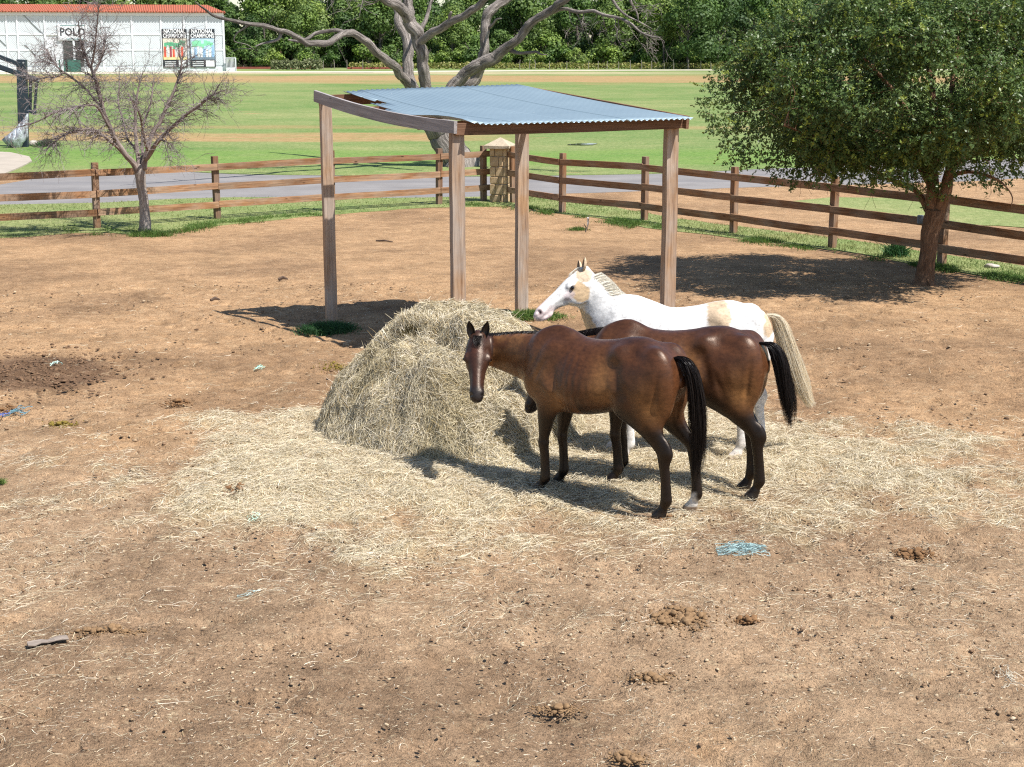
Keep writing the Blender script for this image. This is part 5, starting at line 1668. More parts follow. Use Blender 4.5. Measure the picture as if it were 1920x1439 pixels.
def horse_body(P):
    """P: dict of pose. Returns verts, quads, region info (all in body coordinates, x forward, y left)."""
    xs = P['xs']
    F = Field(P.get('lo', (-1.15, -0.62, -0.03)), P['hi'], P.get('res', 0.0115))
    # trunk
    tr = catmull(TR, 4)
    sl, X, Y, Z = F.box((-0.86 * xs, -0.34, 0.70), (0.77 * xs, 0.34, 1.56))
    xx = X / xs
    top = np.interp(xx, tr[:, 0], tr[:, 1]); bot = np.interp(xx, tr[:, 0], tr[:, 2])
    wid = np.interp(xx, tr[:, 0], tr[:, 3]); tap = np.interp(xx, tr[:, 0], tr[:, 4])
    bot = bot - P.get('belly', 0.0) * np.exp(-((xx - 0.0) / 0.30) ** 2)
    c = (top + bot) / 2; h = (top - bot) / 2
    s = (Z - c) / h
    wz = wid * (1 - tap * np.clip(s, -0.4, 1.1))
    ribs = 1 + 0.009 * np.sin(xx * 85 + s * 3) * np.exp(-((xx - 0.12) / 0.16) ** 2)
    q = (np.abs(Y / (wz * ribs)) ** 2.2 + np.abs(s) ** 2.2) ** (1 / 2.2)
    d = (q - 1) * np.minimum(wz, h)
    d = np.where((xx < -0.85) | (xx > 0.76), 0.4, d)
    F.smin(sl, d.astype(np.float32), 0.0)
    def ax(a):   # rotated about y by a
        ca, sa = math.cos(a), math.sin(a)
        return [(ca, 0, -sa), (0, 1, 0), (sa, 0, ca)]
    for sd in (1, -1):
        # shoulder blade and upper arm, thigh and croup masses
        F.ell((0.50 * xs, sd * 0.130, 1.13), (0.115, 0.090, 0.27), ax(-0.42), 0.05)
        F.ell((0.585 * xs, sd * 0.135, 1.00), (0.13, 0.085, 0.12), ax(0.5), 0.06)
        F.ell((0.42 * xs, sd * 0.155, 0.94), (0.10, 0.075, 0.15), ax(0.2), 0.05)
        F.ell((-0.60 * xs, sd * 0.135, 1.13), (0.20, 0.13, 0.31), ax(-0.15), 0.05)
        F.ell((-0.70 * xs, sd * 0.115, 1.04), (0.105, 0.095, 0.24), ax(-0.05), 0.04)
        F.ell((-0.40 * xs, sd * 0.160, 1.02), (0.14, 0.10, 0.22), ax(0.35), 0.05)
        F.ell((-0.29 * xs, sd * 0.160, 1.345), (0.060, 0.045, 0.045), ax(0.3), 0.10)
        F.ell((-0.345 * xs, sd * 0.175, 0.925), (0.085, 0.06, 0.095), None, 0.05)
        # muscle lines and hollows
        F.dent((-0.195 * xs, sd * 0.27, 1.22), (0.095, 0.12, 0.15), ax(0.15), 0.022)     # hollow of the flank
        F.dent((-0.275 * xs, sd * 0.27, 1.05), (0.035, 0.10, 0.20), ax(0.34), -0.010)    # flank fold
        F.dent((-0.335 * xs, sd * 0.27, 1.13), (0.034, 0.10, 0.16), ax(0.34), 0.011)
        F.dent((-0.690 * xs, sd * 0.25, 1.05), (0.022, 0.10, 0.17), ax(-0.12), 0.013)    # back of the thigh
        F.dent((-0.560 * xs, sd * 0.27, 1.02), (0.060, 0.10, 0.15), ax(0.10), -0.012)
        F.dent((-0.455 * xs, sd * 0.27, 0.98), (0.028, 0.10, 0.13), ax(0.40), 0.014)
        F.dent((-0.43 * xs, sd * 0.20, 1.36), (0.14, 0.12, 0.05), ax(-0.2), 0.010)
        F.dent((-0.285 * xs, sd * 0.19, 1.40), (0.06, 0.08, 0.05), ax(0.2), -0.006)      # point of the hip
        F.dent((0.335 * xs, sd * 0.26, 1.06), (0.034, 0.10, 0.19), ax(0.28), 0.012)      # behind the shoulder
        F.dent((0.425 * xs, sd * 0.24, 1.00), (0.055, 0.10, 0.12), ax(0.45), -0.016)     # triceps
        F.dent((0.520 * xs, sd * 0.23, 1.13), (0.020, 0.10, 0.14), ax(-0.50), 0.011)
        F.dent((0.610 * xs, sd * 0.21, 1.18), (0.022, 0.10, 0.15), ax(-0.45), 0.013)
        F.dent((0.35 * xs, sd * 0.13, 1.42), (0.09, 0.08, 0.05), None, 0.012)
        F.dent((0.31 * xs, sd * 0.27, 0.86), (0.06, 0.10, 0.05), ax(0.3), 0.012)
        for rb in range(6):
            F.dent(((0.24 - rb * .066) * xs, sd * 0.29, 1.02), (0.014, 0.08, 0.16), ax(0.22), 0.0018)
    W = (0, 1, 0)
    # legs
    for key, sd, fore in (('fl', 1, True), ('fr', -1, True), ('hl', 1, False), ('hr', -1, False)):
        fx, fy, fz, bend = P['feet'][key]
        if fore:
            top_ = np.array((0.475 * xs, sd * 0.150, 0.90))
            ft = np.array((0.53 * xs + fx, sd * 0.135 + fy, fz))
            L = top_ - ft
            def pt(t, dx=0.0): 
                q = ft + L * t; return (q[0] + dx, q[1], q[2])
            rows = [(*pt(1.0), .088, .110), (*pt(.85, .005), .072, .092), (*pt(.68, .018 + bend * .6), .052, .062), (*pt(.575, .028 + bend), .043, .046), (*pt(.525, .030 + bend), .046, .051),
                    (*pt(.475, .026 + bend), .041, .044), (*pt(.40, .014 + bend * .7), .033, .043), (*pt(.28, .006 + bend * .4), .031, .043), (*pt(.195, .0 + bend * .2), .036, .047), (*pt(.155, .003), .038, .049),
                    (*pt(.105, .03), .031, .034), (*pt(.075, .045), .035, .039)]
            hoof = [(*pt(.085, .042), .037, .042), (*pt(.045, .06), .047, .054), (*pt(.012, .07), .054, .063)]
        else:
            ft = np.array((-0.66 * xs + fx, sd * 0.125 + fy, fz))
            stf = np.array((-0.425 * xs, sd * 0.165, 0.91))
            hock = np.array((-0.700 * xs + fx * .90 + bend, sd * 0.135 + fy * .8, 0.565 + fz * .5))
            fet = ft + np.array((-0.055, 0, 0.165))
            def lp(a, b, t, dx=0.0, dz=0.0):
                q = a + (b - a) * t; return (q[0] + dx, q[1], q[2] + dz)
            rows = [(*lp(stf, hock, -.15, -.04), .098, .150), (*lp(stf, hock, .22, -.045), .085, .128), (*lp(stf, hock, .50, -.025), .064, .098), (*lp(stf, hock, .78, -.004), .044, .066),
                    (*lp(stf, hock, .95, .012), .041, .054), (*lp(hock, fet, .05, .012), .042, .057), (*lp(hock, fet, .18, .010), .038, .052), (*lp(hock, fet, .38, .006), .034, .046), (*lp(hock, fet, .68, .0), .033, .045),
                    (*lp(hock, fet, .92, .0), .038, .049), (*lp(hock, fet, 1.03, .004), .040, .051), (*lp(fet, ft, .38, .005), .032, .036), (*lp(fet, ft, .6, .005), .036, .040)]
            hoof = [(*lp(fet, ft, .55, .005), .038, .043), (*lp(fet, ft, .78, .012), .047, .053), (*lp(fet, ft, .95, .02), .053, .062)]
            F.ell(hock + np.array((-.034, 0, .035)), (.024, .022, .055), ax(0.35), 0.035)      # point of hock
            # tendon line under the thigh
        rows = np.array([(*r, *W) for r in rows])
        F.chain(rows, 0.05 if fore else 0.06, 3)
        F.chain(np.array([(*r, *W) for r in hoof]), 0.012, 2)
    # neck
    nk = P['neck']                 # rows: x,y,z,a,b ; lateral axes computed
    nk = np.array(nk, float)
    lat = np.array(P.get('neck_w', [(0, 1, 0)] * len(nk)), float)
    F.chain(np.concatenate([nk, lat], 1), 0.11, 5)
    # head
    o, u, v, w = head_frame(P['poll'], P['u'], P['v'])
    hs = P.get('hs', 1.0)
    H = lambda a, b, c=0.0: o + hs * (u * a + v * b + w * c)
    st = [(0.00, -.075, .068, .090), (.07, -.082, .088, .104), (.15, -.090, .094, .112), (.23, -.087, .083, .103), (.31, -.075, .064, .081), (.39, -.065, .052, .067),
          (.46, -.063, .049, .061), (.53, -.067, .054, .061), (.575, -.073, .048, .049)]
    hw_ = P.get('hw', 1.06)
    F.chain(np.array([(*H(a, b), hs * c * hw_, hs * d, *w) for a, b, c, d in st]), 0.05, 4)
    A = [u, v, w]
    for sd in (1, -1):
        F.ell(H(.160, -.152, sd * .056 * hw_), hs * np.array((.112, .096, .036)), A, 0.025)     # cheek plate
        F.ell(H(.185, -.038, sd * .086 * hw_), hs * np.array((.042, .024, .022)), A, 0.025)    # brow
        F.ell(H(.30, -.062, sd * .056), hs * np.array((.095, .012, .012)), A, 0.03)      # facial crest
        F.ell(H(.190, -.068, sd * .118 * hw_), hs * np.array((.026, .016, .020)), A, 0.010, cut=True)
        F.ell(H(.545, -.048, sd * .044), hs * np.array((.032, .026, .018)), A, 0.02)     # nostril wing
        F.dent(H(.560, -.046, sd * .050), hs * np.array((.013, .017, .020)), A, 0.024)
        F.dent(H(.115, -.030, sd * .072), hs * np.array((.030, .026, .026)), A, 0.010)
        F.dent(H(.34, -.045, sd * .055), hs * np.array((.085, .018, .022)), A, 0.007)
        F.dent(H(.31, -.125, sd * .050), hs * np.array((.060, .028, .030)), A, 0.012)
        F.dent(H(.205, -.092, sd * .095), hs * np.array((.030, .012, .020)), A, 0.008)
        F.dent(H(.545, -.106, sd * .045), hs * np.array((.045, .008, .030)), A, 0.014)          # mouth line
    F.ell(H(.545, -.118, 0), hs * np.array((.036, .020, .036)), A, 0.02)    # lower lip
    F.ell(H(.49, -.128, 0), hs * np.array((.040, .022, .028)), A, 0.025)    # chin
    F.ell(H(-.02, -.02, 0), hs * np.array((.06, .03, .05)), A, 0.04)        # poll
    V, Q = F.mesh()
    V = smooth_mesh(V, Q, 3, 0.5)
    info = dict(o=o, u=u, v=v, w=w, hs=hs)
    # ears
    inner = np.zeros(len(V), bool); isear = np.zeros(len(V), bool)
    for sd in (1, -1):
        d = P.get('ear', (-.55, .80, .28))
        dv = u * d[0] + v * d[1] + w * (sd * d[2])
        eb = H(-.005, -.012, sd * .052)
        ve, fe, inn = loft_ear(eb, dv, w * 1.0 + u * (sd * P.get('ear_turn', 0.25)), u * 0.8 + v * .5, P.get('ear_len', 0.165) * hs)
        Q = np.concatenate([Q, fe + len(V)])
        V = np.concatenate([V, ve]); inner = np.concatenate([inner, inn]); isear = np.concatenate([isear, np.ones(len(ve), bool)])
    info['inner'] = inner; info['isear'] = isear
    return V, Q, info

def sstep(a, b, x):
    t = np.clip((x - a) / (b - a), 0, 1)
    return t * t * (3 - 2 * t)

def vnoise3(p, scale, seed=0):
    """cheap smooth 3-D noise from three planar ones"""
    q = p * scale
    return (vnoise(q[:, 0] + 0.37 * q[:, 2], q[:, 2] + 0.21 * q[:, 1], seed) + vnoise(q[:, 1] + 0.3 * q[:, 0] + 5.1, q[:, 2] - 3.3, seed + 9)) / 2

def coat_bay(V, info, P, dark=0.0, light=0.0):
    x = V[:, 0] / P['xs']; y = V[:, 1]; z = V[:, 2]
    base = np.array((0.078, 0.0290, 0.0115)) * (1 - dark)
    tan = np.array((0.275, 0.130, 0.044))
    blk = np.array((0.0042, 0.0030, 0.0028))
    dk = np.array((0.024, 0.0095, 0.0062))
    n = vnoise3(V, 6.0, 3); n2 = vnoise3(V, 14.0, 5)
    rel = V - info['o']
    hu = rel @ info['u']; hv = rel @ info['v']; hw = np.abs(rel @ info['w'])
    head = (hu > -0.12) & (hu < 0.75) & (hw < 0.14) & (hv > -0.27) & (hv < 0.25)
    c = np.tile(base, (len(V), 1))
    def blend(m, col):
        nonlocal c
        m = np.clip(m, 0, 1)[:, None]
        c = c * (1 - m) + np.asarray(col) * m
    body = ~head
    # tan soft areas: flank, elbow, underside, back of the thigh
    fl = np.exp(-(((x + 0.17) / 0.12) ** 2 + ((z - 1.06) / 0.22) ** 2)) * 0.75
    fl += np.exp(-(((x + 0.62) / 0.13) ** 2 + ((z - 0.93) / 0.17) ** 2)) * 0.70
    fl += np.exp(-(((x - 0.30) / 0.10) ** 2 + ((z - 0.93) / 0.16) ** 2)) * 0.45
    fl += np.exp(-(((x - 0.55) / 0.14) ** 2 + ((z - 1.05) / 0.22) ** 2)) * 0.35
    fl += sstep(0.90, 0.80, z) * sstep(-.4, -.2, x) * sstep(.5, .3, x) * 0.5
    nk = sstep(0.60, 0.85, x)
    fl += nk * 0.40 * sstep(.35, .7, n2 + .15)
    blend(np.where(body, fl * (0.45 + 0.9 * n) * (1 + light), 0), tan)
    # darker topline and croup
    blend(np.where(body, sstep(1.28, 1.50, z) * (0.35 + 0.5 * n2) * sstep(.9, .6, x), 0), dk)
    # patchy
    blend(np.where(body, (n2 - 0.5) * 0.9, 0), dk)
    # black points: legs
    fore = x > 0.1
    lim = np.where(fore, 0.74, 0.74) + (n - 0.5) * 0.16
    blend(np.where(body, sstep(lim + 0.17, lim - 0.05, z) * 0.96, 0), blk)
    gask = np.where(~fore, sstep(-0.62, -0.46, x) * sstep(1.04, 0.80, z + (n2 - .5) * .2) + 0.6 * np.exp(-(((x + .36) / .07) ** 2 + ((z - 1.05) / .16) ** 2)), 0)
    blend(np.where(body, gask * 0.85, 0), blk)
    # hooves
    blend(np.where(body, sstep(0.062, 0.052, z), 0), (0.020, 0.016, 0.014))
    # head: dark face, brown cheeks, black muzzle and ear backs
    face = np.where(head, 1, 0)
    fcol = np.array((0.034, 0.0150, 0.0100))
    blend(face * 0.9, fcol)
    ck = np.where(head, np.exp(-(((hu - .15) / .13) ** 2)) * sstep(-.09, -.15, hv) * sstep(0.03, .06, hw), 0)
    blend(ck * 0.95, (0.27, 0.105, 0.026))
    fh = np.where(head, np.exp(-(((hu - .10) / .07) ** 2)) * sstep(-.05, 0.0, hv) * sstep(0.075, .02, hw), 0)
    blend(fh * 0.6, (0.060, 0.018, 0.0095))
    blend(np.where(head, sstep(.43, .50, hu), 0) * 0.95, (0.016, 0.013, 0.013))
    nos = np.where(head, np.exp(-(((hu - .558) / .020) ** 2 + ((hv + .05) / .022) ** 2)) * sstep(.035, .05, hw), 0)
    blend(nos * 1.4, (0.003, 0.002, 0.002))
    blend(info['isear'] * 0.95, blk)
    blend(info['inner'] * 0.9, (0.012, 0.009, 0.008))
    # white hind foot
    if 'sock' in P:
        sx, sy = P['sock']
        near = np.exp(-(((V[:, 0] - sx) / .11) ** 2 + ((y - sy) / .09) ** 2))
        blend(np.where(body, sstep(.35, .6, near) * sstep(0.185, 0.13, z + (n2 - .5) * .05), 0), (0.62, 0.58, 0.52))
        blend(np.where(body, sstep(.35, .6, near) * sstep(0.06, 0.045, z), 0), (0.22, 0.16, 0.11))
    return np.clip(c, 0.002, 1)

def coat_paint(V, info, P):
    x = V[:, 0] / P['xs']; y = V[:, 1]; z = V[:, 2]
    c = np.tile(np.array((0.645, 0.625, 0.595)), (len(V), 1))
    n = vnoise3(V, 5.0, 13); n2 = vnoise3(V, 22.0, 15); n3 = vnoise3(V, 60.0, 17)
    tan = np.array((0.43, 0.300, 0.170))
    rel = V - info['o']
    hu = rel @ info['u']; hv = rel @ info['v']; hw = rel @ info['w']
    head = (hu > -0.12) & (hu < 0.75) & (np.abs(hw) < 0.14) & (hv > -0.27) & (hv < 0.25)
    def blend(m, col):
        nonlocal c
        m = np.clip(m, 0, 1)[:, None]
        c = c * (1 - m) + np.asarray(col) * m
    e = (n2 - .5) * 0.30 + (n3 - .5) * 0.22
    def patch(cx, cz, rx, rz, a=0.0, side=None):
        dx, dz = x - cx, z - cz
        ca, sa = math.cos(a), math.sin(a)
        q = np.sqrt(((dx * ca + dz * sa) / rx) ** 2 + ((-dx * sa + dz * ca) / rz) ** 2) + e * 1.3
        m = sstep(1.10, 0.86, q)
        if side is not None: m = m * (y * side > 0)
        return np.where(head, 0, m)
    blend(patch(-0.30, 1.36, 0.125, 0.155, 0.0, 1) * 0.86, tan)
    blend(patch(-0.80, 1.33, 0.09, 0.15, 0.4) * 0.86, tan)
    blend(patch(0.86, 1.20, 0.065, 0.26, -0.5) * 0.9, np.array((0.50, 0.36, 0.20)))
    blend(patch(-0.05, 0.85, 0.3, 0.10, 0.0) * 0.5, tan)
    # head: tan cheek and poll, pink muzzle, grey round the eye
    q = np.sqrt(((hu - .155) / .092) ** 2 + ((hv + .145) / .100) ** 2) + e * 1.2
    blend(np.where(head, sstep(1.05, .92, q) * sstep(0.04, .06, np.abs(hw)) * 0.95, 0), (0.42, 0.29, 0.16))
    q = np.sqrt(((hu - .02) / .075) ** 2 + ((hv + .055) / .075) ** 2) + e
    blend(np.where(head, sstep(1.05, .9, q) * 0.8, 0), tan)
    q = np.sqrt(((hu - .255) / .055) ** 2 + ((hv + .10) / .05) ** 2) + e
    blend(np.where(head, sstep(1.1, .8, q) * sstep(.04, .06, np.abs(hw)) * 0.5, 0), (0.56, 0.42, 0.42))
    q = np.sqrt(((hu - .195) / .040) ** 2 + ((hv + .068) / .020) ** 2)
    blend(np.where(head, sstep(1.2, .7, q) * sstep(.05, .07, np.abs(hw)) * 0.7, 0), (0.12, 0.09, 0.085))
    q = np.sqrt(((hu - .225) / .035) ** 2 + ((hv + .105) / .03) ** 2)
    blend(np.where(head, sstep(1.1, .7, q) * sstep(.05, .07, np.abs(hw)) * 0.5, 0), (0.30, 0.26, 0.25))
    blend(np.where(head, sstep(.37, .52, hu + (n2 - .5) * .10) * 0.60, 0), (0.66, 0.47, 0.45))
    q = np.sqrt(((hu - .40) / .06) ** 2 + ((hv + .135) / .035) ** 2) + e
    blend(np.where(head, sstep(1.1, .8, q) * 0.5, 0), (0.33, 0.27, 0.24))
    nos = np.where(head, np.exp(-(((hu - .558) / .020) ** 2 + ((hv + .05) / .024) ** 2)) * sstep(.035, .05, np.abs(hw)), 0)
    blend(nos * 1.3, (0.05, 0.02, 0.02))
    blend(info['isear'] * 0.85, (0.46, 0.32, 0.18))
    blend(info['inner'] * 0.8, (0.22, 0.14, 0.085))
    blend(np.where(~head, sstep(0.062, 0.052, z), 0), (0.52, 0.40, 0.32))
    blend(np.where(~head, sstep(0.45, 0.05, z) * (0.25 + 0.5 * (n2 - .3)), 0), (0.55, 0.44, 0.35))
    return np.clip(c, 0.01, 1)

def coat_material(name, rough, spec, bump, tint=(1, 1, 1)):
    t = NT(name)
    co = t.coord('Object')
    fine = t.noise(t.mapping(co, (60, 60, 160)), 2.0, 3, 0.6)
    mid = t.noise(co, 9.0, 4, 0.6)
    base = t.attr('col')
    k = t.ramp(t.noise(t.mapping(co, (22, 22, 34)), 1.0, 6, 0.7), [(0.3, 0.62), (0.5, 1.0), (0.7, 1.35)])
    c = t.mix(1.0, base, k, 'MULTIPLY')
    t.set(c, rough, 0.0, spec)
    t.bsdf.inputs['Specular Tint'].default_value = (tint[0], tint[1], tint[2], 1)
    h = t.math('ADD', t.math('MULTIPLY', fine, 0.25), t.math('MULTIPLY', mid, 1.0))
    t.bump(h, bump, 0.02)
    return t.m

M_BAY = coat_material('bay_coat', 0.37, 0.40, 0.26, (1.0, 0.86, 0.74))
M_PAINT = coat_material('white_coat', 0.62, 0.25, 0.18)

def hair_material(name):
    t = NT(name)
    c = t.attr('col'); t.set(c, 0.42, 0.0, 0.35)
    tr = t.n.new('ShaderNodeBsdfTranslucent'); t.l.new(c, tr.inputs['Color'])
    mx = t.n.new('ShaderNodeMixShader'); mx.inputs[0].default_value = 0.35
    t.l.new(t.bsdf.outputs[0], mx.inputs[1]); t.l.new(tr.outputs[0], mx.inputs[2]); t.l.new(mx.outputs[0], t.n['Material Output'].inputs['Surface'])
    return t.m
M_HAIR = hair_material('horse_hair')
t_ = NT('horse_eye'); t_.set((0.006, 0.004, 0.004), 0.08, 0, 0.6); M_EYE = t_.m

def hair_mesh(name, pts, width, c0, c1, parent):
    n = len(pts)
    f = rng.random((n, 1)) ** 1.5
    cols = np.asarray(c0) * (1 - f) + np.asarray(c1) * f
    V, F, col = ribbons(None, pts, width, cols)
    return np_mesh(name, V, F, M_HAIR, parent, smooth=True, col=col)

def tail_hair(parent, dock, path, n, spread, colr, width=0.006):
    """path: list of offsets rel. to dock (x,y,z, bundle radius)"""
    path = catmull(np.array(path, float), 4)
    k = len(path)
    ang = rng.random(n) * 2 * np.pi; rad = np.sqrt(rng.random(n))
    lock = rng.integers(0, 26, n)                       # hairs hang in locks
    lph = rng.random(26) * 6.28; lr = np.sqrt(rng.random(26)); lang = rng.random(26) * 6.28; ll = 0.60 + 0.42 * rng.random(26)
    ang = np.where(rng.random(n) < .7, lang[lock] + rng.normal(0, .25, n), ang); rad = np.where(rng.random(n) < .7, np.clip(lr[lock] + rng.normal(0, .12, n), 0, 1.15), rad)
    ln = np.clip(ll[lock] * (0.62 + 0.42 * rng.random(n) ** 0.5), .25, 1.0)
    start = rng.random(n) ** 1.8 * 0.35
    ph = lph[lock]
    pts = np.zeros((n, 11, 3))
    for j in range(11):
        tpar = start + (ln - start) * j / 10
        f = tpar * (k - 1)
        i0 = np.clip(f.astype(int), 0, k - 2); fr = (f - i0)[:, None]
        q = path[i0] * (1 - fr) + path[i0 + 1] * fr
        off = np.stack([np.cos(ang), np.sin(ang), 0.2 * np.cos(ang * 3)], 1) * (rad * q[:, 3])[:, None]
        am = (spread * (.15 + .55 * tpar ** 1.5))[:, None] if hasattr(tpar, '__len__') else 0
        wig = np.stack([np.sin(tpar * 7 + ph), np.cos(tpar * 6 + ph * 1.7), 0 * tpar], 1) * am * .5 + rng.normal(0, .004, (n, 3)) * tpar[:, None]
        pts[:, j, :] = np.asarray(dock) + q[:, :3] + off + wig
    return hair_mesh('tail', pts, width * .45 * (0.6 + 0.8 * rng.random(n)), colr[0], colr[1], parent)

def make_horse(P, loc, heading, coat, mat, label, hair):
    root = empty('horse', loc, heading)
    root.scale = (P['s'],) * 3
    tag(root, label, 'horse')
    V, Q, info = horse_body(P)
    col = coat(V, info, P)
    body = np_mesh('body', V, Q, mat, root, smooth=True, col=col)
    o, u, v, w, hs = (info[k] for k in ('o', 'u', 'v', 'w', 'hs'))
    H = lambda a, b, c=0.0: o + hs * (u * a + v * b + w * c)
    for sd in (1, -1):
        bm = bmesh.new()
        bmesh.ops.create_uvsphere(bm, u_segments=14, v_segments=8, radius=0.0190 * hs)
        me = bpy.data.meshes.new('eye'); bm.to_mesh(me); bm.free()
        e = link_mesh('eye', me, M_EYE, root, True)
        e.location = H(.190, -.067, sd * .096 * P.get('hw', 1.06))
    # mane and forelock
    nk = catmull(np.array(P['neck'], float), 6)
    lat = catmull(np.array(P.get('neck_w', [(0, 1, 0)] * len(P['neck'])), float), 6)
    mn = P['mane']
    n = mn['n']
    t = rng.uniform(mn.get('t0', 0.15), 0.98, n)
    f = t * (len(nk) - 1); i0 = np.clip(f.astype(int), 0, len(nk) - 2); fr = (f - i0)[:, None]
    q = nk[i0] * (1 - fr) + nk[i0 + 1] * fr
    gr_ = np.gradient(nk[:, :3], axis=0); tg = gr_[i0] * (1 - fr) + gr_[i0 + 1] * fr; tg /= np.linalg.norm(tg, axis=1, keepdims=True)
    wl_ = lat[i0] * (1 - fr) + lat[i0 + 1] * fr
    wl_ = wl_ - tg * np.sum(wl_ * tg, 1, keepdims=True); wl_ /= np.linalg.norm(wl_, axis=1, keepdims=True)
    dors = np.cross(wl_, tg); dors *= np.sign(dors[:, 2:3] + 1e-6)
    base = q[:, :3] + dors * (q[:, 4:5] * mn.get('sink', 0.93)) + wl_ * rng.normal(0, mn.get('wid', .012), (n, 1))
    K = 6
    pts = np.zeros((n, K, 3))
    L = mn['len'] * (0.7 + 0.35 * rng.random(n))
    side = mn['side']
    for j in range(K):
        s_ = j / (K - 1)
        a = mn['lift'] * (1 - s_) ** 1.0
        bow = np.sin(min(1.0, s_ * mn.get('curl', 1.0)) * math.pi / 2)
        out = wl_ * (side * mn['fall'] * bow) + dors * (mn['rise'] * math.sin(math.pi * min(s_ * mn.get('peak', 0.9), 1.0)) - mn['drop'] * s_ ** 2) + tg * (mn.get('lean', 0.0) * s_)
        pts[:, j] = base + out * L[:, None] + rng.normal(0, 0.004 * s_, (n, 3))
    hair_mesh('mane', pts, mn.get('w', .0032) * (0.6 + 0.8 * rng.random(n)), hair[0], hair[1], root)
    if P.get('forelock', 0):
        n = P['forelock']
        b0 = np.array([H(-.03, .0, c) for c in rng.normal(0, .018, n)])
        pts = np.zeros((n, 5, 3))
        ln = rng.uniform(.07, .15, n)
        for j in range(5):
            s_ = j / 4
            pts[:, j] = b0 + (u * 1.0)[None, :] * (ln * s_)[:, None] + v * (0.030 * math.sin(s_ * math.pi * .8) + .008) + w * (rng.normal(0, .016, n) * s_)[:, None]
        hair_mesh('forelock', pts, np.full(n, 0.003), hair[0], hair[1], root)
    T = P['tail']
    dock = np.array((-0.80 * P['xs'], 0, 1.335))
    mb = MB()
    tp = [dock + np.array(p[:3]) for p in T['path'][:3]]
    tail_hair(root, dock, T['path'], T['n'], T.get('spread', .06), T.get('hair', hair), T.get('w', .007))
    return root
def bezier_neck(S, t0, E, t1, m0, m1, n=6, fat=1.0):
    S, t0, E, t1 = (np.asarray(q, float) for q in (S, t0, E, t1))
    t0 = t0 / np.linalg.norm(t0); t1 = t1 / np.linalg.norm(t1)
    B1 = S + t0 * m0; B2 = E - t1 * m1
    rows, lat = [], []
    As = np.interp(np.linspace(0, 1, n), [0, .3, .6, .85, 1], [.165, .128, .092, .074, .070]) * fat
    Bs = np.interp(np.linspace(0, 1, n), [0, .3, .6, .85, 1], [.270, .222, .168, .130, .112]) * fat
    for i in range(n):
        t = i / (n - 1)
        p = (1 - t) ** 3 * S + 3 * (1 - t) ** 2 * t * B1 + 3 * (1 - t) * t * t * B2 + t ** 3 * E
        d = 3 * (1 - t) ** 2 * (B1 - S) + 6 * (1 - t) * t * (B2 - B1) + 3 * t * t * (E - B2)
        l = np.cross((0, 0, 1), d); l /= np.linalg.norm(l) + 1e-9
        rows.append((*p, As[i], Bs[i])); lat.append(l)
    return rows, lat

def to_body(loc, rz, s, p):
    q = (Vector(p) - Vector(loc)) / s
    return np.array((q.x * math.cos(rz) + q.y * math.sin(rz), -q.x * math.sin(rz) + q.y * math.cos(rz), q.z))

def place(px, py, z, rz, s, bx, depth=None):
    """ground location of a body whose point (bx, 0, z) is seen at this pixel"""
    p = at(px, py, z) if depth is None else at_y(px, py, depth)
    return Vector((p.x - math.cos(rz) * bx * s, p.y - math.sin(rz) * bx * s, 0))

def horse(px_withers, rz_deg, s, xs, poll_px, poll_y, muz_px, muz_y, coat, mat, label, hair, hv, extra, neck, wz=1.50):
    rz = R(rz_deg)
    loc = place(*px_withers, wz * s, rz, s, 0.44 * xs)
    poll = to_body(loc, rz, s, at_y(*poll_px, poll_y))
    muz = to_body(loc, rz, s, at_y(*muz_px, muz_y))
    u = muz - poll
    print('horse', [round(c, 2) for c in loc], 'poll', poll.round(2), 'head length', round(float(np.linalg.norm(u)), 3))
    u /= np.linalg.norm(u)
    P = dict(extra)
    P.update(xs=xs, s=s, poll=poll, u=u)
    v = to_body((0, 0, 0), rz, 1.0, hv)
    P['v'] = v
    o, u, v, w = head_frame(poll, u, v)
    E = o + u * 0.055 - v * 0.105
    te = neck.get('t1')
    te = to_body((0, 0, 0), rz, 1.0, te) if te is not None else (u * .3 + v * .2)
    rows, lat = bezier_neck(neck.get('S', (0.40 * xs, 0, 1.13)), neck['t0'], E, te, neck.get('m0', .35), neck.get('m1', .25), fat=neck.get('fat', 1.0))
    P['neck'] = rows; P['neck_w'] = lat
    allp = [np.array(r[:3]) for r in rows] + [o, o + u * .62, o - u * .15 + v * .22]
    hi = np.max(allp, 0) + 0.16; lo = np.min(allp, 0) - 0.16
    P['hi'] = (max(hi[0], 0.80 * xs + .12), max(hi[1], .44), max(hi[2], 1.62))
    P['lo'] = (-1.0 * xs - .05, min(lo[1], -.44), -0.03)
    return make_horse(P, loc, rz, lambda V, i, P_: coat(V, i, P_), mat, label, hair)

BLACK = ((0.008, 0.006, 0.006), (0.030, 0.020, 0.016))
CREAM = ((0.74, 0.68, 0.56), (0.82, 0.79, 0.71))
TAILC = ((0.68, 0.57, 0.40), (0.82, 0.76, 0.62))

mane_black = dict(n=6000, len=.085, lift=0, side=-1, fall=.75, rise=.34, drop=.35, sink=.97, wid=.010, peak=.8, lean=-.35)

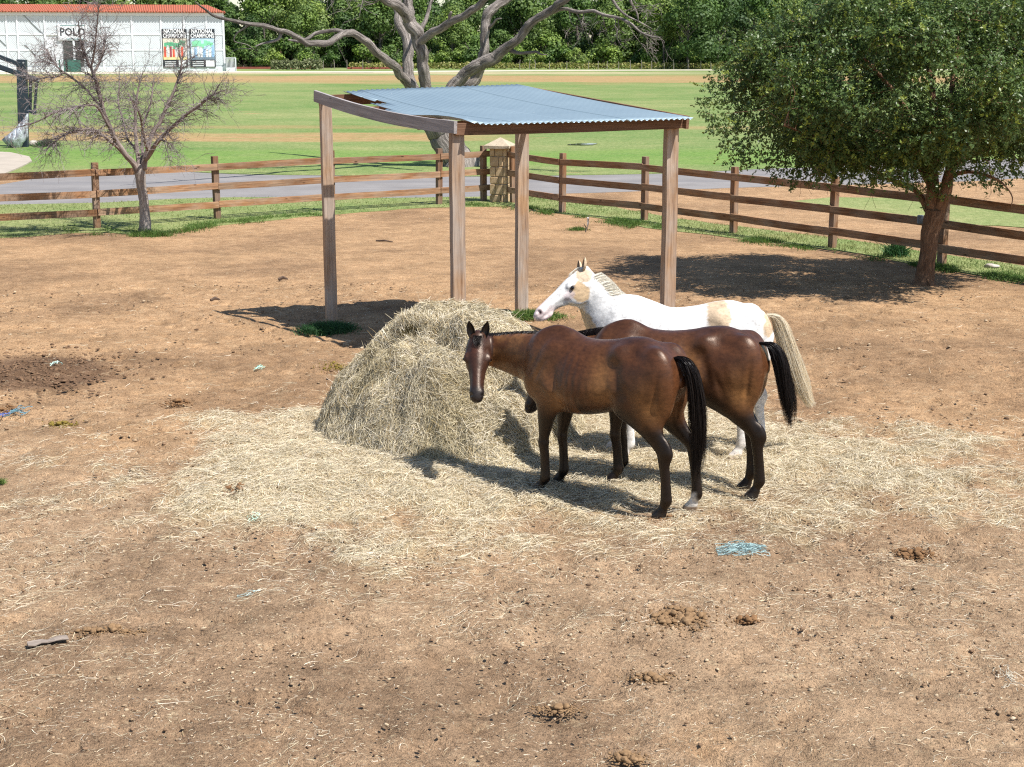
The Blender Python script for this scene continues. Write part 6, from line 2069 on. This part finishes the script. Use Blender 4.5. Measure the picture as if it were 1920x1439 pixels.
# the bay in front: head turned to the camera
horse((1052, 611), 145.5, 1.03, 0.94, (896, 634), 14.28, (894, 744), 13.93, coat_bay, M_BAY,
      'shiny dark bay horse in front, facing the camera with its white hind foot showing', BLACK, (0.05, -1.0, .62),
      dict(feet=dict(fl=(-.02, .01, .03, .0), fr=(-.02, -.02, .03, .0), hl=(-.06, .03, 0, 0), hr=(-.17, -.05, 0, 0)),
           mane=dict(mane_black, t0=.02), forelock=220, ear=(-.80, .55, .22), ear_turn=.15, hw=1.22, hs=.95, sock=(-.77, -.175), belly=.01,
           tail=dict(n=4000, path=[(.08, 0, .01, .030), (-.03, 0, .0, .045), (-.10, -.01, -.10, .060), (-.14, -.03, -.32, .066), (-.155, -.05, -.58, .076), (-.16, -.06, -.82, .056), (-.16, -.06, -1.04, .03)])),
      dict(t0=(1, .10, .22), m0=.42, m1=.26, t1=(-.6, -.55, .2)))
# the second bay, muzzle in the hay
horse((1176, 599), 163, 1.03, 0.985, (1030, 662), 14.75, (984, 752), 14.85, coat_bay, M_BAY,
      'dark bay horse in the middle with its head down in the hay', BLACK, (-.85, .0, .5),
      dict(feet=dict(fl=(-.06, 0, .03, .0), fr=(-.04, .0, .03, .0), hl=(-.09, .02, 0, 0), hr=(.02, 0, 0, 0)),
           mane=dict(mane_black, n=5000, len=.11, t0=.0, fall=.35, rise=.75, side=-1), forelock=120, ear=(-.80, .55, .22), belly=.0,
           tail=dict(n=3600, path=[(.08, 0, .01, .030), (-.04, 0, .01, .045), (-.11, 0, -.08, .060), (-.16, .0, -.27, .062), (-.21, .0, -.48, .064), (-.24, .0, -.70, .035)])),
      dict(t0=(1, .05, -.05), m0=.40, m1=.2, t1=(-.6, .0, -.4)))
# the cream and white paint at the back
horse((1194, 561), 181, 1.055, 0.985, (1087, 508), 15.35, (1006, 577), 15.15, coat_paint, M_PAINT,
      'white paint horse with tan patches standing behind the two dark horses', CREAM, (-.75, .0, .65),
      dict(feet=dict(fl=(-.03, 0, .03, .0), fr=(.06, .0, .03, .0), hl=(.16, .02, .02, .02), hr=(-.06, 0, 0, 0)),
           mane=dict(n=11000, len=.16, lift=0, side=-1, fall=.62, rise=.62, drop=.50, sink=.90, wid=.022, peak=.85, t0=.22, lean=-.55), forelock=160, ear=(-.62, .66, .42), ear_turn=.1, ear_len=.135,
           tail=dict(n=5000, w=.007, hair=TAILC, path=[(.08, 0, .01, .035), (-.04, 0, .01, .050), (-.11, 0, -.08, .068), (-.19, .0, -.30, .085), (-.27, .0, -.54, .10), (-.35, .0, -.74, .07), (-.42, 0, -.86, .035)])),
      dict(t0=(1, .0, .35), m0=.40, m1=.22, t1=(-.7, .0, .65), fat=1.12))
# ------------------------------------------------------------------ grass tufts and weeds
def blades(n, x, y, h, lean, w, cols, zf=None):
    a = rng.uniform(0, 2 * np.pi, n)
    z0 = ground_z(x, y) if zf is None else zf(x, y)
    ln = lean * rng.random(n)
    s_ = np.linspace(0, 1, 4)
    dx = np.cos(a) * ln; dy = np.sin(a) * ln
    pts = np.zeros((n, 4, 3))
    pts[:, :, 0] = x[:, None] + (dx * h)[:, None] * s_[None, :] ** 1.6
    pts[:, :, 1] = y[:, None] + (dy * h)[:, None] * s_[None, :] ** 1.6
    pts[:, :, 2] = z0[:, None] - 0.01 + h[:, None] * (s_ - 0.28 * s_ ** 2 * np.minimum(1.5, ln[:, None]))
    return ribbons(None, pts, w, cols)

GREEN = np.array([(0.075, 0.150, 0.022), (0.10, 0.19, 0.03), (0.14, 0.22, 0.045), (0.06, 0.12, 0.02), (0.20, 0.23, 0.07)])
DEEP = np.array([(0.030, 0.095, 0.030), (0.040, 0.115, 0.035), (0.055, 0.135, 0.040), (0.024, 0.075, 0.025)])

def tuft(name, px, py, rx, ry, n, h, pal, label, seed=0, lean=1.0, w=.007, cat='grass tuft'):
    c = at(px, py)
    q = rng.normal(0, .42, (n, 2))
    x = c.x + q[:, 0] * rx; y = c.y + q[:, 1] * ry
    d = np.sqrt((q ** 2).sum(1))
    hh = h * np.clip(1.15 - .55 * d, .3, 1.2) * rng.uniform(.55, 1.1, n)
    cols = pal[rng.integers(0, len(pal), n)] * rng.uniform(.75, 1.25, (n, 1))
    V, F, cc = blades(n, x, y, hh, lean, w * rng.uniform(.6, 1.3, n), cols)
    o = np_mesh(name, V - np.array((c.x, c.y, 0)), F, M_GRASSBL, None, False, cc)
    o.location = (c.x, c.y, 0)
    tag(o, label, cat)
    return o
tuft('grass_tuft', 614, 622, .42, .34, 3200, .17, DEEP, 'dark green clump of weeds at the foot of the left shelter post', 0, 1.5, .009)
tuft('grass_tuft', 1000, 595, .48, .30, 2600, .14, GREEN, 'bright green clump of weeds at the foot of the back shelter post', 0, 1.5, .010)
tuft('grass_tuft', 285, 443, .55, .3, 900, .15, GREEN, 'green weeds at the foot of the small bare tree', 0, 1.3, .012)
tuft('grass_tuft', 1083, 432, .26, .16, 500, .11, GREEN, 'small lone green tuft on the bare yard near the right fence', 0, 1.3, .011)
tuft('weed_plant', 1680, 482, .24, .2, 500, .36, DEEP, 'leafy dark weed left of the leafy tree trunk at the fence', 0, 1.0, .022, 'weed')
tuft('grass_tuft', 3, 905, .05, .05, 160, .06, GREEN, 'tiny green sprout at the left edge of the yard', 0, 1.3, .006)
tuft('grass_tuft', 88, 276, .55, .4, 700, .32, DEEP, 'dark rough grass beside the basketball pole', 0, .8, .03)

def verge_grass(name, poly, n, h, label, w=.012, edge=None):
    poly = [Vector((p[0], p[1], 0)) for p in poly]
    # scatter inside by rejection
    P = np.array([(p.x, p.y) for p in poly])
    lo, hi = P.min(0), P.max(0)
    lo[0] = max(lo[0], -19); hi[0] = min(hi[0], 19)
    x = rng.uniform(lo[0], hi[0], n); y = rng.uniform(lo[1], hi[1], n)
    ins = np.zeros(n, bool)
    j = len(P) - 1
    for i in range(len(P)):
        xi, yi = P[i]; xj, yj = P[j]
        cnd = ((yi > y) != (yj > y)) & (x < (xj - xi) * (y - yi) / (yj - yi + 1e-12) + xi)
        ins ^= cnd
        j = i
    den = fbm(x * 1.1, y * 1.1, 91, 3)
    ins &= rng.random(n) < (.25 + 1.1 * den)
    x, y = x[ins], y[ins]; k = len(x)
    hh = h * rng.uniform(.4, 1.1, k) * (.45 + 1.1 * fbm(x * 1.7, y * 1.7, 93, 3))
    dry = fbm(x * .9, y * .9, 95, 3)[:, None]
    cols = GREEN[rng.integers(0, len(GREEN), k)] * rng.uniform(.75, 1.2, (k, 1))
    cols = cols * (1 - sstep_(.35, .65, dry) * .75) + np.array((.27, .255, .095)) * sstep_(.35, .65, dry) * .75
    V, F, cc = blades(k, x, y, hh, 1.0, w * rng.uniform(.6, 1.3, k), cols, lambda a, b: 0 * a + .01)
    o = np_mesh(name, V, F, M_GRASSBL, None, False, cc)
    tag(o, label, 'grass', kind='stuff')
verge_grass('verge_blades', verge1_pts, 80000, .060, 'short grass along the left fence', .012)
verge_grass('verge_blades', verge2_pts, 110000, .065, 'short grass along the right fence', .012)
# ragged weedy fringe where the yard meets the grass
def fringe(line, n, wid, h, label):
    P = [at(a, b) for a, b in line]
    seg = [(P[i], P[i + 1]) for i in range(len(P) - 1)]
    Ls = np.array([(b - a).length for a, b in seg]); cum = np.concatenate([[0], np.cumsum(Ls)])
    s_ = rng.uniform(0, cum[-1], n)
    k = np.clip(np.searchsorted(cum, s_) - 1, 0, len(seg) - 1)
    f = ((s_ - cum[k]) / Ls[k])[:, None]
    A = np.array([(a.x, a.y) for a, b in seg]); B = np.array([(b.x, b.y) for a, b in seg])
    q = A[k] * (1 - f) + B[k] * f + rng.normal(0, wid, (n, 2))
    x, y = q[:, 0], q[:, 1]
    den = fbm(x * 1.3, y * 1.3, 97, 3)
    m = rng.random(n) < sstep_(.48, .66, den)
    x, y = x[m], y[m]; k = len(x)
    hh = h * rng.uniform(.4, 1.2, k) * (.4 + 1.0 * fbm(x * 1.7, y * 1.7, 99, 3))
    cols = GREEN[rng.integers(0, 4, k)] * rng.uniform(.7, 1.15, (k, 1))
    V, F, cc = blades(k, x, y, hh, 1.5, .011 * rng.uniform(.6, 1.3, k), cols)
    o = np_mesh('fence_weeds', V, F, M_GRASSBL, None, False, cc)
    tag(o, label, 'weeds', kind='stuff')
fringe([(20, 446), (130, 436), (250, 440), (310, 440), (380, 424), (460, 418), (560, 405), (640, 400), (720, 393), (800, 387), (870, 387), (940, 386)], 15000, .22, .14, 'weeds at the edge of the yard below the left fence')
fringe([(960, 388), (1060, 403), (1160, 417), (1210, 428), (1270, 436), (1400, 450), (1560, 470), (1720, 497), (1920, 528)], 26000, .20, .13, 'weeds at the edge of the yard below the right fence')

# ------------------------------------------------------------------ droppings, clods, twine and sticks on the yard
def dung_mat(name, a, b):
    t = NT(name); f = t.noise(t.coord('Object'), 22, 5, .7)
    t.set(t.ramp(f, [(.3, a), (.7, b)]), .9, 0, .15); t.bump(f, 1.0, .012); return t.m
M_DUNG = dung_mat('dung_brown', (0.115, 0.058, 0.026), (0.27, 0.155, 0.075))
M_DUNGY = dung_mat('dung_tan', (0.150, 0.088, 0.043), (0.305, 0.195, 0.105))
M_DUNGO = dung_mat('dung_olive', (0.12, 0.085, 0.015), (0.27, 0.20, 0.05))

def clod(m, c, r, rr):
    bm = bmesh.new(); bmesh.ops.create_icosphere(bm, subdivisions=1 if r < .018 else 2, radius=r)
    sx, sy, sz = rr.uniform(.75, 1.4), rr.uniform(.75, 1.3), rr.uniform(.5, .85)
    o = Vector((rr.uniform(0, 50),) * 3)
    for v in bm.verts:
        n = mnoise.noise(v.co / r * 1.3 + o)
        v.co = Vector((v.co.x * sx, v.co.y * sy, v.co.z * sz)) * (1 + .42 * n + .22 * mnoise.noise(v.co / r * 3.1 + o)) + Vector(c)
    bm.verts.index_update()
    m.add([v.co for v in bm.verts], [[v.index for v in f.verts] for f in bm.faces]); bm.free()

def dung(px, py, wpx, hpx, n, r, mat, label, seed):
    rr = random.Random(seed)
    c = at(px, py); sc = FPX / c.y
    rx = wpx / sc / 2; ry = hpx / sc / 2 * (c.y / CAM_H) * .85
    e = empty('manure_pile', (c.x, c.y, 0)); tag(e, label, 'manure')
    for k in range(n):
        a = rr.uniform(0, 6.28); d = rr.random() ** .6
        x = math.cos(a) * d * rx; y = math.sin(a) * d * ry
        R_ = r * rr.uniform(.45, 1.15) * (1.1 - .35 * d)
        z = gz(c.x + x, c.y + y) + R_ * .45 + (r * .8 * (1 - d) * rr.random() if n > 10 else 0)
        m = MB(); clod(m, (0, 0, 0), R_, rr)
        o = m.build('lump', mat, e, True); o.location = (x, y, z); o.rotation_euler = (0, 0, rr.uniform(0, 6.28))
    m = MB()
    for k in range(n * 12):
        x = rr.gauss(0, rx * .62); y = rr.gauss(0, ry * .62); R_ = r * rr.uniform(.12, .4)
        clod(m, (x, y, gz(c.x + x, c.y + y) + R_ * .4), R_, rr)
    o = m.build('crumbs', mat, e, True); o['kind'] = 'stuff'
dung(332, 757, 44, 12, 12, .032, M_DUNG, 'brown manure pile on bare dirt left of the hay', 1)
dung(437, 930, 46, 18, 14, .030, M_DUNG, 'dark brown manure pile lying on the loose straw left of the horses', 2)
dung(117, 798, 52, 14, 16, .026, M_DUNGO, 'flat olive manure pile near the blue twine at the left', 3)
dung(628, 690, 46, 14, 16, .026, M_DUNGO, 'yellow-olive manure pile behind the left side of the hay heap', 4)
dung(1272, 1165, 108, 42, 44, .034, M_DUNGY, 'large crumbly tan manure pile in the right foreground', 5)
dung(1402, 1165, 46, 12, 12, .028, M_DUNG, 'small brown manure pile right of the large tan pile', 6)
dung(1714, 1040, 74, 24, 26, .028, M_DUNG, 'brown manure pile at the right between straw wisps', 7)
dung(1222, 1272, 74, 22, 24, .024, M_DUNGY, 'flattened tan manure pile below the large pile', 8)
dung(1045, 1332, 78, 22, 20, .024, M_DUNGY, 'scattered tan manure clods near the bottom middle', 9)
dung(1178, 1424, 62, 26, 18, .028, M_DUNGY, 'tan manure clods at the bottom edge of the yard', 10)
dung(205, 1190, 140, 16, 26, .026, M_DUNGY, 'long scatter of tan clods beside the grey wood chip', 11)
dung(1385, 1028, 60, 14, 10, .022, M_DUNG, 'brown clods beside the blue net wrap', 12)
dung(1240, 975, 110, 12, 9, .020, M_DUNG, 'reddish clods on the straw by the white hind foot', 13)
dung(10, 770, 40, 20, 10, .034, M_DUNG, 'dark clods at the left edge above the blue twine', 14)

# thousands of little clods and pebbles
def pebbles(n, xr, yr, rs, dens, mat, name, label, flat=.7):
    bm = bmesh.new(); bmesh.ops.create_icosphere(bm, subdivisions=1, radius=1.0); bm.verts.ensure_lookup_table(); bm.verts.index_update()
    bv = np.array([v.co[:] for v in bm.verts]); bf = np.array([[v.index for v in f.verts] for f in bm.faces]); bm.free()
    x = rng.uniform(*xr, n); y = rng.uniform(*yr, n)
    k = rng.random(n) < dens(x, y); x, y = x[k], y[k]; n = len(x)
    r = rs[0] + (rs[1] - rs[0]) * rng.random(n) ** 3.5
    z = ground_z(x, y)
    sc = np.stack([r * rng.uniform(.7, 1.4, n), r * rng.uniform(.7, 1.4, n), r * rng.uniform(.5, .9, n) * flat], 1)
    a = rng.uniform(0, 6.28, n)
    jit = 1 + .22 * rng.normal(size=(n, len(bv), 1))
    v = bv[None] * jit * sc[:, None, :]
    vx = v[:, :, 0] * np.cos(a)[:, None] - v[:, :, 1] * np.sin(a)[:, None]
    vy = v[:, :, 0] * np.sin(a)[:, None] + v[:, :, 1] * np.cos(a)[:, None]
    V = np.stack([vx + x[:, None], vy + y[:, None], v[:, :, 2] + (z + sc[:, 2] * .35)[:, None]], 2).reshape(-1, 3)
    F = (bf[None] + (np.arange(n) * len(bv))[:, None, None]).reshape(-1, 3)
    pal = np.array([(.30, .21, .13), (.22, .14, .085), (.17, .105, .062), (.42, .32, .21), (.48, .38, .26), (.12, .075, .048)])
    cols = np.repeat(pal[rng.choice(6, n, p=[.32, .26, .14, .18, .06, .04])] * rng.uniform(.8, 1.2, (n, 1)), len(bv), axis=0)
    o = np_mesh(name, V, F, mat, None, True, cols)
    tag(o, label, 'clods', kind='stuff')
t_ = NT('clod_earth'); f_ = t_.noise(t_.pos(), 60, 4, .7)
t_.set(t_.mix(.8, t_.attr('col'), t_.ramp(f_, [(.3, .7), (.7, 1.2)]), 'MULTIPLY'), .95, 0, .1); t_.bump(f_, .8, .006)
M_CLOD = t_.m
pebbles(17000, (-4.4, 4.4), (8.5, 14.5), (.003, .016), lambda x, y: .25 + .75 * sstep_(.4, .65, fbm(x * 1.2, y * 1.2, 101, 3)), M_CLOD, 'dirt_clods', 'small earth clods and pebbles scattered over the near yard')
pebbles(9000, (-8.5, 9.5), (14.5, 27), (.006, .026), lambda x, y: (.2 + .8 * sstep_(.45, .65, fbm(x * .9, y * .9, 103, 3))) * (hay_mound(x, y) < .02), M_CLOD, 'dirt_clods', 'small earth clods scattered over the far yard')
pebbles(9000, (-7.4, -4.2), (17.6, 21.4), (.005, .034), lambda x, y: np.exp(-(((x + 5.95) / .85) ** 2 + ((y - 19.4) / 1.0) ** 2)), dung_mat('bedding', (0.105, 0.060, 0.035), (0.22, 0.135, 0.078)), 'old_bedding', 'dark trampled heap of old bedding at the left of the yard', .55)

def fibre_net(name, px, py, wpx, hpx, n, col, label, cat, zt=.05, w=.004):
    c = at(px, py); sc = FPX / c.y
    rx = wpx / sc / 2; ry = hpx / sc / 2 * (c.y / CAM_H) * .8
    K = 14
    pts = np.zeros((n, K, 3))
    x = rng.normal(0, rx * .40, n); y = rng.normal(0, ry * .36, n) + .35 * ry * np.sin(x / rx * 3.0); a = rng.uniform(0, 6.28, n)
    for j in range(K):
        pts[:, j, 0] = c.x + np.clip(x, -rx * 1.25, rx * 1.25); pts[:, j, 1] = c.y + np.clip(y, -ry * 1.5, ry * 1.5)
        pts[:, j, 2] = ground_z(pts[:, j, 0], pts[:, j, 1]) + .01 + zt * np.clip(1 - (x / rx) ** 2, 0, 1) * (.4 + .6 * rng.random(n))
        a = a + rng.normal(0, .6, n); st = rx * .16
        x = x + np.cos(a) * st; y = y + np.sin(a) * st * (ry / rx)
    cols = np.asarray(col) * rng.uniform(.8, 1.2, (n, 1))
    V, F, cc = ribbons(None, pts, np.full(n, w), cols, False)
    o = np_mesh(name, V - np.array((c.x, c.y, 0)), F, M_HAY, None, False, cc); o.location = (c.x, c.y, 0)
    tag(o, label, cat)
fibre_net('net_wrap', 1392, 1036, 80, 20, 90, (0.27, 0.38, 0.375), 'crumpled pale turquoise hay net wrap on the dirt, right of the horses', 'net wrap', .022, .0045)
fibre_net('baling_twine', 34, 774, 30, 17, 20, (0.11, 0.23, 0.28), 'tangle of blue baling twine at the left edge', 'twine', .03, .007)
fibre_net('baling_twine', 6, 780, 18, 10, 10, (0.10, 0.14, 0.36), 'dark blue twine end beside the blue tangle', 'twine', .02, .007)
fibre_net('net_scrap', 486, 692, 14, 6, 14, (0.36, 0.60, 0.48), 'small green net scrap behind the loose straw', 'net scrap', .03, .007)
fibre_net('net_scrap', 478, 978, 26, 12, 12, (0.42, 0.58, 0.46), 'green net scrap half buried in straw below the dark manure pile', 'net scrap', .03, .005)
fibre_net('net_scrap', 106, 693, 14, 8, 14, (0.42, 0.56, 0.50), 'pale green net scrap on the dark bedding heap', 'net scrap', .05, .008)
fibre_net('net_scrap', 470, 1120, 40, 10, 10, (0.40, 0.50, 0.46), 'thin grey-green fibres on the dirt below the straw', 'net scrap', .01, .004)
fibre_net('straw_wisp', 1896, 1282, 44, 40, 16, (0.60, 0.56, 0.45), 'pale dry wisp of grass at the right edge', 'straw wisp', .03, .003)

# grey chip of wood at the lower left and a few sticks
M_CHIP = wood('chip_wood', (0.15, 0.115, 0.09), (0.29, 0.24, 0.20), .85, None, .5, False)
a_ = at(52, 1216); b_ = at(128, 1205)
o = board('wood_chip', a_ + Vector((0, 0, .03)), b_ + Vector((0, 0, .035)), .075, .012, M_CHIP, None, up=(.2, 1, 0), bev=.003, seg=6, wander=.012)
tag(o, 'flat grey splinter of wood on the dirt at the lower left', 'wood chip')
M_STICK = simple('stick_bark', (0.10, 0.065, 0.045), .9, 0, .3, 20, .4)
for i, (x0, y0, x1, y1, r, lb) in enumerate(((395, 566, 412, 564, .03, 'short dark stick at the tip of the shelter shadow'), (705, 453, 737, 455, .02, 'thin stick on the far yard between shelter posts'), (522, 527, 540, 526, .035, 'small dark clump of bark left of the shelter'), (1100, 420, 1106, 432, .012, 'thin crooked stick upright near the lone tuft'))):
    p0 = at(x0, y0); p1 = at(x1, y1)
    m = MB(); mid = (p0 + p1) / 2 + Vector((0, 0, r * 1.5))
    if i == 3: p1 = p0 + Vector((.05, 0, .20)); p0 = at(1098, 436); mid = (p0 + p1) / 2 + Vector((.03, 0, 0))
    m.tube([p0 + Vector((0, 0, r * .7)), mid, p1 + Vector((0, 0, r * .6))], [r * .8, r, r * .4], 6, True, .15)
    c = (p0 + p1) / 2; m = local(m, Vector((c.x, c.y, 0)))
    o = m.build('stick', M_STICK); o.location = (c.x, c.y, 0); tag(o, lb, 'stick')
p = at(1102, 424)
m = MB(); m.tube([Vector((0, 0, 0)), Vector((0, 0, .16))], [.014, .014], 8); m.box((0, 0, .175), (.045, .045, .03), None, .006)
o = m.build('pipe_stub', simple('white_pipe', (.6, .58, .54), .6)); o.location = p; tag(o, 'small white capped pipe standing by the lone tuft', 'pipe')
# long stalks in the hay: two pale bent twigs on the crest
# pale stones
M_ROCK = simple('pale_rock', (0.42, 0.37, 0.32), .9, 0, .2, 12, .5)
def rock(px, py, r, label, seed, sq=.75):
    rr = random.Random(seed); m = MB(); clod(m, (0, 0, 0), r, rr); clod(m, (r * .4, 0, -r * .2), r * .6, rr)
    o = m.build('rock', M_ROCK, None, True); p = at(px, py); o.location = (p.x, p.y, r * .35); tag(o, label, 'rock')
rock(63, 274, .20, 'pinkish white rock at the foot of the basketball pole', 1)
rock(1859, 503, .10, 'pale rock in the grass under the right fence', 2)

# ------------------------------------------------------------------ basketball goal at the far left
BY = at(45, 277).y
M_NAVY = simple('dark_steel', (0.018, 0.030, 0.042), .45, 0, .2, 3, 0, .5)
M_ZINC = simple('bright_bolt', (0.6, 0.6, 0.6), .35, .8, .1, 3)
bpw = at_y(45, 277, BY)
goal = empty('basketball_goal', (bpw.x, BY, 0)); tag(goal, 'dark steel basketball goal post with a jib arm at the left edge', 'basketball goal')
def W(px, py, dy=0.0):
    q = at_y(px, py, BY + dy); return Vector((q.x - bpw.x, q.y - BY, q.z))
def bar(name, a, b, w, t, mat=M_NAVY, parent=goal):
    return board(name, a, b, w, t, mat, parent, up=(0, 0, 1) if abs((b - a).normalized().z) < .9 else (1, 0, 0), bev=.01)
sc_ = BY / FPX
bar('pole', W(44.5, 280), W(41, 112), 17 * sc_, .26)
bar('pole_pad', W(44.5, 229, -.16), W(42, 166, -.16), 20 * sc_, .10)
bar('upper_arm', W(38, 122, -.10), W(-60, 84, -.10), 8 * sc_, .10)
bar('lower_arm', W(74, 152, .12), W(-60, 106, .12), 9 * sc_, .10)
bar('lower_arm', W(74, 152, -.12), W(-60, 104, -.12), 8 * sc_, .05)
bar('gas_strut', W(57.5, 150, 0), W(56.5, 210, 0), 5.5 * sc_, .10)
bar('gas_strut', W(69, 156, 0), W(64.5, 212, 0), 4.5 * sc_, .09)
bar('strut_bracket', W(50, 207, 0), W(68, 213, 0), 6 * sc_, .14)
bar('backboard_link', W(-58, 80, 0), W(-58, 112, 0), 6 * sc_, .10)
for (a, b) in ((44, 118), (46, 141), (60, 146), (72.5, 151), (57, 162), (68, 166)):
    m = MB(); q = W(a, b, -.19); m.tube([q + Vector((0, .02, 0)), q + Vector((0, -.03, 0))], [.035, .035], 8); m.build('bolt', M_ZINC, goal)
# grey tarpaulin bag hanging against the pole
bag = empty('tarp_bag', (bpw.x - .2, BY - .35, 0)); tag(bag, 'shiny grey tarpaulin bag slumped against the basketball pole', 'bag')
t_ = NT('silver_tarp'); f_ = t_.noise(t_.mapping(t_.coord('Object'), (9, 9, 2.2)), 1.0, 4, .65, .6)
t_.set(t_.ramp(f_, [(.32, (.09, .085, .10)), (.45, (.34, .34, .37)), (.62, (.62, .66, .70))]), .35, .2, .5); t_.bump(f_, 1.0, .08)
rows = [(51.5, 213, 1.5), (49, 222, 3.5), (43, 234, 8), (37, 246, 13), (32, 256, 18), (28, 262, 19.5), (28, 270, 15), (31, 277, 9)]
Vv, Ff = [], []
n = 18
for j, (px, py, r) in enumerate(rows):
    q = at_y(px, py, BY - .35)
    for k in range(n):
        th = 2 * math.pi * k / n
        rad = r * sc_ * (1 + .16 * math.sin(th * 5 + j * .6) + .07 * math.sin(th * 9 - j))
        Vv.append((q.x - bpw.x + .2 + math.cos(th) * rad, math.sin(th) * rad * .75, max(0.01, q.z)))
for j in range(len(rows) - 1):
    for k in range(n): Ff.append((j * n + k, (j + 1) * n + k, (j + 1) * n + (k + 1) % n, j * n + (k + 1) % n))
np_mesh('cloth', Vv, Ff, t_.m, bag, True)
m = MB(); q = at_y(52, 211, BY - .35); m.tube([Vector((q.x - bpw.x + .2, 0, q.z)), Vector((q.x - bpw.x + .22, .1, q.z + .12))], [.02, .02], 6); m.build('strap', M_NAVY, bag)

# utility box on the fence behind the leafy tree
p = at(1722, 470)
m = MB(); m.box((0, 0, 0), (.11, .09, .16), None, .012); m.box((0, -.05, 0), (.085, .012, .13), None, .004)
o = m.build('fence_box', simple('grey_box', (.16, .18, .21), .6)); o.location = (at_y(1722, 412, 29.6).x, 29.45, at_y(1722, 412, 29.45).z); tag(o, 'small grey box on the fence rail beside the leafy tree trunk', 'box')
